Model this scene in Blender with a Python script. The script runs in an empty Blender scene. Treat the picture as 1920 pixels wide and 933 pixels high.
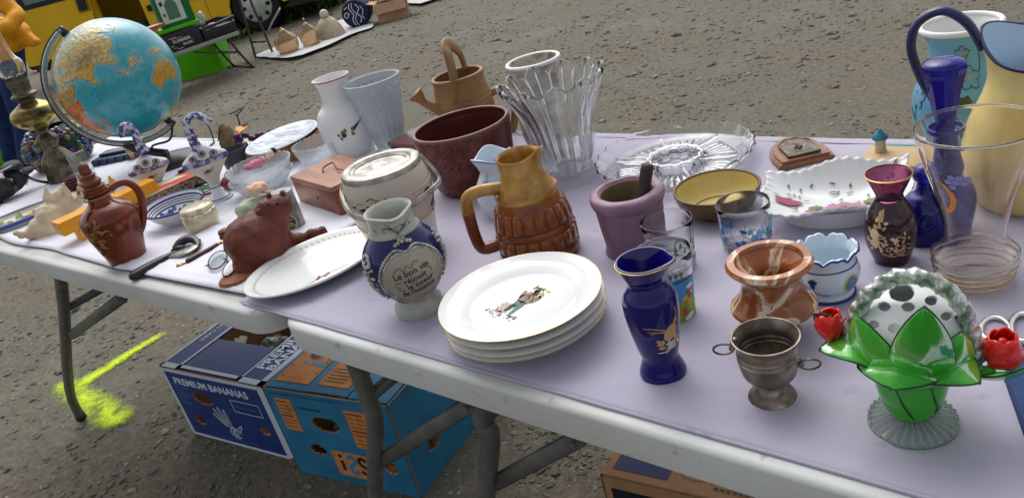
import bpy, bmesh, math, random
import numpy as np
from mathutils import Vector, Matrix, noise
random.seed(7)
S = bpy.context.scene
COL = S.collection
R_ = math.radians
PI = math.pi
# ------------------------------------------------------------------ camera
FX, ROLL, PITCH, YAW = 1504.67, R_(15.12), R_(25.35), R_(-45.33)
CZ = 1.2818           # eye height over the ground
TZ = 0.745            # top of the cloths on the tables
_f = Vector((0, math.cos(PITCH), -math.sin(PITCH))); _r = Vector((1, 0, 0)); _d = _f.cross(_r)
_R = math.cos(ROLL)*_r + math.sin(ROLL)*_d; _D = -math.sin(ROLL)*_r + math.cos(ROLL)*_d
_Z = Matrix.Rotation(-YAW, 3, 'Z')
CR, CD, CF = _Z @ _R, _Z @ _D, _Z @ _f
CAM = Vector((0, 0, CZ))
cd = bpy.data.cameras.new('camera'); cam = bpy.data.objects.new('camera', cd); COL.objects.link(cam)
cd.sensor_width = 36; cd.lens = FX/1920*36; cd.clip_start = .02; cd.clip_end = 2000
cam.matrix_world = Matrix(((CR.x, -CD.x, -CF.x, 0), (CR.y, -CD.y, -CF.y, 0), (CR.z, -CD.z, -CF.z, CZ), (0, 0, 0, 1)))
S.camera = cam
S.render.resolution_x, S.render.resolution_y = 1024, 497
# ------------------------------------------------------------------ light
SUN_EL, SUN_AZ = R_(55), R_(312)
w = bpy.data.worlds.new('World'); S.world = w; w.use_nodes = True
nt = w.node_tree; bg = nt.nodes['Background']
sky = nt.nodes.new('ShaderNodeTexSky'); sky.sky_type = 'NISHITA'; sky.sun_disc = False
sky.sun_elevation = SUN_EL; sky.sun_rotation = SUN_AZ; sky.dust_density = 4; sky.ozone_density = 1
hs = nt.nodes.new('ShaderNodeHueSaturation'); hs.inputs['Saturation'].default_value = .22
nt.links.new(sky.outputs[0], hs.inputs['Color']); nt.links.new(hs.outputs[0], bg.inputs['Color'])
bg.inputs['Strength'].default_value = .15
sd = bpy.data.lights.new('sun', 'SUN'); sd.energy = .85; sd.angle = R_(60); sd.color = (1, .97, .93)
sun = bpy.data.objects.new('sun', sd); COL.objects.link(sun)
_sv = Vector((math.sin(SUN_AZ)*math.cos(SUN_EL), math.cos(SUN_AZ)*math.cos(SUN_EL), math.sin(SUN_EL)))
sun.rotation_euler = _sv.to_track_quat('Z', 'Y').to_euler(); sun.location = (0, 0, 6)
S.view_settings.view_transform = 'Standard'; S.view_settings.look = 'None'; S.view_settings.gamma = 1
S.view_settings.exposure = 0.32
S.render.engine = 'CYCLES'
S.cycles.max_bounces = 14; S.cycles.transmission_bounces = 14; S.cycles.transparent_max_bounces = 16
S.cycles.diffuse_bounces = 4; S.cycles.glossy_bounces = 5; S.cycles.use_denoising = True
# ------------------------------------------------------------------ measuring: where a sight line of the photograph meets the place
def ray(x, y): return (CR*((x-960)/FX) + CD*((y-466.5)/FX) + CF)
def W(x, y, z=None):
    if z is None: z = TZ
    d = ray(x, y); return CAM + d*((z-CZ)/d.z)
def onW(x, y, wy): d = ray(x, y); return CAM + d*(wy/d.y)
def pj(P): q = P-CAM; k = FX/q.dot(CF); return Vector((960+k*q.dot(CR), 466.5+k*q.dot(CD)))
def VPt(x, y, base, dd=0):          # on the upright plane through base that faces the viewer, dd metres behind it
    n = Vector((base.x, base.y, 0)).normalized(); d = ray(x, y)
    return CAM + d*(((base-CAM).dot(n)+dd)/d.dot(n))
def H(P, pts): return [VPt(p[0], p[1], P, p[2] if len(p) > 2 else 0)-P for p in pts]
def zsolve(P, q):
    a, b = -.3, 1.6
    ax = (pj(P+Vector((0, 0, .05)))-pj(P)).normalized()
    for _ in range(40):
        m = (a+b)/2
        if (pj(P+Vector((0, 0, m)))-q).dot(ax) > 0: b = m
        else: a = m
    return (a+b)/2
def face_dir(P): return math.atan2(-P.y, -P.x)
def pxm(P):                          # photo pixels per metre, sideways, at P
    u = Vector((P.y, -P.x, 0)).normalized()*.01
    return (pj(P+u)-pj(P-u)).length/.02
def measure(B, T, pts, z=None):      # base and rim centres, half widths along the axis -> place and profile in metres
    B, T = Vector(B), Vector(T); P = W(B.x, B.y, z); h = zsolve(P, T)
    ax = (pj(P+Vector((0, 0, h)))-pj(P)).normalized(); e = T-pj(P+Vector((0, 0, h))); e -= ax*e.dot(ax)
    B2 = B+e*.5; P = W(B2.x, B2.y, z); T2 = T-e*.5; h = zsolve(P, T2); prof = []
    for t, hw in pts:
        q = B2+(T2-B2)*t; zz = zsolve(P, q) if t > 0 else 0
        prof.append((hw/pxm(P+Vector((0, 0, zz))), zz))
    return P, prof
# ------------------------------------------------------------------ objects
def link(o, parent=None):
    COL.objects.link(o)
    if parent is not None: o.parent = parent
    return o
def tag(o, label=None, cat=None, group=None, kind=None):
    if label: o['label'] = label
    if cat: o['category'] = cat
    if group: o['group'] = group
    if kind: o['kind'] = kind
    return o
def thing(name, label, cat, loc=(0, 0, 0), rz=0, group=None):
    o = bpy.data.objects.new(name, None); COL.objects.link(o); o.empty_display_size = .02
    o.location = loc; o.rotation_euler = (0, 0, rz); return tag(o, label, cat, group)
def mesh(name, V, F, m, parent=None, smooth=True, fm=None, loc=None):
    me = bpy.data.meshes.new(name); me.from_pydata([tuple(v) for v in V], [], F); me.validate()
    for x in (m if isinstance(m, (list, tuple)) else [m]): me.materials.append(x)
    if smooth: me.polygons.foreach_set('use_smooth', [True]*len(me.polygons))
    if fm and len(fm) == len(me.polygons): me.polygons.foreach_set('material_index', fm)
    me.update(); o = bpy.data.objects.new(name, me); link(o, parent)
    if loc is not None: o.location = loc
    return o
def sharp(o, ang=40):
    o.data.set_sharp_from_angle(angle=R_(ang)); return o
def cr(p, n=5, closed=False):        # Catmull-Rom through the points
    P = [np.array(q, float) for q in p]; out = []; N = len(P)
    for i in range(N if closed else N-1):
        if closed: a, b, c, d = P[i-1], P[i], P[(i+1) % N], P[(i+2) % N]
        else: a, b, c, d = P[max(i-1, 0)], P[i], P[i+1], P[min(i+2, N-1)]
        for k in range(n):
            t = k/n; out.append(.5*(2*b+(c-a)*t+(2*a-5*b+4*c-d)*t*t+(3*b-a-3*c+d)*t**3))
    if not closed: out.append(P[-1])
    return [tuple(float(x) for x in q) for q in out]
def lathe(name, prof, m, parent, seg=56, warp=None, fmf=None, smooth=True, loc=None, ang=50):
    V, F, fm = [], [], []; rings = []
    for i, (r, z) in enumerate(prof):
        if abs(r) < 1e-5: rings.append([len(V)]); V.append((0, 0, z))
        else:
            rings.append(list(range(len(V), len(V)+seg)))
            V += [(r*math.cos(2*PI*k/seg), r*math.sin(2*PI*k/seg), z) for k in range(seg)]
    for i in range(len(rings)-1):
        a, b = rings[i], rings[i+1]
        for k in range(seg):
            j = (k+1) % seg
            if len(a) == 1 and len(b) == 1: continue
            if len(a) == 1: F.append((a[0], b[j], b[k]))
            elif len(b) == 1: F.append((a[k], a[j], b[0]))
            else: F.append((a[k], a[j], b[j], b[k]))
            fm.append(fmf(i, k/seg*2*PI) if fmf else 0)
    if warp: V = [warp(*v) for v in V]
    o = mesh(name, V, F, m, parent, smooth, fm, loc)
    if smooth: sharp(o, ang)
    return o
def walls(outer, th, floor=.004, n=5, sm=True, lip=True):   # closed vessel section with real thickness
    o = cr(outer, n) if sm else list(outer); z0 = o[0][1]
    inner = [(max(r-th, .0015), z) for r, z in reversed(o) if z > z0+floor+th*.5]
    top = [(o[-1][0]-th*.15, o[-1][1]+th*.35), (o[-1][0]-th*.85, o[-1][1]+th*.35)] if lip else []
    return [(0, z0)]+[(o[0][0]*.96, z0)]+o+top+inner+[(inner[-1][0]*.9, z0+floor), (0, z0+floor)]
def frames(P, up=None):
    P = [Vector(p) for p in P]; T = []
    for i in range(len(P)):
        T.append((P[min(i+1, len(P)-1)]-P[max(i-1, 0)]).normalized())
    u = Vector(up) if up else (Vector((0, 0, 1)) if abs(T[0].z) < .9 else Vector((1, 0, 0)))
    n = (u-T[0]*u.dot(T[0])).normalized(); out = []
    for t in T:
        n = (n-t*n.dot(t)); n = n.normalized() if n.length > 1e-6 else Vector((1, 0, 0)); out.append((n.copy(), t.cross(n)))
    return P, out
def tube(name, pts, r, m, parent=None, seg=10, n=5, sm=True, flat=(1, 1), up=None, closed=False, loc=None, twist=0):
    rr = r if isinstance(r, (list, tuple)) else [r]*len(pts)
    q = [tuple(p)+(x,) for p, x in zip(pts, rr)]
    if sm: q = cr(q, n, closed)
    P, fr = frames([a[:3] for a in q], up); V, F = [], []
    for i, (p, (a, b)) in enumerate(zip(P, fr)):
        for k in range(seg):
            t = 2*PI*k/seg+twist*i; c, s = math.cos(t), math.sin(t)
            V.append(p+(a*c*flat[0]+b*s*flat[1])*q[i][3])
    N = len(P)
    for i in range(N if closed else N-1):
        for k in range(seg):
            j = (k+1) % seg; i2 = (i+1) % N
            F.append((i*seg+k, i*seg+j, i2*seg+j, i2*seg+k))
    if not closed: F.append(tuple(reversed(range(seg)))); F.append(tuple(range((N-1)*seg, N*seg)))
    return mesh(name, V, F, m, parent, True, None, loc) if loc is None or parent else mesh(name, V, F, m, None, True, None, loc)
def box(name, x0, x1, y0, y1, z0, z1, m, parent=None, bev=0, loc=None, rz=0, seg=2, taper=0):
    bm = bmesh.new(); vs = []
    for z in (z0, z1):
        k = taper if z == z0 else 0
        for x, y in ((x0+k, y0+k), (x1-k, y0+k), (x1-k, y1-k), (x0+k, y1-k)): vs.append(bm.verts.new((x, y, z)))
    for f in ((3, 2, 1, 0), (4, 5, 6, 7), (0, 1, 5, 4), (1, 2, 6, 5), (2, 3, 7, 6), (3, 0, 4, 7)): bm.faces.new([vs[i] for i in f])
    if bev: bmesh.ops.bevel(bm, geom=bm.edges[:], offset=bev, segments=seg, affect='EDGES', profile=.6)
    me = bpy.data.meshes.new(name); bm.to_mesh(me); bm.free(); me.materials.append(m)
    o = bpy.data.objects.new(name, me); link(o, parent)
    if bev: me.polygons.foreach_set('use_smooth', [True]*len(me.polygons)); sharp(o, 35)
    if loc is not None: o.location = loc
    if rz: o.rotation_euler.z = rz
    return o
def prism(name, poly, z0, z1, m, parent=None, bev=0, fn=None, loc=None):  # outline in x,y raised from z0 to z1
    bm = bmesh.new(); a = [bm.verts.new((x, y, z0)) for x, y in poly]; b = [bm.verts.new((x, y, z1)) for x, y in poly]
    bm.faces.new(list(reversed(a))); bm.faces.new(b); n = len(poly)
    for i in range(n): bm.faces.new((a[i], a[(i+1) % n], b[(i+1) % n], b[i]))
    bmesh.ops.recalc_face_normals(bm, faces=bm.faces[:])
    if bev: bmesh.ops.bevel(bm, geom=[e for e in bm.edges if e.calc_face_angle(0) > .6], offset=bev, segments=2, affect='EDGES')
    if fn:
        for v in bm.verts: v.co = fn(v.co)
    me = bpy.data.meshes.new(name); bm.to_mesh(me); bm.free(); me.materials.append(m)
    o = bpy.data.objects.new(name, me); link(o, parent); me.polygons.foreach_set('use_smooth', [True]*len(me.polygons)); sharp(o, 30)
    if loc is not None: o.location = loc
    return o
def blob(name, balls, m, parent=None, vox=.004, smooth=4, disp=0, dscale=30, loc=None, dec=0):
    # one continuous skin over many overlapping rounded masses: (centre, radius) or (centre, (rx,ry,rz), rotation)
    bm = bmesh.new()
    for b in balls:
        c = Vector(b[0]); r = b[1]; r = (r, r, r) if not isinstance(r, (tuple, list)) else r
        M = Matrix.Translation(c) @ (b[2].to_matrix().to_4x4() if len(b) > 2 else Matrix.Identity(4)) @ Matrix.Diagonal((*r, 1))
        bmesh.ops.create_icosphere(bm, subdivisions=2, radius=1, matrix=M)
    me = bpy.data.meshes.new(name+'_raw'); bm.to_mesh(me); bm.free(); o = bpy.data.objects.new(name, me); COL.objects.link(o)
    md = o.modifiers.new('r', 'REMESH'); md.mode = 'VOXEL'; md.voxel_size = vox
    if smooth: s = o.modifiers.new('s', 'SMOOTH'); s.iterations = smooth; s.factor = .6
    if dec: d = o.modifiers.new('d', 'DECIMATE'); d.ratio = dec
    dg = bpy.context.evaluated_depsgraph_get(); me2 = bpy.data.meshes.new_from_object(o.evaluated_get(dg)); o.modifiers.clear(); o.data = me2
    me2.name = name; bpy.data.meshes.remove(me)
    if disp:
        for v in me2.vertices:
            p = v.co*dscale; v.co += v.normal*disp*noise.noise(p)
    me2.materials.clear(); me2.materials.append(m); me2.polygons.foreach_set('use_smooth', [True]*len(me2.polygons)); me2.update()
    if parent is not None: o.parent = parent
    if loc is not None: o.location = loc
    return o
def chain(pts, n=5):                 # balls along a tapering limb: (x,y,z,r)
    return [((q[0], q[1], q[2]), q[3]) for q in cr(pts, n)]
# ------------------------------------------------------------------ flat print: 2-D outlines laid on a surface
def s_ell(cx, cy, rx, ry, rot=0, n=20, rings=1, power=1):
    V, F = [(cx, cy)], []; c, s = math.cos(rot), math.sin(rot)
    for j in range(1, rings+1):
        for k in range(n):
            t = 2*PI*k/n; x, y = rx*math.cos(t)*j/rings, ry*math.sin(t)*j/rings; V.append((cx+x*c-y*s, cy+x*s+y*c))
    for k in range(n):
        F.append((0, 1+k, 1+(k+1) % n))
        for j in range(rings-1): F.append((1+j*n+k, 1+(j+1)*n+k, 1+(j+1)*n+(k+1) % n, 1+j*n+(k+1) % n))
    return V, F
def s_line(pts, wd, n=4, closed=False):
    P = cr(pts, n, closed) if n > 1 else list(pts); V, F = [], []; N = len(P)
    for i, p in enumerate(P):
        a = P[i-1] if (i or closed) else P[0]; b = P[(i+1) % N] if (i < N-1 or closed) else P[-1]
        dx, dy = b[0]-a[0], b[1]-a[1]; L = math.hypot(dx, dy) or 1; ww = wd[i*len(wd)//N] if isinstance(wd, (list, tuple)) else wd
        V += [(p[0]-dy/L*ww/2, p[1]+dx/L*ww/2), (p[0]+dy/L*ww/2, p[1]-dx/L*ww/2)]
    for i in range(N if closed else N-1): j = (i+1) % N; F.append((2*i, 2*i+1, 2*j+1, 2*j))
    return V, F
def s_poly(pts): return list(pts), [tuple(range(len(pts)))]
def s_rect(x0, x1, y0, y1, nx=1, ny=1):
    V = [(x0+(x1-x0)*i/nx, y0+(y1-y0)*j/ny) for j in range(ny+1) for i in range(nx+1)]
    return V, [(j*(nx+1)+i, j*(nx+1)+i+1, (j+1)*(nx+1)+i+1, (j+1)*(nx+1)+i) for j in range(ny) for i in range(nx)]
def s_petal(cx, cy, L, wd, rot): 
    c, s = math.cos(rot), math.sin(rot); q = [(0, 0), (L*.3, wd*.4), (L*.65, wd*.5), (L, 0), (L*.65, -wd*.5), (L*.3, -wd*.4)]
    return [(cx+x*c-y*s, cy+x*s+y*c) for x, y in q], [(0, 5, 4, 3, 2, 1)]
def s_text(txt, size, x=0, y=0, rot=0, sx=1, shear=0, align='CENTER', bold=0):
    cu = bpy.data.curves.new('t', 'FONT'); cu.body = txt; cu.size = size; cu.align_x = align; cu.resolution_u = 2; cu.shear = shear; cu.offset = bold
    o = bpy.data.objects.new('t', cu); COL.objects.link(o); dg = bpy.context.evaluated_depsgraph_get()
    me = bpy.data.meshes.new_from_object(o.evaluated_get(dg)); c, s = math.cos(rot), math.sin(rot)
    V = [(x+v.co.x*sx*c-v.co.y*s, y+v.co.x*sx*s+v.co.y*c) for v in me.vertices]; F = [tuple(p.vertices) for p in me.polygons]
    bpy.data.objects.remove(o); bpy.data.curves.remove(cu); bpy.data.meshes.remove(me); return V, F
def s_join(*sh):
    V, F = [], []
    for v, f in sh: k = len(V); V += v; F += [tuple(i+k for i in g) for g in f]
    return V, F
def decal(name, shapes, fn, m, parent, split=False):
    if split: return [decal(name, s, fn, m, parent) for s in shapes]
    V, F = s_join(*shapes) if isinstance(shapes, list) else shapes
    return mesh(name, [fn(x, y) for x, y in V], F, m, parent, False)
def on_lathe(prof, th0, z0, off=.0004):
    z_ = [p[1] for p in prof]; r_ = [p[0] for p in prof]
    def fn(x, y):
        z = z0+y; r = float(np.interp(z, z_, r_)); rm = float(np.interp(z0, z_, r_)); t = th0+x/rm
        dr = (np.interp(z+.001, z_, r_)-np.interp(z-.001, z_, r_))/.002; k = 1/math.sqrt(1+dr*dr)
        return ((r+off*k)*math.cos(t), (r+off*k)*math.sin(t), z-off*dr*k)
    return fn
def on_plane(o, x, y, off=.0006):
    o, x, y = Vector(o), Vector(x).normalized(), Vector(y).normalized(); n = x.cross(y)
    return lambda a, b: o+x*a+y*b+n*off
# ------------------------------------------------------------------ materials
def mat(name, col, rough=.5, metal=0, trans=0, ior=1.45, coat=0, col2=None, scale=10, detail=4, lo=.4, hi=.6, bump=0, bscale=60,
        tex='noise', stretch=(1, 1, 1), sss=0, alpha=1, dist=0, bdist=.002, rough2=None, col3=None, scale3=40, lo3=.55, hi3=.6):
    m = bpy.data.materials.new(name); m.use_nodes = True; t = m.node_tree; b = t.nodes['Principled BSDF']; L = t.links.new
    c = (*col, 1); b.inputs['Base Color'].default_value = c; b.inputs['Roughness'].default_value = rough; b.inputs['Metallic'].default_value = metal
    b.inputs['Transmission Weight'].default_value = trans; b.inputs['IOR'].default_value = ior; b.inputs['Coat Weight'].default_value = coat*.35; b.inputs['Specular IOR Level'].default_value = .5 if trans else .36
    b.inputs['Coat Roughness'].default_value = .04; b.inputs['Alpha'].default_value = alpha
    if sss: b.inputs['Subsurface Weight'].default_value = sss; b.inputs['Subsurface Radius'].default_value = (.02, .015, .01); b.inputs['Subsurface Scale'].default_value = .3
    if col2 or bump or col3:
        tc = t.nodes.new('ShaderNodeTexCoord'); mp = t.nodes.new('ShaderNodeMapping'); mp.inputs['Scale'].default_value = stretch; L(tc.outputs['Object'], mp.inputs[0])
    def tx(kind, sc, det):
        if kind == 'wave': n = t.nodes.new('ShaderNodeTexWave'); n.inputs['Distortion'].default_value = dist; n.inputs['Detail'].default_value = det; n.inputs['Detail Scale'].default_value = 1.5; out = 'Fac'
        elif kind == 'voronoi': n = t.nodes.new('ShaderNodeTexVoronoi'); out = 'Distance'
        else: n = t.nodes.new('ShaderNodeTexNoise'); n.inputs['Detail'].default_value = det; out = 'Fac'; n.inputs['Distortion'].default_value = dist
        n.inputs['Scale'].default_value = sc; L(mp.outputs[0], n.inputs['Vector']); return n.outputs[out]
    cur = None
    if col2:
        r = t.nodes.new('ShaderNodeValToRGB'); r.color_ramp.elements[0].position = lo; r.color_ramp.elements[1].position = hi
        r.color_ramp.elements[0].color = c; r.color_ramp.elements[1].color = (*col2, 1); L(tx(tex, scale, detail), r.inputs[0]); cur = r.outputs[0]
        if rough2 is not None:
            mr = t.nodes.new('ShaderNodeMapRange'); mr.inputs['From Min'].default_value = lo; mr.inputs['From Max'].default_value = hi
            mr.inputs['To Min'].default_value = rough; mr.inputs['To Max'].default_value = rough2; L(tx(tex, scale, detail), mr.inputs[0]); L(mr.outputs[0], b.inputs['Roughness'])
    if col3:
        r = t.nodes.new('ShaderNodeValToRGB'); r.color_ramp.elements[0].position = lo3; r.color_ramp.elements[1].position = hi3
        r.color_ramp.elements[0].color = (0, 0, 0, 1); r.color_ramp.elements[1].color = (1, 1, 1, 1); L(tx('noise', scale3, 3), r.inputs[0])
        mx = t.nodes.new('ShaderNodeMix'); mx.data_type = 'RGBA'; L(r.outputs[0], mx.inputs['Factor'])
        if cur: L(cur, mx.inputs['A'])
        else: mx.inputs['A'].default_value = c
        mx.inputs['B'].default_value = (*col3, 1); cur = mx.outputs['Result']
    if cur: L(cur, b.inputs['Base Color'])
    if bump:
        bp = t.nodes.new('ShaderNodeBump'); bp.inputs['Strength'].default_value = bump; bp.inputs['Distance'].default_value = bdist
        L(tx('noise', bscale, 4), bp.inputs['Height']); L(bp.outputs[0], b.inputs['Normal'])
    return m
def srgb(r, g, b): return tuple(((x/255)/12.92 if x/255 < .04045 else ((x/255+.055)/1.055)**2.4) for x in (r, g, b))
# ================================================================== materials of the place
M = {}
M['white_plastic'] = mat('white_plastic', (.56, .585, .575), .42, col2=(.5, .51, .49), scale=3, bump=.15, bscale=180, col3=(.36, .35, .31), scale3=34, lo3=.63, hi3=.74)
M['leg_grey'] = mat('leg_grey', (.1, .105, .1), .42, metal=.2, col2=(.14, .14, .135), scale=30)
M['black_rubber'] = mat('black_rubber', (.02, .02, .02), .6)
M['lavender'] = mat('lavender', (.385, .365, .46), .85, col2=(.43, .405, .495), scale=4, col3=(.32, .3, .38), scale3=26, lo3=.68, hi3=.78, bump=.25, bscale=700, bdist=.0006)
M['lav_hem'] = mat('lav_hem', (.27, .25, .34), .9)
M['white_cloth'] = mat('white_cloth', (.72, .72, .8), .85, col2=(.68, .68, .76), scale=6, bump=.2, bscale=600, bdist=.0006)
M['porcelain'] = mat('porcelain', (.76, .78, .78), .16, coat=.4)
M['porcelain_cool'] = mat('porcelain_cool', (.62, .72, .8), .15, coat=.4)
M['gold'] = mat('gold', (.72, .5, .2), .25, metal=1, col2=(.5, .34, .12), scale=60)
M['glass'] = mat('clear_glass', (.97, .985, .985), .0, trans=1, ior=1.47)
M['glass_bump'] = mat('pressed_glass', (.97, .985, .99), .02, trans=1, ior=1.45, bump=.25, bscale=160, bdist=.001)
M['black'] = mat('black_print', (.02, .02, .022), .5)
M['brass'] = mat('brass', (.62, .45, .17), .28, metal=1, col2=(.3, .2, .07), scale=35)
M['bronze'] = mat('bronze', (.17, .14, .09), .42, metal=.85, col2=(.09, .07, .05), scale=40, bump=.4, bscale=120)
M['card'] = mat('cardboard', (.36, .2, .1), .85, col2=(.4, .23, .12), scale=20, bump=.15, bscale=300)
def C(name, r, g, b, rough=.4, **k):
    key = '%s_paint' % name
    if key not in M: M[key] = mat(key, srgb(r, g, b), rough, **k)
    return M[key]
navy, gold_p, leafg, violet, pink = C('navy', 35, 45, 140, .25), C('ochre', 190, 150, 50, .3), C('leaf', 95, 120, 50), C('violet', 50, 35, 95), C('pink', 190, 90, 130)
# ================================================================== ground
def ground_mat():
    m = bpy.data.materials.new('dirt_and_gravel'); m.use_nodes = True; t = m.node_tree; b = t.nodes['Principled BSDF']; L = t.links.new; N = t.nodes.new
    tc = N('ShaderNodeTexCoord'); b.inputs['Roughness'].default_value = .95
    def no(s, d=6, r=.6): n = N('ShaderNodeTexNoise'); n.inputs['Scale'].default_value = s; n.inputs['Detail'].default_value = d; n.inputs['Roughness'].default_value = r; L(tc.outputs['Object'], n.inputs['Vector']); return n.outputs['Fac']
    def ramp(s, *e):
        r = N('ShaderNodeValToRGB'); el = r.color_ramp.elements
        while len(el) < len(e): el.new(.5)
        for q, (p, c) in zip(el, e): q.position = p; q.color = (*c, 1)
        L(s, r.inputs[0]); return r.outputs[0]
    base = ramp(no(1.3, 9, .7), (.28, (.088, .078, .055)), (.42, (.138, .113, .082)), (.5, (.118, .111, .082)), (.6, (.142, .132, .098)), (.72, (.175, .163, .126)))
    fine = ramp(no(42, 10, .82), (.34, (.5, .5, .5)), (.5, (.97, .97, .97)), (.66, (1.45, 1.43, 1.38)))
    mx = N('ShaderNodeMix'); mx.data_type = 'RGBA'; mx.blend_type = 'MULTIPLY'; mx.inputs['Factor'].default_value = 1; L(base, mx.inputs['A']); L(fine, mx.inputs['B'])
    v = N('ShaderNodeTexVoronoi'); v.inputs['Scale'].default_value = 30; L(tc.outputs['Object'], v.inputs['Vector'])
    st = ramp(v.outputs['Distance'], (.12, (1, 1, 1)), (.22, (0, 0, 0))); vm = N('ShaderNodeMath'); vm.operation = 'MULTIPLY'
    sel = ramp(no(9, 3), (.55, (0, 0, 0)), (.62, (1, 1, 1))); L(st, vm.inputs[0]); L(sel, vm.inputs[1])
    m2 = N('ShaderNodeMix'); m2.data_type = 'RGBA'; L(vm.outputs[0], m2.inputs['Factor']); L(mx.outputs['Result'], m2.inputs['A'])
    m2.inputs['B'].default_value = (.33, .31, .27, 1); L(m2.outputs['Result'], b.inputs['Base Color'])
    ad = N('ShaderNodeMath'); ad.operation = 'MULTIPLY_ADD'; L(no(26, 8, .7), ad.inputs[0]); ad.inputs[1].default_value = 1; L(vm.outputs[0], ad.inputs[2])
    bp = N('ShaderNodeBump'); bp.inputs['Strength'].default_value = .6; bp.inputs['Distance'].default_value = .013; L(ad.outputs[0], bp.inputs['Height']); L(bp.outputs[0], b.inputs['Normal'])
    return m
GM = ground_mat()
def ground():
    V, F = [], []; xs = [-160, -60, -25]+[(-14+i*.16) for i in range(100)]+[4, 12, 40, 120]; ys = [-120, -30, -6, -2]+[i*.16 for i in range(75)]+[14, 20, 40, 80, 160]
    for y in ys:
        for x in xs: V.append((x, y, .022*(noise.noise(Vector((x*.8, y*.8, 3)))-.1)+.008*noise.noise(Vector((x*4, y*4, 0))) if -14 < x < 2 and 0 < y < 12 else 0))
    n = len(xs)
    for j in range(len(ys)-1):
        for i in range(n-1): F.append((j*n+i, j*n+i+1, (j+1)*n+i+1, (j+1)*n+i))
    o = mesh('ground', V, F, GM); tag(o, kind='structure')
ground()
def gz(x, y): return .022*(noise.noise(Vector((x*.8, y*.8, 3)))-.1)+.008*noise.noise(Vector((x*4, y*4, 0)))
def stones():
    rng = random.Random(3); V, F, fm = [], [], []
    t = (1+5**.5)/2; iv = [(-1, t, 0), (1, t, 0), (-1, -t, 0), (1, -t, 0), (0, -1, t), (0, 1, t), (0, -1, -t), (0, 1, -t), (t, 0, -1), (t, 0, 1), (-t, 0, -1), (-t, 0, 1)]
    fi = [(0, 11, 5), (0, 5, 1), (0, 1, 7), (0, 7, 10), (0, 10, 11), (1, 5, 9), (5, 11, 4), (11, 10, 2), (10, 7, 6), (7, 1, 8), (3, 9, 4), (3, 4, 2), (3, 2, 6), (3, 6, 8), (3, 8, 9), (4, 9, 5), (2, 4, 11), (6, 2, 10), (8, 6, 7), (9, 8, 1)]
    a0 = math.atan2(CF.y, CF.x)
    for i in range(48000):
        d = 1.2*math.exp(rng.random()*2.35); a = a0+rng.uniform(-.85, .85); x, y = d*math.cos(a), d*math.sin(a)
        if noise.noise(Vector((x*1.3, y*1.3, 9))) < rng.uniform(-.75, .2): continue
        s = .0018*d**.6*math.exp(abs(rng.gauss(0, .6))); s = min(s, .036); k = len(V); ph = rng.random()*PI; c, q = math.cos(ph), math.sin(ph)
        sx, sy, sz = s*rng.uniform(.8, 1.6)/1.9, s*rng.uniform(.6, 1.1)/1.9, s*rng.uniform(.28, .55)/1.9; z = gz(x, y)
        for v in iv:
            e = rng.uniform(.75, 1.2); X, Y, Z = v[0]*sx*e, v[1]*sy*e, v[2]*sz*e
            V.append((x+X*c-Y*q, y+X*q+Y*c, z+Z+sz*.5))
        F += [tuple(j+k for j in f) for f in fi]; m = rng.choice((0, 0, 0, 0, 1, 2)); fm += [m]*20
    g = [mat('stone_grey', (.175, .166, .135), .9, col2=(.1, .094, .074), scale=60), mat('stone_pale', (.27, .26, .215), .9, col2=(.17, .16, .13), scale=50), mat('stone_dark', (.13, .108, .09), .9)]
    tag(mesh('gravel', V, F, g, None, False, fm), 'loose grey and brown gravel stones strewn over the dirt ground', 'gravel', kind='stuff')
stones()
def grass():
    rng = random.Random(5); V, F, fm = [], [], []; A, B, Cc = W(520, 48, 0), W(700, -12, 0), W(380, 20, 0)
    away = Vector((CF.x, CF.y, 0)).normalized(); n = 0
    for i in range(15000):
        t = rng.uniform(-.6, 2.5); p = A+(B-A)*t+away*rng.random()**1.3*5
        p += Vector((noise.noise(Vector((t*9, 0, 0)))*.3, 0, 0)); h = rng.uniform(.04, .13); a = rng.random()*2*PI; wd = rng.uniform(.008, .02)*1.3
        d = Vector((math.cos(a), math.sin(a), 0)); e = Vector((-d.y, d.x, 0)); k = len(V)
        V += [p-e*wd, p+e*wd, p+d*h*.5+e*wd*.6+Vector((0, 0, h*.8)), p+d*h*.9+Vector((0, 0, h))]; F.append((k, k+1, k+2, k+3)); fm.append(rng.choice((0, 0, 1, 2)) if rng.random() > .07 else 3)
    g = [mat('grass_mid', (.08, .14, .02), .8), mat('grass_dark', (.04, .08, .015), .8), mat('grass_light', (.15, .2, .04), .8), mat('dry_leaf', (.45, .42, .2), .8)]
    tag(mesh('grass_verge', V, F, g, None, False, fm), 'green grass and clover verge growing beside the front wheel of the van', 'grass', kind='stuff')
    g2 = mat('grass_soil', (.06, .085, .025), .95, col2=(.1, .12, .04), scale=14)
    q = [A+(B-A)*-.6, A+(B-A)*2.5, A+(B-A)*2.5+away*6, A+(B-A)*-.6+away*6]
    tag(mesh('grass_ground', [(v.x, v.y, .026) for v in q], [(0, 1, 2, 3)], g2, None, False), kind='structure')
grass()
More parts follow.
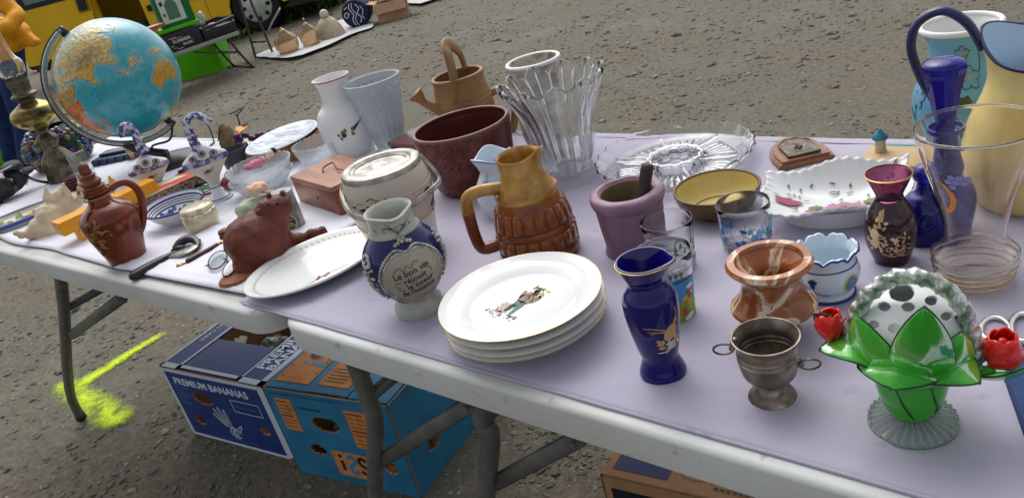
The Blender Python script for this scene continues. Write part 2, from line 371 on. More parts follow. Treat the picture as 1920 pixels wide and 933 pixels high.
def spray():
    m = bpy.data.materials.new('fluorescent_paint'); m.use_nodes = True; t = m.node_tree; b = t.nodes['Principled BSDF']; L = t.links.new; N = t.nodes.new
    b.inputs['Base Color'].default_value = (.62, .85, .0, 1); b.inputs['Roughness'].default_value = .8
    at = N('ShaderNodeAttribute'); at.attribute_name = 'cover'; tc = N('ShaderNodeTexCoord')
    n = N('ShaderNodeTexNoise'); n.inputs['Scale'].default_value = 75; n.inputs['Detail'].default_value = 9; n.inputs['Roughness'].default_value = .9; L(tc.outputs['Object'], n.inputs['Vector'])
    s = N('ShaderNodeMath'); s.operation = 'SUBTRACT'; L(at.outputs['Fac'], s.inputs[0]); L(n.outputs['Fac'], s.inputs[1])
    r = N('ShaderNodeMapRange'); r.inputs['From Min'].default_value = -.1; r.inputs['From Max'].default_value = .22; L(s.outputs[0], r.inputs[0])
    n2 = N('ShaderNodeTexNoise'); n2.inputs['Scale'].default_value = 14; n2.inputs['Detail'].default_value = 5; L(tc.outputs['Object'], n2.inputs['Vector'])
    r2_ = N('ShaderNodeMapRange'); r2_.inputs['From Min'].default_value = .36; r2_.inputs['From Max'].default_value = .5; r2_.inputs['To Min'].default_value = .35; L(n2.outputs['Fac'], r2_.inputs[0])
    mm_ = N('ShaderNodeMath'); mm_.operation = 'MULTIPLY'; L(r.outputs[0], mm_.inputs[0]); L(r2_.outputs[0], mm_.inputs[1]); L(mm_.outputs[0], b.inputs['Alpha'])
    V, F, cov = [], [], []
    def strip(p, q, w0, w1, k0=.75, k1=.85):
        p, q = W(*p, 0), W(*q, 0); d = (q-p); nn = Vector((-d.y, d.x, 0)).normalized(); n_ = 26; mm = 10
        for i in range(n_+1):
            for j in range(mm+1):
                tt = i/n_; ss = j/mm*2-1; c = p+d*tt+nn*ss*(w0+(w1-w0)*tt); V.append((c.x, c.y, gz(c.x, c.y)+.006))
                e = min(1, min(tt, 1-tt)*7); cov.append((k0+(k1-k0)*tt)*e**.7*max(0, 1-abs(ss)**1.5)+.22*max(0, 1-abs(ss))*e)
        b0 = len(V)-(n_+1)*(mm+1)
        for i in range(n_):
            for j in range(mm): a = b0+i*(mm+1)+j; F.append((a, a+1, a+mm+2, a+mm+1))
    strip((330, 608), (124, 730), .045, .09, .42, .5)
    k = len(V); strip((100, 705), (245, 800), .12, .12, .36, .53)
    V[k:] = [(x, y, z+.004) for x, y, z in V[k:]]
    o = mesh('paint_marking', V, F, m); a = o.data.attributes.new('cover', 'FLOAT', 'POINT'); a.data.foreach_set('value', cov)
    tag(o, 'fluorescent yellow green spray paint angle marked on the dirt near the left table leg', 'ground marking')
spray()
# ================================================================== tables
def rrect(x0, x1, y0, y1, r, n=8):
    P = []
    for cx, cy, a in ((x1-r, y1-r, 0), (x0+r, y1-r, PI/2), (x0+r, y0+r, PI), (x1-r, y0+r, 3*PI/2)):
        P += [(cx+r*math.cos(a+PI/2*k/n), cy+r*math.sin(a+PI/2*k/n)) for k in range(n+1)]
    return P
def table_top(x0, x1, y0, y1, parent):
    V, F = [], []; rows = []
    for ins, z in ((.008, -.045), (.001, -.042), (0, -.007), (.0015, -.0025), (.006, -.0005), (.016, .0008), (.02, -.0012), (.05, -.0012)):
        P = rrect(x0+ins, x1-ins, y0+ins, y1-ins, .06-ins*.5); rows.append(len(V))
        for i, (x, y) in enumerate(P): 
            k = .0012*noise.noise(Vector((x*9, y*9, z*30))); V.append((x+k, y+k, z+k*.6))
    n = len(P)
    for a, b in zip(rows, rows[1:]):
        for k in range(n): j = (k+1) % n; F.append((a+k, a+j, b+j, b+k))
    F.append(tuple(rows[-1]+k for k in range(n))); F.append(tuple(reversed([rows[0]+k for k in range(n)])))
    o = mesh('table_top', V, F, M['white_plastic'], parent); sharp(o, 50); return o
tl = thing('folding_table', 'white plastic folding table at the left under a white cloth with grey tube legs', 'table', (-1.087, .512, .742), R_(-178), 'folding market tables')
table_top(0, 1.83, -.70, 0, tl)
tr = thing('folding_table', 'white plastic folding table at the right under a lavender cloth with grey tube legs', 'table', (-1.067, .508, .742), 0, 'folding market tables')
table_top(0, 1.83, 0, .765, tr)
def legs(root, pts, brace, depth, sign):
    inv = root.matrix_world.inverted() if False else (Matrix.Translation(root.location) @ Matrix.Rotation(root.rotation_euler.z, 4, 'Z')).inverted()
    for k in (0, 1):
        q = [inv @ (p+Vector((0, depth*k, 0))) for p in pts]
        tube('leg', q, .0145, M['leg_grey'], root, 12, 5)
        e = [q[-1]+(q[-1]-q[-2]).normalized()*-.004, q[-1]+(q[-1]-q[-2]).normalized()*.016]
        tube('foot_cap', e, .0165, M['black_rubber'], root, 12, sm=False)
        tube('brace', [inv @ (p+Vector((0, depth*k, 0))) for p in brace], .013, M['leg_grey'], root, 8, sm=False, flat=(1, .45))
    for b_ in (brace[0], brace[-1]):
        for k in (0, 1): blob('rivet', [((0, 0, 0), (.006, .004, .006))], M['leg_grey'], root, .002, 1, loc=inv @ (b_+Vector((0, depth*k-.014, 0))))
    a, b = inv @ pts[1], inv @ (pts[1]+Vector((0, depth, 0))); tube('cross_bar', [a, b], .011, M['leg_grey'], root, 10, sm=False)
legs(tl, [Vector((-2.0, .53, .70)), onW(120, 580, .535), onW(126, 690, .54), onW(134, 745, .545), onW(150, 778, .55)], [onW(134, 628, .536), onW(215, 582, .536)+Vector((.1, 0, .055))], .56, 1)
_l = [Vector((-.965, .56, .70)), onW(690, 745, .56), onW(704, 795, .56), onW(703, 870, .56)]; _l.append(_l[-1]+(Vector((-1.22, .56, 0))-_l[-1]))
legs(tr, _l, [onW(712, 865, .565), onW(835, 757, .565)+Vector((.06, 0, .02))], .62, 1)
_l = [Vector((-.70, .575, .70)), onW(905, 785, .575), onW(919, 815, .575), onW(914, 900, .575)]; _l.append(Vector((-.95, .575, 0)))
legs(tr, _l, [onW(922, 908, .58), onW(1022, 820, .58)+Vector((.06, 0, .02))], .58, 1)
# far table legs out of the frame
for rt, xs in ((tr, .55),): legs(rt, [Vector((xs, .56, .70)), Vector((xs+.01, .56, .5)), Vector((xs+.08, .56, .2)), Vector((xs+.12, .56, 0))], [Vector((xs+.03, .565, .45)), Vector((xs-.2, .565, .69))], .6, 1)
# ================================================================== cloths
def cloth(name, label, quad, m, nx=110, ny=50, amp=.0012, z=.7425, th=.002, wav=0, folds=(), hem=None, seed=0, cat='tablecloth'):
    a, b, c, d = [Vector((*q, 0)) for q in quad]; V, F = [], []
    for j in range(ny+1):
        for i in range(nx+1):
            s, t = i/nx, j/ny; p = (a*(1-s)+b*s)*(1-t)+(d*(1-s)+c*s)*t
            edge = min(s*nx, (1-s)*nx, t*ny, (1-t)*ny)
            if wav: 
                k = noise.noise(Vector((p.x*7+seed, p.y*7, 0)))*wav; p.y += k*(1 if t < .5 else -.6); p.x += noise.noise(Vector((p.y*9, seed, p.x*3)))*wav*.6
            h = amp*(noise.noise(Vector((p.x*5, p.y*9, seed)))+.6*noise.noise(Vector((p.x*16, p.y*22, seed+5)))+.25*noise.noise(Vector((p.x*50, p.y*60, seed+9))))+amp
            for (x0, y0, ang, ht, wd) in folds:
                e = abs((p.x-x0)*math.sin(ang)-(p.y-y0)*math.cos(ang)); h += ht*math.exp(-(e/wd)**2)
            V.append((p.x, p.y, z+th+max(h, 0)*(1 if edge > 0 else .5)-(th*.7 if edge == 0 else 0)))
    n = nx+1
    for j in range(ny):
        for i in range(nx): F.append((j*n+i, j*n+i+1, (j+1)*n+i+1, (j+1)*n+i))
    # turned-down rim so that the cloth has a thickness
    loop = [i for i in range(n)]+[j*n+nx for j in range(1, ny+1)]+[ny*n+i for i in range(nx-1, -1, -1)]+[j*n for j in range(ny-1, 0, -1)]; k = len(V)
    V += [(V[i][0], V[i][1], z) for i in loop]
    for i in range(len(loop)): j = (i+1) % len(loop); F.append((loop[j], loop[i], k+i, k+j))
    o = mesh(name, V, F, m); tag(o, label, cat); return o
WC = M['white_cloth']
cloth('white_cloth', 'large white cotton cloth covering most of the left table', [(-2.93, .56), (-1.21, .585), (-1.2, 1.14), (-2.95, 1.13)], WC, 120, 60, .003, .7425, .0012, .008, ((-1.6, .7, .06, .0025, .004), (-2.1, .9, 1.4, .002, .005)), seed=1)
cloth('white_cloth', 'white cloth piece along the front left edge under the brown jug', [(-2.9, .492), (-1.46, .531), (-1.44, .66), (-2.9, .64)], WC, 160, 24, .0028, .745, .0022, .012, ((-2.0, .53, .05, .002, .004),), seed=4)
cloth('white_cloth', 'folded white cloth under the peeler and spectacles reaching the table joint', [(-1.53, .524), (-1.175, .545), (-1.19, .74), (-1.58, .72)], WC, 90, 30, .002, .7475, .0024, .005, ((-1.4, .56, .04, .0022, .003), (-1.2, .6, 1.5, .002, .004)), seed=8)
lav = cloth('lavender_cloth', 'lavender cloth spread over the right table with a stitched hem', [(-1.185, .527), (.66, .522), (.66, 1.262), (-1.2, 1.262)], M['lavender'], 200, 84, .002, .7435, .0012, .002, ((-.4, .86, .02, .002, .008), (-.75, .9, 1.55, .002, .006), (-.3, .62, .35, .0016, .006), (-.15, .8, 1.4, .0016, .008)), seed=12)
tube('hem', [(-1.19+i*.05, 1.236+.002*noise.noise(Vector((i*.9, 0, 0))), .7462) for i in range(37)], .0013, M['lav_hem'], lav, 6, 2, flat=(1, .5))
tube('hem', [(-1.17+i*.05, .5255+.0015*noise.noise(Vector((i*1.4, 4, 0))), .7445) for i in range(37)], .0022, M['lavender'], lav, 6, 2)
# ================================================================== cartons under the tables
def carton(label, P, rz, wx, dy, h, m, rim, flaps=(), inner=None, cat='box', holes=()):
    t = thing('cardboard_box', label, cat, P, rz); th = .005; inner = inner or M['card']
    def wall(name, o, ux, uz, L, hh, hol):     # a wall panel with real hand holes
        n = ux.cross(uz); bm = bmesh.new(); NX, NZ = (72, 44) if hol else (2, 2)
        g = {}
        def vert(i, k, d):
            key = (i, k, d)
            if key not in g: g[key] = bm.verts.new(o+ux*(L*i/NX)+uz*(hh*k/NZ)+n*(-th*d))
            return g[key]
        def solid(i, k):
            if not (0 <= i < NX and 0 <= k < NZ): return False
            x, z = (i+.5)/NX*L, (k+.5)/NZ*hh
            return not any(((x-hx)/rx)**2+((z-hz)/rz_)**2 < 1 for hx, hz, rx, rz_ in hol)
        for i in range(NX):
            for k in range(NZ):
                if not solid(i, k): continue
                for d in (0, 1):
                    q = [vert(i, k, d), vert(i+1, k, d), vert(i+1, k+1, d), vert(i, k+1, d)]
                    f = bm.faces.new(q if d == 0 else q[::-1]); f.material_index = d
                for (di, dk, e) in ((-1, 0, ((i, k+1), (i, k))), (1, 0, ((i+1, k), (i+1, k+1))), (0, -1, ((i, k), (i+1, k))), (0, 1, ((i+1, k+1), (i, k+1)))):
                    if not solid(i+di, k+dk):
                        a, b = e; f = bm.faces.new((vert(*b, 0), vert(*a, 0), vert(*a, 1), vert(*b, 1))); f.material_index = 1
        bmesh.ops.recalc_face_normals(bm, faces=bm.faces[:])
        me = bpy.data.meshes.new(name); bm.to_mesh(me); bm.free(); me.materials.append(m); me.materials.append(inner)
        ob = bpy.data.objects.new(name, me); link(ob, t); return ob
    X, Y, Z = Vector((1, 0, 0)), Vector((0, 1, 0)), Vector((0, 0, 1))
    hf = [q[1:] for q in holes if q[0] == 'f']; hr = [q[1:] for q in holes if q[0] == 'r']
    wall('front_panel', Vector((0, 0, 0)), X, Z, wx, h, hf)
    wall('side_panel', Vector((wx, 0, 0)), Y, Z, dy, h, hr)
    wall('back_panel', Vector((wx, dy, 0)), -X, Z, wx, h, hf)
    wall('side_panel', Vector((0, dy, 0)), -Y, Z, dy, h, hr)
    box('bottom_panel', th, wx-th, th, dy-th, .001, th, inner, t)
    for f in flaps: box('top_flap', *f, h, h+.004, m, t)
    for (a, b) in rim: tube('edge_tape', [a, b], .007, C('tape_white', 205, 210, 215, .5), t, 8, sm=False, flat=(1, .35)) if a is not None else None
    return t
bn = mat('banana_box_blue', srgb(28, 50, 110), .5, col2=srgb(34, 58, 118), scale=12, bump=.12, bscale=60)
Pb = Vector((-2.2, .684, 0)); rb = math.atan2(.06, .42); wb, db, hb = .44, .5, .245
bb = carton('dark blue fruit carton lettered premium bananas standing under the table joint', Pb, rb, wb, db, hb, bn, [], [(.006, .085, .006, db-.006), (wb-.1, wb-.006, .006, db-.006), (.09, wb-.105, .008, .15)],
            holes=[('f', .14, .155, .045, .022), ('f', .075, .065, .022, .016), ('f', .365, .085, .02, .014), ('r', .25, .15, .04, .02)])
WT = C('print_white', 205, 215, 230, .5); PW = C('edge_white', 190, 200, 212, .6)
ff = on_plane((0, 0, 0), (1, 0, 0), (0, 0, 1)); ft = on_plane((0, 0, hb+.0045), (1, 0, 0), (0, 1, 0)); fr = on_plane((wb, 0, 0), (0, 1, 0), (0, 0, 1))
decal('white_border', [s_rect(0, .013, 0, hb), s_rect(wb-.026, wb, 0, hb), s_rect(.013, wb-.026, hb-.012, hb), s_rect(.013, wb-.026, 0, .01)], ff, PW, bb)
decal('white_border', [s_rect(0, .012, 0, hb), s_rect(db-.02, db, 0, hb), s_rect(0, db, 0, .01), s_rect(0, db, hb-.01, hb)], fr, PW, bb)
decal('white_border', [s_rect(0, .085, 0, .02), s_rect(.09, wb-.11, .008, .02), s_rect(wb-.1, wb, 0, .02), s_rect(wb-.02, wb, 0, db), s_rect(.075, .085, 0, db), s_rect(0, .01, 0, db), s_rect(wb-.1, wb-.093, 0, db)], ft, PW, bb)
decal('lettering', [s_text('PREMIUM BANANAS', .033, .04, hb-.052, 0, 1.08, align='LEFT', bold=.0008)], ff, WT, bb)
decal('lettering', [s_text('PREMIUM', .052, .03, hb-.07, 0, 1.1, align='LEFT', bold=.001), s_text('BANANAS', .052, .03, hb-.125, 0, 1.1, align='LEFT', bold=.001)], fr, WT, bb)
decal('lettering', [s_text('PREMIUM', .042, wb-.06, .06, PI/2, 1.1, align='LEFT', bold=.001), s_text('BANANAS', .042, wb-.024, .06, PI/2, 1.1, align='LEFT', bold=.001)], ft, WT, bb)
decal('lettering', [s_text('HANDLE WITH CARE', .022, .025, .36, -PI/2, 1.1, align='LEFT'), s_text('DO NOT DROP', .02, .052, .36, -PI/2, 1.1, align='LEFT')], ft, WT, bb)
hx, hz = .225, .045
hand = [s_line([(hx+.03*math.cos(a)*k, hz+.004+.024*math.sin(a)*k) for a in [i*.5 for i in range(12)]], .0035) for k in (.75, .42)]
hand.append(s_line([(hx, hz+.004), (hx+.006, hz), (hx+.002, hz-.006), (hx-.006, hz+.002), (hx-.002, hz+.012)], .003))
for a, l in ((-.55, .05), (-.3, .062), (-.05, .064), (.2, .056)):
    bx, bz = hx-.012+a*.025, hz+.022; ex, ez = bx+math.sin(a-.25)*l, bz+math.cos(a-.25)*l; hand.append(s_line([(bx-.004, bz), (ex-.004, ez), (ex, ez+.005), (ex+.004, ez), (bx+.004, bz)], .0025, 3))
hand.append(s_line([(hx+.02, hz+.01), (hx+.036, hz+.028), (hx+.04, hz+.034), (hx+.034, hz+.034), (hx+.018, hz+.022)], .0025, 3))
decal('hand_logo', hand, ff, WT, bb)
decal('label_frame', [s_line([(.27, .135), (.385, .135)], .002, 1), s_line([(.385, .135), (.385, .175)], .002, 1), s_line([(.385, .175), (.27, .175)], .002, 1), s_line([(.27, .175), (.27, .135)], .002, 1)], ff, WT, bb)
fp = C('faded_print', 70, 105, 165, .6)
decal('small_print', [s_rect(.15+i*.013, .158+i*.013, .02, .024) for i in range(12)]+[s_rect(.275+.012*i, .283+.012*i, .152, .156) for i in range(8)], ff, fp, bb)
decal('small_print', [s_rect(.028, .028+l, .19-k*.011, .194-k*.011) for k, l in enumerate((.05, .062, .04, .07, .052, .03, .045))], ff, fp, bb)
def crumple(name, label, P, r, n, m, seed, parent=None):
    bl = []; rg = random.Random(seed)
    o = blob(name, [((rg.uniform(-r, r), rg.uniform(-r, r), rg.uniform(0, r*.35)), (r*rg.uniform(.35, .6), r*rg.uniform(.3, .5), r*rg.uniform(.25, .4))) for _ in range(n)], m, parent, .006, 1, .022, 45, P)
    for p in o.data.polygons: p.use_smooth = False
    if label: tag(o, label, 'paper')
    return o
nwp = mat('newsprint', (.42, .42, .41), .9, col2=(.07, .07, .07), scale=22, lo=.45, hi=.6, detail=8)
inp = lambda P, rz, x, y, z: Vector(P)+Matrix.Rotation(rz, 3, 'Z') @ Vector((x, y, z))
crumple('newspaper', 'crumpled grey newspaper filling the dark blue fruit carton', inp(Pb, rb, .27, .33, .13), .115, 12, nwp, 3)
i2 = mat('light_blue_carton', srgb(44, 120, 158), .6, col2=srgb(36, 106, 142), scale=9, bump=.25, bscale=25, bdist=.006)
P2 = Vector((-1.715, .724, 0)); r2 = math.atan2(.07, .365); w2, d2, h2 = .40, .46, .275
b2 = carton('light blue fruit carton with orange patches standing right of the dark blue carton', P2, r2, w2, d2, h2, i2, [], [(.008, .15, .008, d2-.008), (w2-.12, w2-.006, .008, d2-.008), (.15, w2-.125, .01, .13)],
            inner=M['card'], holes=[('f', .175, .185, .045, .024), ('f', .11, .095, .028, .017), ('f', .335, .085, .022, .026), ('r', .2, .22, .035, .022), ('r', .3, .08, .02, .03), ('r', .1, .09, .026, .02)])
OR = mat('orange_card_patch', srgb(200, 135, 75), .75, col2=srgb(185, 118, 62), scale=30); BL = C('logo_blue', 45, 135, 180, .5)
ff = on_plane((0, 0, 0), (1, 0, 0), (0, 0, 1)); ff1 = on_plane((0, 0, 0), (1, 0, 0), (0, 0, 1), .0012); ft = on_plane((0, 0, h2+.0045), (1, 0, 0), (0, 1, 0)); ft1 = on_plane((0, 0, h2+.0045), (1, 0, 0), (0, 1, 0), .0012)
decal('orange_patch', [s_rect(.03, .085, .15, .25), s_rect(.255, .33, .13, .245), s_rect(.155, .295, .025, .105)], ff, OR, b2, True)
decal('orange_patch', [s_rect(.02, .135, .03, .3), s_rect(.16, .26, .035, .12)], ft, OR, b2, True)
def logo(x, y, s, rot, fn, up=1):
    c, q = math.cos(rot), math.sin(rot); T = lambda P: [(x+(a*c-b*q)*s, y+(a*q+b*c)*s) for a, b in P]
    Sx = [(.42, .8), (.2, .98), (-.02, .8), (.06, .56), (.34, .4), (.42, .16), (.2, -.02), (-.04, .16)]
    Z2 = [(-.02, .78), (.18, .98), (.42, .82), (.36, .56), (.06, .36), (-.02, .1), (.2, -.02), (.44, .14)]
    decal('logo_dark', [s_line(T([(0, 0), (0, .62)]), .2*s, 1), s_ell(*T([(0, .9)])[0], .12*s, .12*s, 0, 12), s_line(T([(a+1.15, b) for a, b in Sx]), .2*s)], fn, M['black'], b2, True)
    decal('logo_blue', [s_line(T([(a+.45, b) for a, b in Z2]), .2*s), s_line(T([(1.9, .35), (1.9, .98)]), .2*s, 1), s_ell(*T([(1.9, .06)])[0], .12*s, .12*s, 0, 12)], fn, BL, b2, True)
logo(.18, .043, .052, 0, ff1); logo(.055, .25, .075, -PI/2, ft1)
rl = []
for x0, x1, y0, y1 in ((.03, .085, .15, .25), (.255, .33, .13, .245)):
    n = 9
    for k in range(1, n): rl.append(s_rect(x0+.004, x1-.004-(k % 3)*.008, y0+(y1-y0)*k/n, y0+(y1-y0)*k/n+(.004 if k % 4 == 0 else .0015)))
    rl.append(s_rect(x0+.036, x0+.037, y0+.04, y1-.004))
decal('small_print', rl, ff1, C('print_brown', 120, 62, 25, .7), b2)
decal('small_print', [s_rect(.02+i*.014, .03+i*.014, .262, .265) for i in range(16)]+[s_rect(.1+i*.009, .106+i*.009, .225, .231) for i in range(9)], ff1, C('print_slate', 25, 75, 100, .6), b2)
decal('small_print', [s_rect(.17, .235, .05+k*.012, .053+k*.012) for k in range(5)]+[s_ell(.03+(k % 2)*.095, .05+k*.022, .003, .003, n=6) for k in range(12)], ft1, M['black'], b2)
crumple('newspaper', 'crumpled newspaper showing through the holes of the light blue carton', inp(P2, r2, .2, .3, .18), .105, 12, nwp, 8)
crumple('newspaper', 'wad of newspaper behind the front holes of the light blue carton', inp(P2, r2, .17, .1, .13), .06, 9, mat('newsprint_pale', (.5, .5, .49), .9, col2=(.1, .1, .1), scale=35), 12)
P3 = W(1125, 890, .24); P3.z = 0; r3 = math.atan2(.022, .173)
b3 = carton('brown cardboard carton with blue panels under the middle of the right table', P3, r3, .5, .4, .24, M['card'], [], [(.003, .497, .003, .12), (.003, .497, .28, .397)], holes=[('f', .25, .16, .05, .02)])
t3 = on_plane((0, 0, .2445), (1, 0, 0), (0, 1, 0)); t31 = on_plane((0, 0, .2445), (1, 0, 0), (0, 1, 0), .0012); f3 = on_plane((0, 0, 0), (1, 0, 0), (0, 0, 1)); bp = C('carton_navy', 40, 52, 95, .6)
decal('blue_panel', [s_rect(.018, .125, .02, .1)], t3, bp, b3); decal('blue_panel', [s_rect(.018, .48, .02, .215)], f3, C('carton_dark', 24, 32, 40, .6), b3)
decal('lettering', [s_text('R', .03, .055, .08, PI, 1.1, align='CENTER')], t31, C('print_tan', 190, 140, 95, .6), b3)
decal('lettering', [s_text('N', .026, .165, .06, .3), s_line([(.145, .04), (.19, .035), (.195, .075), (.15, .085)], .0016, 4, True), s_rect(.205, .32, .06, .062), s_rect(.2, .33, .035, .037)]+[s_rect(.21+i*.011, .217+i*.011, .044, .05) for i in range(10)]+[s_rect(.21+i*.011, .218+i*.011, .022, .027) for i in range(9)], t31, M['black'], b3)
# ================================================================== things on the right table
def pot(name, label, cat, B, T, pts, th, m, part='body', floor=.004, n=5, seg=64, warp=None, fmf=None, group=None, turn=0, z=None, sm=True):
    P, pr = measure(B, T, pts, z); t = thing(name, label, cat, P, face_dir(P)+turn, group)   # local +x looks at the viewer
    o = cr(pr, n) if sm else pr
    lathe(part, walls(pr, th, floor, n, sm), m, t, seg, warp, fmf)
    return t, P, o
def ring(name, prof, z, r, m, parent, off=0, flat=(1, 1), warp=None, seg=6):
    R0 = float(np.interp(z, [p[1] for p in prof], [p[0] for p in prof]))+off; q = [(R0*math.cos(a), R0*math.sin(a), z) for a in [2*PI*k/56 for k in range(56)]]
    if warp: q = [warp(*v) for v in q]
    return tube(name, q, r, m, parent, seg, sm=False, closed=True, flat=flat)
def loc(t, P): return Matrix.Rotation(-t.rotation_euler.z, 3, 'Z') @ (P-Vector(t.location))
def HL(t, pts): P = Vector(t.location); return [loc(t, q+P) for q in H(P, pts)]      # sight points -> the thing's own axes
# ---- the four plates, each its own thing
pm = M['porcelain']; un = mat('plate_underside', (.62, .63, .6), .22)
Pp = W(982, 600); k = pxm(Pp+Vector((0, 0, .03))); rp = 151/k
plates = []
for i in range(4):
    q = Vector((Pp.x, Pp.y, TZ+.0005+i*.0125)); tc = W((985, 983, 979, 973)[i], (587, 577, 563, 549)[i], TZ+.022+i*.0125); q.x, q.y = tc.x, tc.y
    lab = ['bottom plate of the gold rimmed white stack', 'second plate up in the gold rimmed white stack', 'third plate up just beneath the top one in the white stack', 'top white plate of the stack printed with a man in green trousers'][i]
    t = thing('dinner_plate', lab, 'plate', q, face_dir(q), 'stacked white plates')
    R1 = rp*(1, 1.0, 1.0, 1)[i]; pr = [(0, .004), (R1*.5, .004), (R1*.56, 0), (R1*.6, 0), (R1*.63, .005), (R1*.74, .012), (R1*.985, .0195), (R1, .021), (R1*.985, .0222), (R1*.74, .0155), (R1*.66, .0105), (R1*.6, .0075), (0, .0068)]
    lathe('plate_body', pr, pm, t, 96, ang=60); tube('gold_rim', [(R1*.997*math.cos(a), R1*.997*math.sin(a), .0212) for a in [2*PI*j/72 for j in range(72)]], .0006, M['gold'], t, 6, sm=False, closed=True)
    plates.append((t, R1))
t, R1 = plates[3]
# printed rag-and-bone man; drawn upright, laid across the plate so that it leans to the right
def fig(x, y):
    y0, x0 = y*math.cos(-.98)+x*math.sin(-.98), x*math.cos(-.98)-y*math.sin(-.98)     # turn
    return (-y0*1.0-.004, x0*1.0+.003, .0073+.0004)
u = R1/.105
grn, brn, dk, brick = C('print_green', 50, 110, 90), C('print_coat', 140, 118, 100), C('print_dark', 70, 62, 50), C('print_brick', 200, 165, 160)
sc = lambda sh: ([(x*u, y*u) for x, y in sh[0]], sh[1])
rg = random.Random(4)
F2 = lambda nm, sh, m_: decal(nm, [sc(s) for s in sh], fig, m_, t)
F2('printed_wall', [s_rect(-.022+.007*i+(.003 if j % 2 else 0), -.0165+.007*i+(.003 if j % 2 else 0), -.036+.004*j, -.033+.004*j) for i in range(3) for j in range(6)], brick)
F2('printed_figure', [s_poly([(-.006, -.03), (-.002, -.03), (.002, -.008), (.004, -.002), (-.008, -.002)]), s_poly([(.006, -.032), (.01, -.031), (.009, -.008), (.008, -.002), (.0, -.002)])], grn)
F2('printed_figure', [s_poly([(-.009, -.004), (.01, -.004), (.012, .01), (.006, .02), (-.006, .02), (-.012, .008)]), s_ell(-.012, .01, .003, .01, .3), s_ell(.014, .008, .003, .009, -.3)], brn)
F2('printed_figure', [s_ell(0, .025, .0045, .0055), s_line([(-.009, .029), (0, .032), (.008, .028)], .002), s_ell(-.0085, -.033, .004, .0015), s_ell(.011, -.034, .004, .0015), s_line([(.0, .02), (.002, .0), (-.001, -.004)], .0012), s_line([(-.012, .004), (-.003, .012), (.006, .004)], .001), s_line([(.013, .002), (.003, .015), (-.004, .006)], .001)]+[s_ell(rg.uniform(-.03, .026), rg.uniform(-.042, -.031), rg.uniform(.0005, .0022), .0007, rg.random()) for _ in range(40)]+[s_line([(-.014, -.046), (-.01, -.044), (-.006, -.046), (-.002, -.044)], .0006)], dk)
F2('printed_figure', [s_petal(rg.uniform(-.012, .012), rg.uniform(.016, .036), .008, .004, rg.random()*6) for _ in range(14)], C('print_olive', 170, 170, 90))
# ---- cobalt blue pitcher-vase in front
cob = mat('cobalt_glaze', (.005, .003, .12), .07, coat=.6)
def spout(amp, ang, z0, z1, wd=.5, lift=0, oval=0):
    def f(x, y, z):
        k = max(0, min(1, (z-z0)/(z1-z0))); k = k*k; a = math.atan2(y, x)-ang; a = (a+PI) % (2*PI)-PI; g = math.exp(-(a/wd)**2)
        s = 1+amp*k*g; return (x*s, y*s*(1-oval*k), z+lift*k*g)
    return f
P, pr = measure((1243, 698), (1205, 488), [(0, 43)]); h = pr[0][1]; Pq, q = measure((1243, 698), (1205, 488), [(0, 43), (.04, 44), (.11, 38), (.17, 35), (.25, 40), (.45, 49), (.6, 53), (.7, 51), (.78, 40), (.83, 36), (.9, 43), (1, 53)])
wf = spout(.32, 1.0, q[-1][1]*.82, q[-1][1], .42, .004)
t, P, o = pot('pitcher_vase', 'glossy cobalt blue vase with pouring lip and gold pheasant print', 'vase', (1243, 698), (1205, 488), [(0, 43), (.04, 44), (.11, 38), (.17, 35), (.25, 40), (.45, 49), (.6, 53), (.7, 51), (.78, 40), (.83, 36), (.9, 43), (1, 53)], .003, cob, seg=72, warp=wf)
ring('gold_rim', o, o[-1][1]-.0008, .0008, M['gold'], t, .0004, warp=wf)
fn = on_lathe(o, .42, o[-1][1]*.40, .0004); s_ = .9
gd = mat('gold_print', (.55, .36, .16), .35, metal=.7); gl = C('print_cream', 200, 195, 190)
decal('pheasant_print', [s_ell(.004, .009, .007, .011, -.5), s_ell(.011, .021, .0025, .0045, -.4), s_line([(.012, .025), (.013, .03), (.012, .036)], .0014), s_line([(-.001, .014), (-.012, .019), (-.022, .0205)], .0013), s_line([(-.001, .011), (-.012, .015), (-.019, .016)], .0009), s_line([(-.001, .012), (-.01, .014), (-.017, .0125)], .0009)]+[s_petal(-.012+.003*i, -.008+.002*(i % 4), .01, .005, i*1.1) for i in range(9)], fn, gd, t)
decal('pheasant_print', [s_petal(-.002+.0022*i, -.011+.0013*i, .009, .004, i*.9) for i in range(7)]+[s_ell(-.006, -.014, .008, .0008)], on_lathe(o, .42, o[-1][1]*.40, .0007), gl, t)
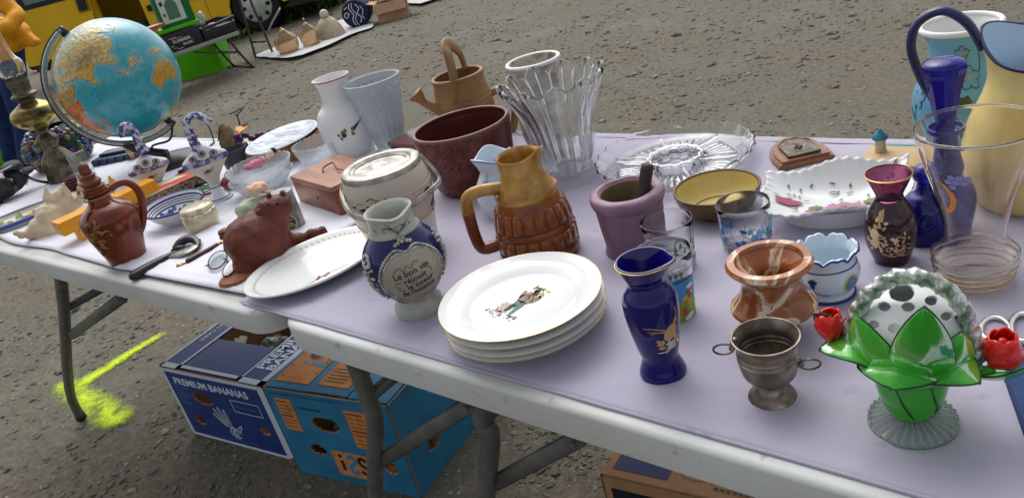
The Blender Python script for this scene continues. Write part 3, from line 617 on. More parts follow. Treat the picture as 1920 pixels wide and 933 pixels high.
# ---- pewter goblet with ring handles
pew = mat('pewter', (.34, .29, .245), .34, metal=.9, col2=(.12, .1, .08), scale=28, rough2=.55, bump=.25, bscale=200, bdist=.001)
t, P, o = pot('pewter_cup', 'small tarnished pewter footed cup with two ring handles', 'cup', (1446, 743), (1437, 630), [(0, 46), (.03, 46), (.08, 41), (.14, 29), (.2, 24), (.25, 25), (.32, 38), (.42, 51), (.6, 57), (.66, 57), (.68, 59), (.7, 57), (.74, 57.5), (.76, 59), (.78, 57.5), (.86, 57), (.93, 61), (1, 67)], .0022, pew, n=4, floor=.03)
for a, c in (((1368, 642), PI/2*-1), ((1500, 672), PI/2)):
    hc = HL(t, [(a[0], a[1], 0)])[0]; rad = .0115; s_ = 1 if hc.y > 0 else -1
    zr = hc.z; R0 = float(np.interp(zr, [p_[1] for p_ in o], [p_[0] for p_ in o])); e = Vector((.004, s_*R0, zr+.001))
    blob('lug', [((e.x, e.y, e.z), .0038), ((e.x, e.y+s_*.002, e.z-.005), .0032), ((e.x, e.y-s_*.002, e.z+.005), .003)], pew, t, .0012, 2)
    ce = e+Vector((.002, s_*.0095, -.004)); tube('ring_handle', [ce+Vector((.004*math.sin(b), .0098*math.cos(b), .0088*math.sin(b))) for b in [2*PI*k_/28 for k_ in range(28)]], .0011, pew, t, 8, sm=False, closed=True)
# ---- banded onyx urn
def marble(name, cols, sc, dist, stretch=(1, 1, 1), rough=.18, det=3):
    m = bpy.data.materials.new(name); m.use_nodes = True; nt_ = m.node_tree; b = nt_.nodes['Principled BSDF']; L = nt_.links.new; N = nt_.nodes.new
    tc = N('ShaderNodeTexCoord'); mp = N('ShaderNodeMapping'); mp.inputs['Scale'].default_value = stretch; mp.inputs['Rotation'].default_value = (.5, .9, .3); L(tc.outputs['Object'], mp.inputs[0])
    n = N('ShaderNodeTexNoise'); n.inputs['Scale'].default_value = sc; n.inputs['Detail'].default_value = det; n.inputs['Distortion'].default_value = dist; L(mp.outputs[0], n.inputs['Vector'])
    r = N('ShaderNodeValToRGB'); el = r.color_ramp.elements
    while len(el) < len(cols): el.new(.5)
    for q_, (p_, c_) in zip(el, cols): q_.position = p_; q_.color = (*c_, 1)
    L(n.outputs['Fac'], r.inputs[0]); L(r.outputs[0], b.inputs['Base Color']); b.inputs['Roughness'].default_value = rough; b.inputs['Coat Weight'].default_value = .4
    return m
ony = marble('banded_onyx', [(.30, srgb(134, 70, 22)), (.485, srgb(146, 80, 28)), (.505, srgb(186, 124, 70)), (.512, srgb(88, 70, 52)), (.518, srgb(210, 186, 160)), (.548, srgb(226, 210, 192)), (.553, srgb(100, 84, 66)), (.565, srgb(218, 192, 164)), (.61, srgb(160, 96, 42)), (.8, srgb(134, 70, 22))], 19, .9)
t, P, o = pot('onyx_urn', 'brown and cream banded onyx urn with flared rim behind the pewter cup', 'urn', (1468, 622), (1430, 492), [(0, 47), (.05, 46), (.1, 38), (.18, 25), (.26, 27), (.32, 55), (.37, 80), (.42, 82), (.48, 74), (.6, 62), (.72, 58), (.83, 62), (.93, 76), (.98, 84), (1, 83)], .011, ony, n=5, floor=.035, seg=80)
# ---- scalloped cachepot
P, q = measure((1553, 550), (1548, 474), [(0, 50), (.06, 51), (.12, 47), (.2, 46), (.35, 57), (.55, 63), (.72, 61), (.84, 56), (.92, 57), (1, 62)]); hz_ = q[-1][1]
def wsc(x, y, z):
    k = max(0, min(1, (z-hz_*.86)/(hz_*.14))); a = math.atan2(y, x); return (x, y, z+k*(.0035*abs(math.sin(a*4+.4))**.6*1.6+.0022*abs(math.sin(a*8+.4))))
t, P, o = pot('cachepot', 'white faience cachepot with scalloped blue rim and yellow flower', 'planter', (1553, 550), (1548, 474), [(0, 50), (.06, 51), (.12, 47), (.2, 46), (.35, 57), (.55, 63), (.72, 61), (.84, 56), (.92, 57), (1, 62)], .0035, M['porcelain_cool'], seg=120, warp=wsc)
bw = mat('blue_glaze_line', srgb(35, 50, 130), .2)
ring('blue_rim', o, hz_, .0014, bw, t, 0, warp=wsc); ring('blue_line', o, hz_*.82, .0008, bw, t, .0001); ring('blue_band', o, hz_*.07, .002, bw, t, -.0006)
fn = on_lathe(o, .78, hz_*.5, .0004)
def blossom(fn, x, y, r, n, mp_, mc, par, w=.45, nm='painted_flower', ri=0):
    decal(nm, [s_petal(x+math.cos(a)*ri, y+math.sin(a)*ri, r-ri, r*w, a) for a in [2*PI*k_/n for k_ in range(n)]], fn, mp_, par)
    if mc: decal(nm, [s_ell(x, y, r*.33, r*.33, 0, 12)], (lambda a, b: fn(a, b)) , mc, par)
blossom(fn, 0, 0, .0125, 18, C('painted_yellow', 190, 175, 70), None, t, .3); decal('painted_flower', [s_ell(0, 0, .0075, .009, 0, 16)], on_lathe(o, .78, hz_*.5, .0008), C('painted_teal', 90, 130, 155), t)
fn = on_lathe(o, -.35, hz_*.45, .0004); decal('painted_sprig', [s_petal(-.004, .008, .007, .003, a) for a in (.6, 1.1, 1.57, 2.1, 2.6)]+[s_ell(-.004, .006, .003, .004), s_line([(0, -.004), (.006, -.007), (.014, -.006)], .001), s_line([(.004, -.006), (.007, -.012)], .0009), s_line([(.008, -.007), (.012, -.011)], .0009), s_line([(-.004, .004), (-.002, -.004), (.002, -.008)], .001)], fn, bw, t)
# ---- purple gilded vase
pur = mat('amethyst_glass', (.38, .09, .2), .03, trans=.93, ior=1.35); purd = mat('dark_amethyst_glass', (.045, .012, .02), .05, trans=.25, ior=1.45, coat=.6)
P, q = measure((1674, 490), (1664, 325), [(0, 33), (.04, 34), (.12, 40), (.25, 49), (.4, 52), (.55, 46), (.66, 35), (.74, 27), (.79, 28), (.9, 38), (1, 46)]); t = thing('gilded_vase', 'dark amethyst glass vase with gold rim and gilded portrait', 'vase', P, face_dir(P)); o = cr(q, 5); i0 = next(i for i, p_ in enumerate(o) if p_[1] > q[7][1]*.97)
lathe('bowl', [(0, 0)]+o[:i0+1]+[(r-.002, z) for r, z in reversed(o[:i0+1]) if z > .006]+[(0, .006)], purd, t, 72)
lathe('neck', [(r+.0001, z+.0002) for r, z in o[i0:]]+[(o[-1][0]-.001, o[-1][1]+.001)]+[(r-.002, z+.0002) for r, z in reversed(o[i0:])]+[(o[i0][0]+.0001, o[i0][1]+.0002)], pur, t, 72)
ring('gold_rim', o, o[-1][1]-.0005, .0011, M['gold'], t, .0002); ring('gold_foot', o, .0015, .001, M['gold'], t, .0003)
gp = mat('gilding', (.72, .5, .27), .3, metal=.75); fn = on_lathe(o, -.62, o[-1][1]*.44, .0004); rg = random.Random(6)
decal('gilded_portrait', [s_ell(0, 0, .0055, .0065), s_ell(0, -.0115, .006, .005, .2), s_ell(.001, -.006, .003, .004)], on_lathe(o, -.62, o[-1][1]*.44, .0008), C('pale_gold', 225, 200, 150, .3), t)
decal('gilding', [s_petal(rg.uniform(-.009, .014), rg.uniform(-.018, .014), .007, .0035, rg.random()*6) for _ in range(34)]+[s_rect(.002+.002*i, .0032+.002*i, .015, .026+.001*i) for i in range(4)], fn, gp, t)
fn = on_lathe(o, .28, o[-1][1]*.27, .0004); sp = lambda cx, cy, r, s_: s_line([(cx+r*(1-k_/9)*math.cos(s_*k_*.8), cy+r*(1-k_/9)*math.sin(s_*k_*.8)) for k_ in range(8)], .0009)
decal('gilded_scroll', [sp(-.01, 0, .005, 1), sp(0, .004, .006, -1), sp(.009, .002, .005, 1), sp(.004, -.006, .005, 1), sp(-.006, -.007, .005, -1), sp(0, .014, .004, 1), s_line([(-.018, -.006), (-.008, -.01), (0, -.009), (.01, -.011), (.015, -.008)], .0014)]+[s_petal(rg.uniform(-.012, .012), rg.uniform(-.01, .018), .0055, .0028, rg.random()*6) for _ in range(26)], fn, gp, t)
# ---- tall flared clear vase at the right
peach = mat('peach_tinted_glass', (.97, .93, .88), .01, trans=1, ior=1.42)
t, P, o = pot('flared_glass_vase', 'large flared clear glass vase with ribbed base and orange leaf', 'vase', (1838, 528), (1820, 236), [(0, 64), (.03, 70), (.06, 72), (.075, 78), (.09, 73), (.115, 82), (.13, 76), (.155, 85), (.175, 80), (.2, 86), (.22, 80), (.28, 63), (.34, 60), (.45, 67), (.6, 82), (.75, 99), (.9, 116), (1, 125)], .0018, peach, n=4, floor=.006, seg=80)
ring('rim_bead', o, o[-1][1]+.0006, .0015, peach, t, -.0004)
for zz in (.05, .09, .13): ring('gold_line', o, o[-1][1]*zz, .0005, M['gold'], t, .0004)
ol = mat('orange_enamel', srgb(225, 140, 80), .4); fn = on_lathe(o, -.72, o[-1][1]*.62, .0005)
def leafarc(pts, wd): return s_line(pts, wd, 5)
decal('painted_leaf', [leafarc([(-.004, .028), (.004, .02), (.009, .008), (.006, -.006), (-.002, -.012), (-.009, -.006)], [.001, .004, .006, .006, .006, .003, .001])], fn, ol, t)
decal('painted_leaf', [leafarc([(.0, .025), (-.003, .005), (-.006, -.02)], [.002, .004, .004, .002])], on_lathe(o, .95, o[-1][1]*.6, .0005), mat('amber_enamel', srgb(185, 115, 60), .4), t)
decal('painted_grapes', [s_ell(-.002+.0062*(i % 3)-.003*(i//3 % 2), .034-.006*(i//3), .0032, .0032, 0, 14) for i in range(7)], on_lathe(o, -.4, o[-1][1]*.62, .0005), mat('frosted_enamel', srgb(140, 140, 190), .6), t)
# ---- cobalt bottles behind it
cg = mat('cobalt_glass', (.02, .02, .42), .02, trans=.75, ior=1.4, coat=.3)
def wlean(x, y, z): return (x, y, z)
t, P, o = pot('cobalt_decanter', 'tall cobalt blue glass decanter with large flat topped stopper', 'bottle', (1788, 438), (1756, 238), [(0, 44), (.04, 48), (.2, 56), (.35, 60), (.45, 52), (.52, 33), (.56, 30), (.62, 36), (.7, 32), (.8, 27), (.93, 26), (.96, 38), (1, 39)], .003, cg, n=4, seg=40)
z0 = o[-1][1]; sb = VPt(1758, 212, P)-P; st_ = cr([(.0, z0-.01), (.008, z0-.008), (.009, z0+.002)], 1)
kk = 1/pxm(P+Vector((0, 0, z0))); zt = loc(t, VPt(1752, 118, P)).z
lathe('stopper', [(0, z0-.01), (19*kk, z0-.008), (20*kk, z0+.004)]+cr([(20*kk, z0+.006), (25*kk, z0+(zt-z0)*.3), (35*kk, z0+(zt-z0)*.65), (43*kk, z0+(zt-z0)*.9), (40*kk, zt), (26*kk, zt+.004)], 4)+[(0, zt+.005)], cg, t, 10, lambda x, y, z: (x, y, z), ang=30)
t, P, o = pot('cobalt_bottle', 'squat round cobalt glass scent bottle with ball stopper beside the gilded vase', 'bottle', (1745, 448), (1722, 340), [(0, 40), (.05, 44), (.3, 50), (.55, 47), (.75, 35), (.85, 18), (1, 14)], .003, cg, n=5, seg=48)
blob('stopper', [((0, 0, o[-1][1]+.01), (.014, .014, .013)), ((0, 0, o[-1][1]+.001), .008)], cg, t, .0015, 2)
decal('etched_disc', [s_line([(.009*math.cos(a), .009*math.sin(a)) for a in [k_*.4 for k_ in range(16)]], .0012, 3)], on_lathe(o, .1, o[-1][1]*.5), C('cobalt_light', 60, 60, 190, .2), t)
# ---- light blue enamel vase with blossoms
lb = mat('sky_blue_enamel', srgb(95, 160, 190), .25, col2=srgb(110, 170, 195), scale=12, coat=.3)
t, P, o = pot('enamel_vase', 'large sky blue enamel vase painted with blossom branches and white rim', 'vase', (1800, 300), (1801, 46), [(0, 55), (.1, 68), (.25, 88), (.42, 95), (.55, 90), (.68, 70), (.78, 60), (.87, 62), (.95, 72), (1, 80)], .003, lb, n=5, seg=72, fmf=None)
wh = mat('white_enamel', srgb(225, 225, 222), .25); ring('white_rim', o, o[-1][1], .0042, wh, t, -.001, seg=8); ii = [(r-.0034, z) for r, z in o if z > o[-1][1]*.5]
lathe('white_lining', ii, wh, t, 64)
fn = on_lathe(o, .25, o[-1][1]*.6, .0006); fn1 = on_lathe(o, .25, o[-1][1]*.6, .0012); gm = C('branch_green', 70, 90, 62); ou = C('outline_navy', 45, 75, 105)
def oblossom(x, y, r, fa, fb):
    decal('painted_flower', [s_ell(x+math.cos(a)*r*.55, y+math.sin(a)*r*.55, r*.5, r*.4, a, 12) for a in [2*PI*k_/5+.3 for k_ in range(5)]], fa, ou, t)
    decal('painted_flower', [s_ell(x+math.cos(a)*r*.55, y+math.sin(a)*r*.55, r*.42, r*.32, a, 12) for a in [2*PI*k_/5+.3 for k_ in range(5)]], fb, C('blossom_blue', 105, 155, 185), t)
    decal('painted_flower', [s_ell(x, y, r*.25, r*.25, 0, 10)], fb, C('blossom_yellow', 170, 160, 90), t)
oblossom(-.012, .05, .012, fn, fn1); oblossom(.0, .018, .015, fn, fn1)
decal('painted_branch', [s_line([(.0, .055), (-.006, .04), (-.01, .03)], .003), s_line([(.016, .062), (.02, .035), (.012, .02)], .0015), s_petal(-.03, -.012, .022, .014, .3), s_petal(-.012, -.02, .02, .014, 1.2), s_petal(-.02, -.01, .02, .012, 1.9)], fn, gm, t, True)
fl_ = on_lathe(o, -1.0, o[-1][1]*.42, .0006); decal('painted_branch', [s_line([(-.02, .01), (-.008, -.004), (.004, -.016), (.02, -.022)], .003), s_line([(-.008, -.004), (-.002, .018)], .002)], fl_, gm, t, True); oblossom(-.002, .026, .014, fl_, on_lathe(o, -1.0, o[-1][1]*.42, .0012))
# ---- yellow enamel jug
ye = mat('yellow_enamel', srgb(238, 216, 140), .22, col2=srgb(214, 184, 104), scale=9, coat=.4, col3=srgb(230, 214, 150), scale3=14, lo3=.5, hi3=.8)
B_, T_ = (1935, 372), (1938, 92)
P, q = measure(B_, T_, [(0, 95), (.06, 112), (.2, 134), (.38, 140), (.55, 128), (.72, 103), (.86, 92), (1, 99)]); hz_ = q[-1][1]
def wj(x, y, z):
    k = max(0, min(1, (z-hz_*.84)/(hz_*.16)))**1.4; a = math.atan2(y, x)+1.9; a = (a+PI) % (2*PI)-PI
    d = math.atan2(y, x)-.2; return (x*(1+.16*k*math.exp(-(a/.55)**2)), y*(1+.16*k*math.exp(-(a/.55)**2)), z+k*(.022*math.exp(-(a/.8)**2)-.012*math.cos(d)*.9))
t, P, o = pot('enamel_jug', 'big yellow enamel jug with pale blue lining and dark blue loop handle', 'jug', B_, T_, [(0, 95), (.06, 112), (.2, 134), (.38, 140), (.55, 128), (.72, 103), (.86, 92), (1, 99)], .0025, ye, n=5, seg=80, warp=wj)
ne = mat('navy_enamel', srgb(42, 42, 84), .18, coat=.4); ring('navy_rim', o, hz_, .0022, ne, t, -.001, warp=wj, seg=8)
lathe('lining', [(r-.0031, z+.0005) for r, z in o if z > hz_*.3], mat('pale_blue_enamel', srgb(190, 215, 235), .25), t, 80, wj)
hp = HL(t, [(1842, 92), (1815, 45), (1768, 20), (1722, 42), (1708, 85), (1720, 130), (1745, 178), (1790, 230), (1812, 262)]); tube('handle', hp, [.008, .0095, .0095, .0095, .0095, .0095, .009, .008, .008], ne, t, 12, 6, flat=(1, .6))
# ---- green glass basket with roses
P = W(1711, 792); t = thing('glass_basket', 'green glass leaf basket with clear twisted handle and two red roses', 'basket', P, face_dir(P))
gg = mat('green_glass', (.035, .42, .025), .08, trans=.35, col2=(.13, .62, .07), scale=26, stretch=(1, 1, .3), lo=.42, hi=.62, ior=1.4, bump=.5, bscale=90, bdist=.0015, coat=.3); gc = mat('green_cased_glass', (.045, .42, .03), .12, trans=.15, ior=1.4, coat=.6, bump=.3, bscale=70, bdist=.001); gdk = mat('dark_green_edge', (.008, .06, .015), .08, coat=.5)
kk = 1/pxm(P); dr = 87*kk; dp = [(0, 0), (dr*.93, 0), (dr, .003), (dr*.98, .007), (dr*.7, .0105), (dr*.42, .013), (0, .014)]
lathe('foot', dp, mat('ribbed_foot_glass', (.86, .93, .88), .1, trans=.8, ior=1.4), t, 150, lambda x, y, z: (x, y, z+(.0024*math.cos(30*math.atan2(y, x)) if z > .006 and math.hypot(x, y) > dr*.3 else 0)))
ring('foot_edge', [(dr, 0), (dr, 1)], .002, .002, mat('pale_green_edge', (.1, .45, .12), .05, trans=.6), t, -.0018, seg=8)
bh = loc(t, VPt(1705, 640, P)).z; bo = [(36*kk, .012), (50*kk, .02), (62*kk, .034), (69*kk, bh*.55), (71*kk, bh*.8), (73*kk, bh)]
lathe('bowl', walls(bo, .003, .004, 5), gc, t, 64)
fnb = on_lathe(cr(bo, 5), 0, bh*.45, .0006)
decal('dark_vein', [s_line([(-.012, .02), (-.006, 0), (.002, -.018)], [.001, .002, .002, .001]), s_line([(.014, .024), (.018, .006), (.024, -.008), (.022, -.02)], [.001, .002, .003, .001])], fnb, gdk, t)
def leaf(tip, root, wd, sag, m, nm='leaf', th=.0022, curl=.25, nrm=None, e=.8):
    a, b = Vector(root), Vector(tip); d = b-a; side = d.cross(Vector(nrm) if nrm else Vector((0, 0, 1))).normalized(); up = side.cross(d).normalized(); V, F = [], []; NU, NV = 16, 10
    for s_ in (0, 1):
        for i in range(NU+1):
            for j in range(NV+1):
                s, v = i/NU, j/NV*2-1; ww = wd*.5*((1-s**1.5)**.95*(.85+1.25*s))
                p = a+d*s+up*(math.sin(PI*s)*sag)+side*(v*ww)+up*(abs(v)**1.6*ww*curl+.0009*math.sin(s*3+v*30)*(1-s*.3)); V.append(p-up*th*s_*(1-.5*abs(v)))
    n = NV+1; K = (NU+1)*n
    for i in range(NU):
        for j in range(NV): a_ = i*n+j; F += [(a_, a_+n, a_+n+1, a_+1), (K+a_, K+a_+1, K+a_+n+1, K+a_+n)]
    for i in range(NU): F += [(i*n, K+i*n, K+(i+1)*n, (i+1)*n), (i*n+NV, (i+1)*n+NV, K+(i+1)*n+NV, K+i*n+NV)]
    F += [(NU*n+j, K+NU*n+j, K+NU*n+j+1, NU*n+j+1) for j in range(NV)]+[(j, j+1, K+j+1, K+j) for j in range(NV)]
    ob = mesh(nm, V, F, m, t); 
    for s_, kx in ((-1, 0), (1, NV)): tube('leaf_edge', [V[i*n+kx] for i in range(NU+1)], .0009, gdk, t, 6, sm=False)
    return ob
HH = lambda x, y, d=0: HL(t, [(x, y, d)])[0]
rz = bh*.93; rr = 66*kk
leaf(HH(1735, 574, -.045), (rr*.95, .006, rz-.024), .047, -.008, gg, curl=.35, nrm=(-1, 0, .3))
leaf(HH(1604, 588, -.02), (rr*.75, -rr*.5, rz-.022), .047, -.010, gg, curl=.35, nrm=(-1, .6, .3))
leaf(HH(1803, 622, -.02), (rr*.7, rr*.7, rz-.022), .045, -.010, gg, curl=.35, nrm=(-1, -.6, .3))
leaf(HH(1536, 655, -.012), (rr*.3, -rr*.8, rz-.004), .046, .012, gg, curl=-.22, nrm=(0, 0, 1))
leaf(HH(1838, 718, -.035), (rr*.6, rr*.55, rz-.004), .052, .010, gg, curl=-.2, nrm=(0, 0, 1))
leaf(HH(1668, 728, -.055), (rr*.75, -rr*.25, rz-.002), .062, .008, gg, curl=-.22, nrm=(0, 0, 1))
leaf(HH(1620, 640, .06), (-rr*.6, -rr*.5, rz), .04, .0, gg, curl=.2, nrm=(1, .3, .6)); leaf(HH(1770, 630, .06), (-rr*.6, rr*.5, rz), .04, 0, gg, curl=.2, nrm=(1, -.3, .6))
hp = HL(t, [(1592, 655), (1596, 610), (1620, 562), (1660, 528), (1705, 517), (1755, 530), (1797, 565), (1818, 610), (1826, 655), (1822, 690)])
q = cr(hp, 18); ch = mat('twisted_glass', (.9, .92, .9), .04, trans=.55, ior=1.5, metal=.35, col2=(.3, .36, .3), scale=90, lo=.45, hi=.58)
V = []; Pq, fr_ = frames(q); Vv, Ff = [], []; sg = 18
for i, (p_, (a_, b_)) in enumerate(zip(Pq, fr_)):
    for j in range(sg):
        an = 2*PI*j/sg; rr2 = .0068*(1+.13*math.cos(3*an-i*.5)+.07*math.cos(i*1.0)); Vv.append(p_+(a_*math.cos(an)+b_*math.sin(an))*rr2)
for i in range(len(Pq)-1):
    for j in range(sg): Ff.append((i*sg+j, i*sg+(j+1) % sg, (i+1)*sg+(j+1) % sg, (i+1)*sg+j))
mesh('handle', Vv, Ff, ch, t); tube('handle_core', [q_ for q_ in hp], .0022, mat('green_core', (.1, .5, .12), .1, trans=.7), t, 8, 6)
red = mat('red_glass', (.75, .015, .01), .12, trans=.15, coat=.6, bump=.6, bscale=120, bdist=.002)
def rose(cx, cy, s, lean, d):
    c = HH(cx, cy, d); r = s*kk
    for k_ in range(5):
        a = k_*2*PI/5+lean; V, F = [], []; n = 9
        for i in range(n+1):
            for j in range(n+1):
                v = i/n; w_ = (j/n-.5)*2.0; rad = r*(.42+.5*math.sin(PI*(v*.7+.12)))*(1+.06*k_); V.append(c+Vector((math.cos(a+w_+v*.5)*rad, math.sin(a+w_+v*.5)*rad, r*(-1.05+2.15*v-.42*(w_)**2*v+.1*math.sin(k_*2+w_*3)))))
        for i in range(n):
            for j in range(n): q_ = i*(n+1)+j; F.append((q_, q_+1, q_+n+2, q_+n+1))
        ob = mesh('rose_petal', V, F, red, t); md = ob.modifiers.new('thick', 'SOLIDIFY'); md.thickness = .0016; 
    blob('rose_heart', [(tuple(c+Vector((0, 0, -r*.1))), (r*.62, r*.62, r*.85)), (tuple(c+Vector((0, 0, r*.55))), (r*.3, r*.3, r*.35))], red, t, .0016, 2, .0012, 180)
    return c, r
c1, r1 = rose(1556, 607, 27, .3, 0); c2, r2_ = rose(1880, 655, 32, 1.2, 0)
leaf(c1+Vector((.004, .0, .004))+Vector((0, -.012, .01)), c1+Vector((0, .012, -.026)), .026, .004, gdk, nrm=(-1, .2, 0)); leaf(c1+Vector((0, .021, .012)), c1+Vector((.0, .014, -.022)), .016, .002, gdk, nrm=(-1, 0, 0)); leaf(c1+Vector((0, .01, -.022)), c1+Vector((0, .034, -.026)), .03, 0, gg)
leaf(HH(1795, 592), c2+Vector((-.004, -.022, -.022)), .026, .004, gdk, nrm=(-1, -.2, 0)); leaf(c2+Vector((.004, .026, -.008)), c2+Vector((0, -.024, -.028)), .03, -.008, gg, nrm=(-.6, 0, 1)); 
tube('stem', [c2+Vector((0, -.005, -.02)), c2+Vector((0, -.026, -.026)), HH(1820, 690)], .0045, gg, t); tube('stem', [c1+Vector((0, .004, -.02)), c1+Vector((0, .022, -.028)), HH(1600, 650)], .0045, gg, t)
# white perforated flower frog leaning inside the basket
fgw = mat('white_glazed_frog', (.66, .68, .68), .3); gw = W(1711, 770); zf = bh+.006
fc = loc(t, VPt(1700, 618, P, .012)); Rf = 105*kk; tg = thing('flower_frog', 'white domed flower frog pierced with round holes inside the green basket', 'flower frog', Vector(t.location)+Matrix.Rotation(t.rotation_euler.z, 3, 'Z') @ fc, t.rotation_euler.z)
dirs = []
ntl = Matrix.Rotation(R_(18), 3, 'Y')
for hx_, hy_, hr in ((1690, 548, 27), (1632, 562, 12), (1658, 582, 14), (1703, 582, 14), (1747, 573, 14), (1678, 617, 14), (1722, 612, 13), (1775, 600, 13), (1640, 612, 12), (1700, 640, 12)):
    dv = HL(t, [(hx_, hy_, 0)])[0]-fc; y_ = dv.y/Rf; zz = dv.z/Rf; dirs.append((y_, zz, hr*kk/Rf*1.0))
V, F, idx = [], [], {}; NP, NT = 80, 220
hol = [(d_[0], min(.9, max(0, d_[1]+.02)), d_[2]*.85) for d_ in dirs]
def inh(x, y, z, s=1):
    # how the photo's view sees the dome: elevation about 30 degrees
    a = R_(27); yy = y; up = z*math.cos(a)-x*math.sin(a)*.0; up = z*math.cos(a)-(x)*math.sin(a)
    fr_ = x*math.cos(a)+z*math.sin(a)
    if fr_ < 0: return False
    for hy, hz2, hr in hol:
        asp = 1
        if ((yy-hy)/hr)**2+((up-(hz2*math.cos(a)))/(hr*(.72)))**2 < 1: return True
    return False
def sph(i, j): ph = PI*.5*(i/NP)**.9; th = 2*PI*j/NT; return (math.sin(ph)*math.cos(th), math.sin(ph)*math.sin(th), math.cos(ph)*.92)
keep = set()
for i in range(NP):
    for j in range(NT):
        c_ = sph(i+.5, j+.5)
        if not inh(*c_): keep.add((i, j))
def vid(i, j, d):
    if i == 0: j = 0
    key = (i, j % NT, d)
    if key not in idx: v_ = sph(i, j); s_ = Rf*(1 if d == 0 else .955); idx[key] = len(V); V.append((v_[0]*s_, v_[1]*s_, v_[2]*s_))
    return idx[key]
for (i, j) in keep:
    for d in (0, 1):
        f = [vid(i, j, d), vid(i+1, j, d), vid(i+1, j+1, d), vid(i, j+1, d)]; f = f if d == 0 else f[::-1]; f2 = [x for k_, x in enumerate(f) if x not in f[:k_]]; F.append(tuple(f2))
    for di, dj, e in ((0, -1, ((i, j), (i+1, j))), (0, 1, ((i+1, j+1), (i, j+1))), (-1, 0, ((i, j+1), (i, j))), (1, 0, ((i+1, j), (i+1, j+1)))):
        nb = (i+di, (j+dj) % NT)
        if nb not in keep and i+di >= 0:
            f = [vid(*e[0], 0), vid(*e[0], 1), vid(*e[1], 1), vid(*e[1], 0)]; f2 = [x for k_, x in enumerate(f) if x not in f[:k_]]
            if len(f2) > 2: F.append(tuple(f2))
o_ = mesh('dome', V, F, fgw, tg, loc=(0, 0, -Rf*.05)); sharp(o_, 40); lathe('inner_floor', [(0, .004), (Rf*.93, .004), (Rf*.93, 0), (0, 0)], fgw, tg, 64, loc=(0, 0, Rf*.12))
# ---- barrel shaped brown jug
amb = mat('amber_glaze', srgb(142, 78, 28), .11, col2=srgb(104, 48, 16), scale=14, coat=.6, bump=.15, bscale=60); hon = mat('honey_glaze', srgb(182, 142, 70), .14, col2=srgb(150, 104, 42), scale=30, coat=.6, bump=.15, bscale=90)
t_pts = [(0, 66), (.05, 70), (.12, 73), (.3, 73), (.45, 68), (.58, 61), (.64, 57), (.68, 53), (.76, 46), (.84, 42), (.92, 44), (1, 48)]
P, q = measure((1014, 478), (972, 290), t_pts); hz_ = q[-1][1]
t = thing('barrel_jug', 'amber glazed stoneware jug shaped like a barrel with pinched honey neck', 'jug', P, face_dir(P)); o = cr(q, 5); zs = q[6][1]; i0 = min(range(len(o)), key=lambda i: abs(o[i][1]-zs))
wf = spout(.34, .95, hz_*.8, hz_, .5, .012, .12)
lathe('barrel', [(0, 0)]+o[:i0+1]+[(r-.004, z) for r, z in reversed(o[:i0+1]) if z > .006]+[(0, .006)], amb, t, 72)
col = [(o[i0][0]+.002, o[i0][1]-.004), (o[i0][0]+.0035, o[i0][1]), (o[i0][0]+.002, o[i0][1]+.005)]+o[i0+2:]
lathe('neck', col+[(col[-1][0]-.0015, col[-1][1]+.0015), (col[-1][0]-.004, col[-1][1])]+[(r-.005, z) for r, z in reversed(o[i0:-2])]+[col[0]], hon, t, 72, wf)
for za, zb in ((.05, .16), (.30, .37), ): ring('hoop', o, hz_*(za+zb)/2, hz_*(zb-za)*.5, amb, t, -.001, flat=(1, .5), seg=10)
for k_ in range(0): pass
def patch(name, prof, t0, t1, z0, z1, m, parent, out=.0030, nt_=4, nz=4, bev=.16):
    us, vs = (0, .07, .5, .93, 1), (0, .05, .5, .95, 1)
    z_ = [p[1] for p in prof]; r_ = [p[0] for p in prof]; V, F = [], []
    for j in range(nz+1):
        for i in range(nt_+1):
            e = min(i, nt_-i, j, nz-j); r = float(np.interp(z0+(z1-z0)*j/nz, z_, r_))+(out if e > 0 else -.0008)
            u_ = i/nt_; v = j/nz
            if e == 0: pass
            a = t0+(t1-t0)*us[i]; z = z0+(z1-z0)*vs[j]; r = float(np.interp(z, z_, r_))+(out if e > 0 else -.0008); V.append((r*math.cos(a), r*math.sin(a), z))
    n = nt_+1
    for j in range(nz):
        for i in range(nt_): F.append((j*n+i, j*n+i+1, (j+1)*n+i+1, (j+1)*n+i))
    return mesh(name, V, F, m, parent, True)
for (za, zb) in ((.01, .045), (.165, .295), (.375, .545)):
    N_ = 20
    src = None
    for i in range(N_):
        a = 2*PI*i/N_; ob = patch('stave', o, a+.02, a+2*PI/N_-.02, hz_*za, hz_*zb, amb, t) if src is None else None
        if src is None: src = ob
        else: ob = src.copy(); link(ob, t); ob.rotation_euler = (0, 0, a)
hp = HL(t, [(944, 352), (900, 358), (876, 372), (878, 400), (890, 440), (903, 464), (925, 462), (948, 450)]); hk = cr(hp, 5)
half = len(hk)//2-6
tube('handle', hp[:4], .0095, hon, t, 12, 6); tube('handle', hp[3:], [.0095, .009, .009, .0095, .009], amb, t, 12, 6)
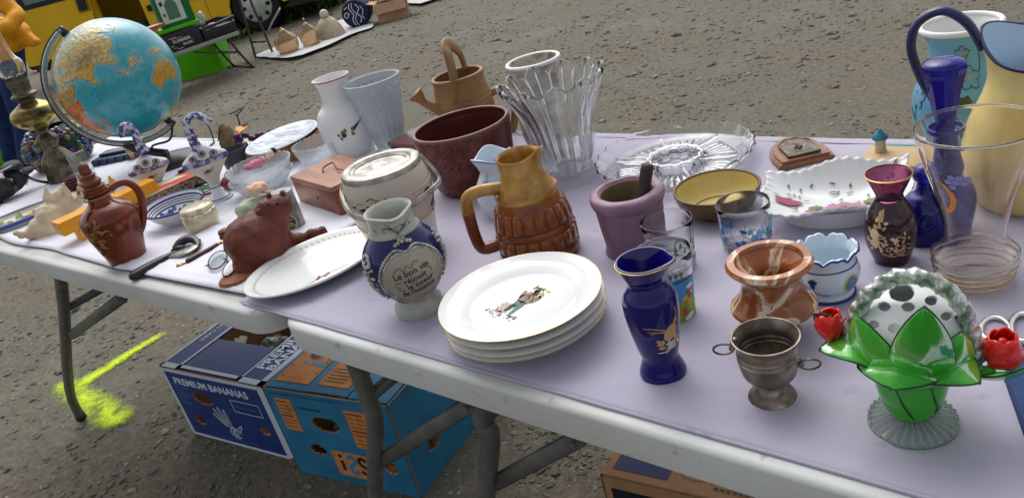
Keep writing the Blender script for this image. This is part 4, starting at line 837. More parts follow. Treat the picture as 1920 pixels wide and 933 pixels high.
# ---- mortar and pestle
mt = mat('mauve_glaze', srgb(142, 112, 130), .38, col2=srgb(122, 92, 108), scale=16, bump=.4, bscale=70, bdist=.003, coat=.15, col3=srgb(160, 140, 150), scale3=90, lo3=.66, hi3=.72)
mi = mat('mortar_inside', srgb(135, 122, 90), .8, col2=srgb(105, 92, 65), scale=25, bump=.6, bscale=90)
P, q = measure((1191, 464), (1177, 354), [(0, 58), (.03, 60), (.1, 57), (.4, 61), (.7, 64), (.77, 63), (.8, 68), (.9, 72), (.97, 70), (1, 64)]); o = cr(q, 5)
t = thing('mortar', 'mauve glazed stone mortar with thick rolled rim', 'mortar', P, face_dir(P)); h_ = q[-1][1]; wb_ = lambda x, y, z: (x*(1+.012*noise.noise(Vector((x*30, y*30, z*20)))), y*(1+.012*noise.noise(Vector((x*30, y*30, z*20)))), z+.0012*noise.noise(Vector((x*50, y*50, 1))))
lathe('body', [(0, 0)]+o+[(o[-1][0]-.006, h_+.0005), (o[-1][0]-.010, h_-.004)], mt, t, 72, wb_); ri = o[-1][0]-.010
lathe('hollow', cr([(ri, h_-.004), (ri*.97, h_*.7), (ri*.8, h_*.35), (ri*.4, h_*.18), (0, h_*.15)], 5), mi, t, 72, wb_)
pb = Vector(P)+Matrix.Rotation(face_dir(P), 3, 'Z') @ Vector((.012, .0, h_*.22)); pt = VPt(1214, 312, P, -.002)
tube('pestle', [pb, pb+(pt-pb)*.3, pb+(pt-pb)*.97, pt], [.013, .0095, .0088, .0078], mat('pestle_wood', srgb(78, 66, 62), .5, col2=srgb(60, 48, 45), scale=40, stretch=(1, 1, .2)), None, 16, 4)
tag(bpy.context.scene.objects[-1] if False else [x for x in COL.objects if x.name == 'pestle'][0], 'dark wooden pestle standing in the mauve mortar', 'pestle')
# ---- mustard bowl
mb = mat('brown_bowl_glaze', srgb(112, 88, 48), .3, col2=srgb(92, 68, 36), scale=20, coat=.3); my = mat('mustard_glaze', srgb(205, 186, 118), .25, col2=srgb(192, 170, 100), scale=14, coat=.4, col3=srgb(160, 130, 70), scale3=70, lo3=.7, hi3=.75)
t, P, o = pot('stoneware_bowl', 'shallow brown stoneware bowl with mustard yellow glazed inside', 'bowl', (1349, 396), (1344, 352), [(0, 48), (.12, 52), (.3, 66), (.6, 77), (1, 83)], .004, mb, seg=72)
ii = [(r-.0042, z+.0006) for r, z in o if z > .006]; lathe('yellow_glaze', [(0, .0058), (ii[0][0], .0058)]+ii, my, t, 72); ring('rim', o, o[-1][1]+.0012, .0022, mb, t, -.0015)
# ---- tumblers
def tumbler(label, B, T, pts, th=.0016):
    t, P, o = pot('drinking_glass', label, 'glass', B, T, pts, th, M['glass'], 'glass_body', .008, 3, 64, group='printed drinking glasses'); return t, P, o
rg = random.Random(9)
t, P, o = tumbler('clear tumbler with blue balloon doodles beside the yellow bowl', (1403, 462), (1391, 379), [(0, 44), (.05, 46), (.5, 49), (1, 52)]); H_ = o[-1][1]
b1, b2_, wl = C('print_royal', 40, 95, 190), C('print_sky', 130, 185, 220), C('print_ink', 40, 60, 110)
for a0 in (-.9, 0, .95):
    fn = on_lathe(o, a0, H_*.45, .0005); fn2 = on_lathe(o, a0, H_*.45, .0009)
    decal('printed_doodles', [s_ell(rg.uniform(-.016, .016), rg.uniform(-.022, .02), rg.uniform(.003, .006), rg.uniform(.004, .007), rg.random(), 14) for _ in range(7)], fn, b2_, t)
    decal('printed_doodles', [s_ell(rg.uniform(-.016, .016), rg.uniform(-.012, .024), .003, .0045, rg.random(), 12) for _ in range(3)], fn2, b1, t)
    sq = []
    for _ in range(12):
        x0, y0 = rg.uniform(-.018, .018), rg.uniform(-.03, .02); sq.append(s_line([(x0+.0045*math.cos(k_*1.0)*(1-k_*.1), y0+.004*math.sin(k_*1.0)*(1-k_*.08)) for k_ in range(7)], .0006))
    sq += [s_line([(rg.uniform(-.018, .018), rg.uniform(-.03, .02)) for _ in range(3)], .0005) for _ in range(4)]
    decal('printed_doodles', sq, fn2, wl, t)
decal('printed_star', [s_poly([(.006*math.cos(PI/2+k_*PI/5)*(1 if k_ % 2 == 0 else .45), .002+.006*math.sin(PI/2+k_*PI/5)*(1 if k_ % 2 == 0 else .45)) for k_ in range(10)])], on_lathe(o, .15, H_*.55, .0011), C('print_teal', 90, 160, 175), t)
t, P, o = tumbler('clear tumbler with red lettering and green trees behind the picture glass', (1263, 503), (1249, 412), [(0, 42), (.05, 43), (.5, 46), (1, 50)]); H_ = o[-1][1]
rd = C('print_red', 190, 50, 60); gr2 = C('print_pine', 80, 130, 100)
decal('red_lettering', [s_text('fete', .011, -.008, .0, 0, 1), s_text('au village', .009, .006, -.012)], on_lathe(o, -.5+PI*.75, H_*.85, .0005), rd, t)
decal('red_lettering', [s_line([(-.012+i*.004, .002*(-1)**i) for i in range(8)], .0012), s_line([(-.01+i*.004, -.006+.002*(-1)**i) for i in range(7)], .0012)], on_lathe(o, -.8, H_*.84, .0005), rd, t)
decal('printed_trees', [s_poly([(x, y), (x+.006, y), (x+.003, y+.013)]) for x, y in [(-.016, 0), (-.008, .003), (0, 0), (.008, .003), (.014, -.002)]]+[s_poly([(x-.001, y-.006), (x+.007, y-.006), (x+.003, y+.004)]) for x, y in [(-.016, 0), (0, 0), (.014, -.002)]], on_lathe(o, .6, H_*.55, .0005), gr2, t)
decal('small_print', [s_line([(x, y), (x+.003, y+.0015), (x+.005, y-.001)], .0007) for x in (0, .006) for y in [-.03+.006*i for i in range(8)]], on_lathe(o, 1.1, H_*.5, .0005), wl, t)
t, P, o = tumbler('clear tumbler with a blue and green cottage picture behind the cobalt vase', (1266, 588), (1239, 470), [(0, 40), (.04, 42), (.5, 47), (1, 55)]); H_ = o[-1][1]
fa = [on_lathe(o, .45, H_*.36, .0004+.0003*i) for i in range(5)]
decal('picture_sky', [s_rect(-.04, .026, -.002, .026, 14, 3), s_ell(-.01, .026, .03, .006, 0, 20)], fa[0], C('print_azure', 55, 150, 205), t); decal('picture_grass', [s_rect(-.04, .026, -.03, -.002, 14, 3)], fa[0], C('print_lime', 130, 165, 50), t)
decal('picture_house', [s_poly([(-.006, -.022), (.012, -.022), (.012, .0), (.008, .008), (.0, .002)])], fa[1], C('print_straw', 215, 180, 55), t)
decal('picture_grid', [s_line([(-.004+i*.003, -.02), (-.001+i*.0025, 0)], .0004, 1) for i in range(5)]+[s_line([(-.005, -.018+j*.004), (.011, -.018+j*.004)], .0004, 1) for j in range(5)], fa[2], C('print_ochre', 160, 120, 40), t)
decal('picture_detail', [s_ell(.012, .008, .005, .0085, 0, 14), s_rect(.0, .005, -.02, -.01)], fa[2], C('print_rust', 165, 80, 50), t)
decal('picture_detail', [s_ell(.012, .017, .0055, .0035, 0, 14), s_ell(.008, -.024, .008, .004, .3, 14), s_ell(.014, .008, .0015, .002)], fa[3], C('print_milk', 225, 225, 220), t)
decal('picture_lettering', [s_text('douce', .0055, -.012, .008), s_text('chaleur', .0055, -.011, .002)], fa[3], wl, t)
decal('red_line', [s_line([(.05*math.cos(a)-.0, .0) if False else (x_, 0) for x_ in [-.12+i*.006 for i in range(41)] for a in (0,)], .0008, 1)], on_lathe(o, .2, H_*.8, .0004), rd, t)
decal('picture_trees', [s_petal(-.03+i*.006, .03, .009, .005, PI/2) for i in range(8)], on_lathe(o, .1, H_*.38, .0005), gr2, t)
# ---- blue stoneware jug with motto
sb = mat('cobalt_stoneware', srgb(26, 28, 84), .14, coat=.6, bump=.12, bscale=60); sg_ = mat('grey_stoneware', srgb(186, 188, 178), .3, col2=srgb(166, 170, 160), scale=25, coat=.3); sgd = mat('relief_stoneware', srgb(188, 188, 176), .45, col2=srgb(140, 143, 134), scale=90, bump=.8, bscale=260)
pts = [(0, 45), (.03, 47), (.09, 46), (.13, 38), (.17, 41), (.28, 60), (.42, 74), (.55, 77), (.66, 71), (.76, 55), (.8, 47), (.86, 43), (.94, 43), (1, 47)]
P, q = measure((783, 580), (731, 390), pts); o = cr(q, 5); hz_ = q[-1][1]; t = thing('motto_jug', 'cobalt blue stoneware wine jug with a heart medallion and french motto', 'jug', P, face_dir(P))
ia = min(range(len(o)), key=lambda i: abs(o[i][1]-q[4][1])); ib = min(range(len(o)), key=lambda i: abs(o[i][1]-q[10][1]))
wf = spout(.28, .12, hz_*.84, hz_, .45, -.002)
lathe('foot', [(0, 0)]+o[:ia+1]+[(0, o[ia][1]-.001)], sg_, t, 64)
lathe('belly', o[ia:ib+1]+[(r-.004, z) for r, z in reversed(o[ia:ib+1])], sb, t, 72)
lathe('neck', [(o[ib][0]+.0004, o[ib][1]-.001)]+[(r+.0004, z) for r, z in o[ib:]]+[(o[-1][0]-.002, hz_+.002), (o[-1][0]-.004, hz_)]+[(r-.0045, z) for r, z in reversed(o[ib:-1])]+[(o[ib][0]-.004, o[ib][1]-.01), (0, .02)], sg_, t, 72, wf)
R0 = float(np.interp(q[10][1], [p[1] for p in o], [p[0] for p in o]))
bv, bf = [], []
def beads(name, pts_, r, m, par):
    V, F = [], []; bm = bmesh.new()
    for p_ in pts_: bmesh.ops.create_icosphere(bm, subdivisions=1, radius=r, matrix=Matrix.Translation(p_))
    me = bpy.data.meshes.new(name); bm.to_mesh(me); bm.free(); me.materials.append(m); me.polygons.foreach_set('use_smooth', [True]*len(me.polygons)); ob = bpy.data.objects.new(name, me); link(ob, par); return ob
beads('bead_band', [((R0+.0012)*math.cos(a), (R0+.0012)*math.sin(a), q[10][1]+.0005) if False else Vector(((R0+.0012)*math.cos(a), (R0+.0012)*math.sin(a), q[10][1]+.0005)) for a in [2*PI*k_/56 for k_ in range(56)]], .0018, sg_, t)
def heart(s, n=60):
    P_ = []
    for i in range(n):
        a = 2*PI*i/n; r = s*(1+.06*math.cos(2*a)) ; x, y = r*math.cos(a), r*math.sin(a)*1.08; y += -.14*s*math.exp(-(x/(.25*s))**2)*(1 if y > 0 else 0)*1.2; P_.append((x, y))
    return P_
ms = .0385*pxm(P)/1100; ms = 56/pxm(P); th_ = .12; zm = hz_*.46
fm_ = [on_lathe(o, th_, zm, off) for off in (.001, .0022, .003)]
hr_ = heart(ms); V = [(0, 0)]+[(x*k_/6, y*k_/6) for k_ in range(1, 7) for x, y in hr_]; n = 60; F = [(0, 1+i, 1+(i+1) % n) for i in range(n)]+[(1+k_*n+i, 1+(k_+1)*n+i, 1+(k_+1)*n+(i+1) % n, 1+k_*n+(i+1) % n) for k_ in range(5) for i in range(n)]
decal('medallion', (V, F), fm_[0], mat('medallion_clay', srgb(160, 152, 138), .35, coat=.3), t)
rng_ = heart(ms*1.08, 72); beads('medallion_frame', [Vector(fm_[0](x, y)) for x, y in rng_], ms*.058, sgd, t); tube('medallion_frame', [fm_[0](x, y) for x, y in heart(ms*.99, 60)], ms*.03, sgd, t, 6, sm=False, closed=True)
beads('medallion_crest', [Vector(fm_[1](x*ms, y*ms)) for x, y in [(0, 1.18), (-.1, 1.24), (.1, 1.24), (0, 1.32), (-.2, 1.16), (.2, 1.16), (-.32, 1.13), (.32, 1.13)]], ms*.075, sgd, t)
# applied leaf relief at both sides of the belly
for sgn in (-1, 1):
    fr2 = on_lathe(o, th_+sgn*1.25, zm*1.12, .0012); rg = random.Random(5+sgn)
    beads('leaf_relief', [Vector(fr2(rg.gauss(0, .006), rg.uniform(-.036, .03))) for _ in range(60)], .0026, sgd, t)
fr2 = on_lathe(o, th_, hz_*.9, .0012); rg = random.Random(2); beads('neck_relief', [Vector(fr2(rg.gauss(0, .0085), rg.gauss(.0, .0045))) for _ in range(46)], .002, sgd, t)
decal('neck_lines', [s_line([(-.016, .004), (-.006, -.002), (0, -.009), (.008, -.002), (.018, .004)], .001), s_line([(-.01, .006), (-.004, -.004)], .0008), s_line([(.004, .004), (.01, -.004)], .0008)], on_lathe(o, th_, hz_*.9, .0034), sb, t)
ft_ = on_lathe(o, th_, zm, .0016); ik = C('motto_ink', 40, 36, 34, .5); S_ = ms/.036
tx_ = lambda s, sz, x, y: s_text(s, sz*S_, x*S_, y*S_, .12, .95, bold=.00012)
decal('motto_lettering', [tx_('Le bon vin', .0108, -.002, .0075), tx_('réjouit', .0108, .0, -.0015), tx_('le coeur', .0108, .005, -.0095), tx_("de l'homme", .0102, .001, -.0185)], ft_, ik, t)
decal('motto_scroll', [s_line([(x_*S_, y_*S_) for x_, y_ in Q], .0007) for Q in ([(-.022, .014), (-.015, .019), (-.011, .014), (-.006, .019), (-.002, .015), (.003, .021), (.008, .02)], [(-.026, -.003), (-.02, -.006), (-.024, -.01), (-.016, -.011), (-.02, -.016), (-.012, -.016)], [(.012, .012), (.018, .014), (.016, .008), (.021, .006), (.019, .001)], [(-.024, .002), (-.02, .0), (-.016, .002)])], ft_, ik, t)
# ---- biscuit barrel
bc = mat('cream_earthenware', srgb(196, 184, 170), .22, coat=.4, col2=srgb(186, 174, 160), scale=10); plm = mat('plated_metal', (.5, .48, .43), .42, metal=.7, col2=(.28, .27, .24), scale=45, bump=.2, bscale=200)
pts = [(0, 55), (.05, 62), (.3, 69), (.5, 77), (.62, 82), (.8, 84), (.9, 82), (1, 77)]
P, q = measure((766, 468), (715, 318), pts); o = cr(q, 5); hz_ = q[-1][1]
t = thing('biscuit_barrel', 'cream biscuit barrel with metal lid and bail handle painted with dark leaves', 'biscuit barrel', P, face_dir(P))
bw_ = mat('white_earthenware', srgb(200, 200, 198), .22, coat=.4); ib = min(range(len(o)), key=lambda i: abs(o[i][1]-hz_*.45))
lathe('lower_body', [(0, 0)]+o[:ib+1], bw_, t, 72); lathe('upper_body', [(r, z) for r, z in o[ib:]]+[(r-.004, z) for r, z in reversed(o)]+[(0, .004)], bc, t, 72)
ring('yellow_band', o, hz_*.45, .0022, C('band_yellow', 200, 160, 60, .3), t, -.0012); ring('moulded_line', o, hz_*.49, .0018, bc, t, -.0004); ring('moulded_line', o, hz_*.8, .0014, bc, t, -.0004)
r1 = o[-1][0]; lathe('lid', cr([(0, hz_+.0065), (r1*.18, hz_+.0065), (r1*.24, hz_+.008), (r1*.3, hz_+.0065), (r1*.62, hz_+.005), (r1*.68, hz_+.008), (r1*.74, hz_+.0075), (r1*.8, hz_+.011), (r1*.9, hz_+.0115), (r1*.98, hz_+.0095)], 3)+[(r1*1.0, hz_+.007), (r1*1.0, hz_-.008), (r1*1.03, hz_-.009), (r1*1.03, hz_-.0115), (r1*.985, hz_-.0115)], plm, t, 72, ang=30)
hb_ = HL(t, [(645, 345, 0), (640, 362, -.01), (651, 392, -.05), (672, 408, -.068), (715, 408, -.078), (770, 385, -.07), (808, 357, -.05), (824, 338, -.025), (812, 316, -.01), (789, 292, 0)]); tube('bail_handle', hb_, .0035, plm, t, 8, 6, flat=(.55, 1.2)); tube('bail_handle', [p_+Vector((0, 0, .0032)) for p_ in hb_], .0016, plm, t, 6, 6)
dkl = C('leaf_black', 28, 24, 24, .3); fn = on_lathe(o, -.42, hz_*.72, .0005); fnb = on_lathe(o, .95, hz_*.62, .0005)
decal('painted_leaf', [s_poly([(-.03, .004), (-.022, .0), (-.012, -.006), (-.002, -.008), (.006, -.004), (.0, .004), (-.01, .007), (-.02, .007)])], fn, dkl, t)
decal('painted_scroll', [s_line([(.004, .012), (.008, .018), (.012, .012), (.008, .006), (.014, .004), (.018, .012), (.022, .018), (.022, .008), (.026, .006), (.029, .012), (.032, .006), (.038, .008)], .0011)], fn, dkl, t); decal('painted_petal', [s_petal(-.004, .008, .01, .007, 1.2)], fn, C('petal_yellow', 205, 165, 60), t)
decal('painted_leaf', [s_poly([(-.012, .014), (-.004, .02), (.008, .018), (.012, .01), (.004, .004), (-.006, .004)]), s_poly([(.004, -.01), (.012, -.004), (.016, -.014), (.012, -.026), (.006, -.022)])]+[s_line([(.016, .006), (.02, -.01), (.026, -.02), (.024, -.032)], .0014), s_line([(.02, -.008), (.028, -.006)], .0012), s_line([(.025, -.018), (.032, -.018)], .0012)], fnb, dkl, t); decal('painted_petal', [s_petal(.014, .018, .01, .007, .6)], fnb, C('petal_yellow', 205, 165, 60), t)
fnl = on_lathe(o, -.62, hz_*.76, .0006); decal('painted_leaf', [s_poly([(-.036, .006), (-.026, .002), (-.012, -.008), (.002, -.012), (.012, -.008), (.006, .006), (-.008, .010), (-.022, .006)])], fnl, dkl, t); decal('painted_scroll', [s_line([(.004, .012), (.012, .016), (.02, .012)], .0014)], fnl, dkl, t); decal('painted_petal', [s_petal(.014, -.004, .012, .009, .4)], fnl, C('petal_yellow', 205, 165, 60), t)
# ---- big maroon pot
mp_ = mat('maroon_speckled_glaze', srgb(112, 50, 38), .34, col2=srgb(84, 34, 28), scale=55, coat=.3, bump=.3, bscale=300, col3=srgb(50, 22, 20), scale3=220, lo3=.52, hi3=.6)
t, P, o = pot('flower_pot', 'big maroon speckled stoneware planter pot without a plant', 'pot', (893, 346), (864, 233), [(0, 62), (.04, 67), (.12, 73), (.35, 83), (.6, 88), (.85, 92), (.95, 94), (1, 92)], .006, mp_, seg=80)
lathe('glossy_lining', [(r-.0064, z+.001) for r, z in o if z > .01]+[], mat('maroon_gloss', srgb(84, 40, 36), .12, coat=.5), t, 72); ring('rolled_rim', o, o[-1][1], .0038, mat('maroon_rim', srgb(112, 76, 70), .25, coat=.4), t, -.002, seg=8)
# ---- terracotta basket jug
tc_ = mat('terracotta_salt_glaze', srgb(148, 112, 70), .42, col2=srgb(126, 92, 56), scale=12, coat=.15, bump=.25, bscale=60)
pts = [(0, 46), (.2, 50), (.45, 54), (.6, 54), (.7, 53), (.9, 49), (1, 49)]
P, q = measure((893, 268), (856, 142), pts); h_ = q[-1][1]
wr = lambda x, y, z: (x*(1+.012*math.sin(z*620)*(1 if z < h_*.93 else 0)), y*(1+.012*math.sin(z*620)*(1 if z < h_*.93 else 0)), z)
t, P, o = pot('watering_jug', 'terracotta watering jug with strap handle over the opening and flared spout', 'jug', (893, 268), (856, 142), pts, .005, tc_, n=8, seg=64, warp=wr); ring('rim', o, h_, .0045, tc_, t, -.002, seg=8)
hp = HL(t, [(858, 190, -.048), (852, 150, -.048), (842, 110, -.03), (837, 90, -.008), (846, 84, .012), (862, 100, .035), (872, 128, .048)]); tube('strap_handle', hp, .0125, tc_, t, 12, 6, flat=(1.3, .45), up=(1, -.6, 0))
hp = HL(t, [(845, 215, -.02), (820, 205, -.02), (795, 192, -.02), (786, 183, -.02), (778, 176, -.02)]); tube('spout', hp, [.016, .011, .0085, .013, .0185], tc_, t, 16, 5)
hp = HL(t, [(905, 190, 0), (925, 172, 0), (946, 166, 0), (962, 176, 0), (966, 200, 0), (962, 240, 0), (945, 262, 0), (925, 262, 0)]); tube('side_handle', hp, .0085, tc_, t, 12, 5)
# ---- white speckled vase behind the crystal
spk = mat('speckled_earthenware', srgb(196, 188, 178), .4, col2=srgb(150, 135, 122), scale=45, lo=.5, hi=.62, col3=srgb(110, 98, 88), scale3=28, lo3=.6, hi3=.68)
t, P, o = pot('speckled_vase', 'off white vase with grey speckled body standing behind the crystal vase', 'vase', (1038, 290), (1000, 114), [(0, 36), (.1, 42), (.3, 50), (.5, 50), (.7, 44), (.84, 44), (.93, 50), (1, 50)], .005, spk, seg=64)
ring('white_rim', o, o[-1][1], .0042, M['porcelain'], t, -.0005, seg=8)
# ---- crystal vase
pts = [(0, 48), (.05, 50), (.1, 46), (.15, 44), (.22, 47), (.28, 51), (.45, 58), (.65, 66), (.82, 78), (.93, 90), (1, 97)]
P, q = measure((1076, 336), (1030, 152), pts); h_ = q[-1][1]
def wc(x, y, z):
    a = math.atan2(y, x); k = max(0, min(1, (z/h_-.82)/.18)); fl = .075*abs(math.cos(5.5*a))**.7*(1 if z > h_*.16 else .3)-.05*(.5+.5*math.cos(22*a))**6
    pt_ = abs(math.cos(a*5.5))**1.0; s = 1+fl+k*.05*(pt_-.5); return (x*s, y*s, z+k*k*.018*(pt_-.5))
t, P, o = pot('crystal_vase', 'tall clear cut crystal vase with flared petal rim', 'vase', (1076, 336), (1030, 152), pts, .006, M['glass'], n=6, floor=.022, seg=264, warp=wc)
# ---- large divided crystal dish
P, q = measure((1268, 312), (1262, 282), [(0, 122), (.25, 130), (1, 152)]); h_ = q[-1][1]; t = thing('crystal_dish', 'wide round clear crystal dish with a ring of petal compartments', 'dish', P, face_dir(P)); R1 = q[-1][0]; Rb = q[0][0]
def wd_(x, y, z):
    a = math.atan2(y, x); r = math.hypot(x, y); ou_ = r > Rb*.97; k = z/h_ if ou_ else 0
    tooth = ((a*24/(2*PI)) % 1); return (x*(1+.012*math.cos(24*a)*k), y*(1+.012*math.cos(24*a)*k), z+(.0045*(tooth-.5)*k*k*(1 if z > h_*.6 else 0)))
lathe('dish_body', [(0, 0), (Rb*.98, 0), (Rb, .002)]+cr([(Rb, .002), (Rb+(R1-Rb)*.55, h_*.5), (R1, h_)], 6)+[(R1-.0025, h_+.001)]+cr([(R1-.004, h_), (Rb+(R1-Rb)*.4, h_*.45), (Rb*.94, .007)], 5)+[(Rb*.93, .0062), (0, .006)], M['glass'], t, 200, wd_, ang=40)
lathe('centre_well', cr([(Rb*.4, .0066), (Rb*.37, .014), (Rb*.39, .021), (Rb*.415, .022), (Rb*.43, .014), (Rb*.44, .0066)], 4), M['glass_bump'], t, 120, lambda x, y, z: (x*(1+.05*math.cos(12*math.atan2(y, x))), y*(1+.05*math.cos(12*math.atan2(y, x))), z))
for k_ in range(6):
    a = k_*PI/3+.2; c, s = math.cos(a), math.sin(a); tube('divider', [(c*r_, s*r_, z_) for r_, z_ in ((Rb*.43, .014), (Rb*.6, .016), (Rb*.8, .016), (Rb*.97, .018))], .0032, M['glass'], t, 8, 5, flat=(1.3, .5), up=(0, 0, 1))
star = []
for k_ in range(48):
    a = k_*2*PI/48; c, s = math.cos(a), math.sin(a)
    if (a-.2) % (PI/3) < .09 or (a-.2) % (PI/3) > PI/3-.06: continue
    tube('cut_ray', [(c*Rb*.5, s*Rb*.5, .0066), (c*Rb*.75, s*Rb*.75, .0085), (c*Rb*.92, s*Rb*.92, .0066)], .0028, M['glass'], t, 5, 3, flat=(.7, 1))
# ---- white floral tray
pc = mat('faience_white', (.72, .74, .74), .15, coat=.4)
cn = [W(1424, 322, TZ+.05), W(1692, 283, TZ+.07), W(1728, 358, TZ+.05), W(1440, 405, TZ+.04)]
ctr = sum(cn, Vector())/4; gx = ((cn[1]+cn[2])/2-(cn[0]+cn[3])/2); Lx = gx.length; ang = math.atan2(gx.y, gx.x); gy = ((cn[0]+cn[1])/2-(cn[2]+cn[3])/2); Ly = gy.length
t = thing('faience_tray', 'white scalloped faience tray on a low foot painted with pink flowers', 'tray', (ctr.x, ctr.y, TZ), ang); NX, NY = 90, 56; V, F = [], []
def tz_(x, y):   # x,y in -1..1
    ex, ey = abs(x), abs(y); return .022+(((.026*ex**3)**2+(.030*ey**3*(1.1 if y > 0 else .55))**2)**.5)*(1-.3*ex*ex*ey*ey)+.010*(x*.5+.5)*max(0, y)+.004*math.sin(x*5+1)*ey**2
def tp(x, y):
    sc_ = 1+.02*math.cos(x*9)*abs(y)**4-.0; sy = 1+.035*math.sin(x*6.3+.8)*abs(y)**3; return Vector((x*Lx/2*(1+.035*math.cos(y*5)*abs(x)**3), y*Ly/2*sy, tz_(x, y)))
for s_ in (0, 1):
    for j in range(NY+1):
        for i in range(NX+1):
            x, y = i/NX*2-1, j/NY*2-1; e = max(abs(x), abs(y)); p = tp(x, y); rp_ = .0013*math.sin((x*40 if abs(y) > abs(x) else y*26))*max(0, (e-.86)/.14); p.z += rp_-.0038*s_; V.append(p)
n = NX+1; K = (NY+1)*n
for j in range(NY):
    for i in range(NX): a_ = j*n+i; F += [(a_, a_+1, a_+n+1, a_+n), (K+a_, K+a_+n, K+a_+n+1, K+a_+1)]
for i in range(NX): F += [(i, K+i, K+i+1, i+1), (NY*n+i, NY*n+i+1, K+NY*n+i+1, K+NY*n+i)]
for j in range(NY): F += [(j*n, (j+1)*n, K+(j+1)*n, K+j*n), (j*n+NX, K+j*n+NX, K+(j+1)*n+NX, (j+1)*n+NX)]
mesh('tray_body', V, F, pc, t)
lathe('foot', [(.0, .001), (.33*Lx, 0), (.36*Lx, .002), (.38*Lx, .02), (.40*Lx, .026)], pc, t, 64, lambda x, y, z: (x, y*(Ly/Lx)*1.0, z))
def ftray(off): return lambda x, y: tuple(tp(x, y)+Vector((0, 0, .0025+off)))
A = ftray(0); A2 = ftray(.0005); pk, pk2 = C('painted_pink', 165, 70, 105), C('painted_mauve', 185, 120, 150); gn, gy_ = C('painted_green', 105, 130, 50), C('painted_grey_green', 95, 110, 95)
decal('painted_flower', [s_petal(-.68, -.1, .22, .16, a) for a in (-.2, .4, -.8, -1.4, 1.3, -2.2, 2.2)], A, pk, t); decal('painted_flower', [s_petal(.1, -.42, .32, .2, a) for a in (.1, .75, 1.5, 2.3, 3.0)], A, pk2, t); decal('painted_flower', [s_ell(-.35, -.6, .08, .12), s_ell(.1, -.42, .05, .07)], A2, pk, t)
decal('painted_leaf', [s_petal(-.18, -.42, .24, .24, 2.5), s_petal(.36, -.3, .26, .26, .6), s_petal(.42, -.32, .34, .2, -.05)], A, gn, t)
rg = random.Random(11)
decal('painted_sprig', [s_line([(-.3, -.72), (-.1, -.64), (.1, -.62), (.35, -.5), (.55, -.5)], .022), s_line([(.1, -.6), (.12, -.35), (.05, -.15)], .02), s_line([(.3, -.5), (.25, -.3), (.32, -.1)], .02)]+[s_petal(x_, y_, .12, .04, rg.random()*6) for x_, y_ in [(rg.uniform(-.8, .8), rg.uniform(-.5, .85)) for _ in range(44)]], A, gy_, t)
# ---- arched wooden plaque
w_ = mat('oiled_wood', srgb(150, 105, 78), .4, col2=srgb(125, 84, 60), scale=14, stretch=(1, 6, 1), coat=.1)
base = W(1515, 312); U = (W(1575, 300)-W(1462, 325)); U.z = 0; wdt = U.length; U.normalize(); t = thing('plaque', 'small arched wooden plaque with a cast bronze relief lying by the back edge', 'plaque', base, math.atan2(U.y, U.x))
ln = (W(1556, 263)-W(1515, 315)).length*1.0
def arch(w2, l): return [(-w2, 0), (w2, 0), (w2*1.05, l*.35), (w2*.9, l*.65), (w2*.55, l*.87), (0, l), (-w2*.55, l*.87), (-w2*.9, l*.65), (-w2*1.05, l*.35)]
av = cr(arch(wdt*.46, ln)[2:], 4); prism('board', [(-wdt*.46, 0), (wdt*.46, 0)]+av, 0, .010, w_, t, .002); prism('board_step', [(x*.88, y*.92+.004) for x, y in [(-wdt*.46, 0), (wdt*.46, 0)]+av], .0102, .014, w_, t, .0015)
brz = mat('cast_bronze', srgb(120, 112, 98), .5, metal=.6, col2=srgb(85, 78, 66), scale=60, bump=.8, bscale=220, bdist=.003)
prism('relief', [(-wdt*.27, ln*.12), (wdt*.27, ln*.12), (wdt*.27, ln*.58), (wdt*.2, ln*.68), (wdt*.1, ln*.76), (-wdt*.1, ln*.76), (-wdt*.2, ln*.68), (-wdt*.27, ln*.58)], .0142, .0175, brz, t, .0008)
tube('relief_frame', [(-wdt*.27, ln*.12, .0175), (wdt*.27, ln*.12, .0175), (wdt*.27, ln*.6, .0175), (wdt*.1, ln*.77, .0175), (-wdt*.1, ln*.77, .0175), (-wdt*.27, ln*.6, .0175)], .0016, brz, t, 6, sm=False, closed=True); beads('relief_figure', [Vector((0, ln*.4, .019)), Vector((0, ln*.46, .019)), Vector((0, ln*.33, .0185)), Vector((.004, ln*.38, .0185)), Vector((-.004, ln*.38, .0185))], .0032, brz, t)
# ---- little tower ornament
P, q = measure((1654, 290), (1648, 258), [(0, 13), (1, 11)]); t = thing('tower_ornament', 'small ceramic round tower ornament with teal conical roof', 'ornament', P, 0); h_ = q[-1][1]; sd_ = mat('sand_ceramic', srgb(205, 190, 160), .5, col2=srgb(180, 160, 130), scale=40)
lathe('tower', [(0, 0), (q[0][0], 0), (q[1][0]*.9, h_*.6), (q[1][0], h_), (0, h_)], sd_, t, 20); rt = q[1][0]; lathe('roof', [(0, h_-.001), (rt*1.45, h_-.001), (rt*1.4, h_+.002), (rt*.7, h_+.009), (rt*.25, h_+.013), (0, h_+.017)], mat('teal_glaze', srgb(50, 130, 145), .3, col2=srgb(40, 105, 125), scale=80), t, 20)
box('plinth', -.02, .075, -.05, .03, -.0, .006, mat('tan_plinth', srgb(190, 160, 120), .6), t, .002); decal('teal_edge', [s_rect(-.018, .073, .022, .028)], on_plane((0, 0, .006), (1, 0, 0), (0, 1, 0)), C('teal_line', 60, 140, 145), t)
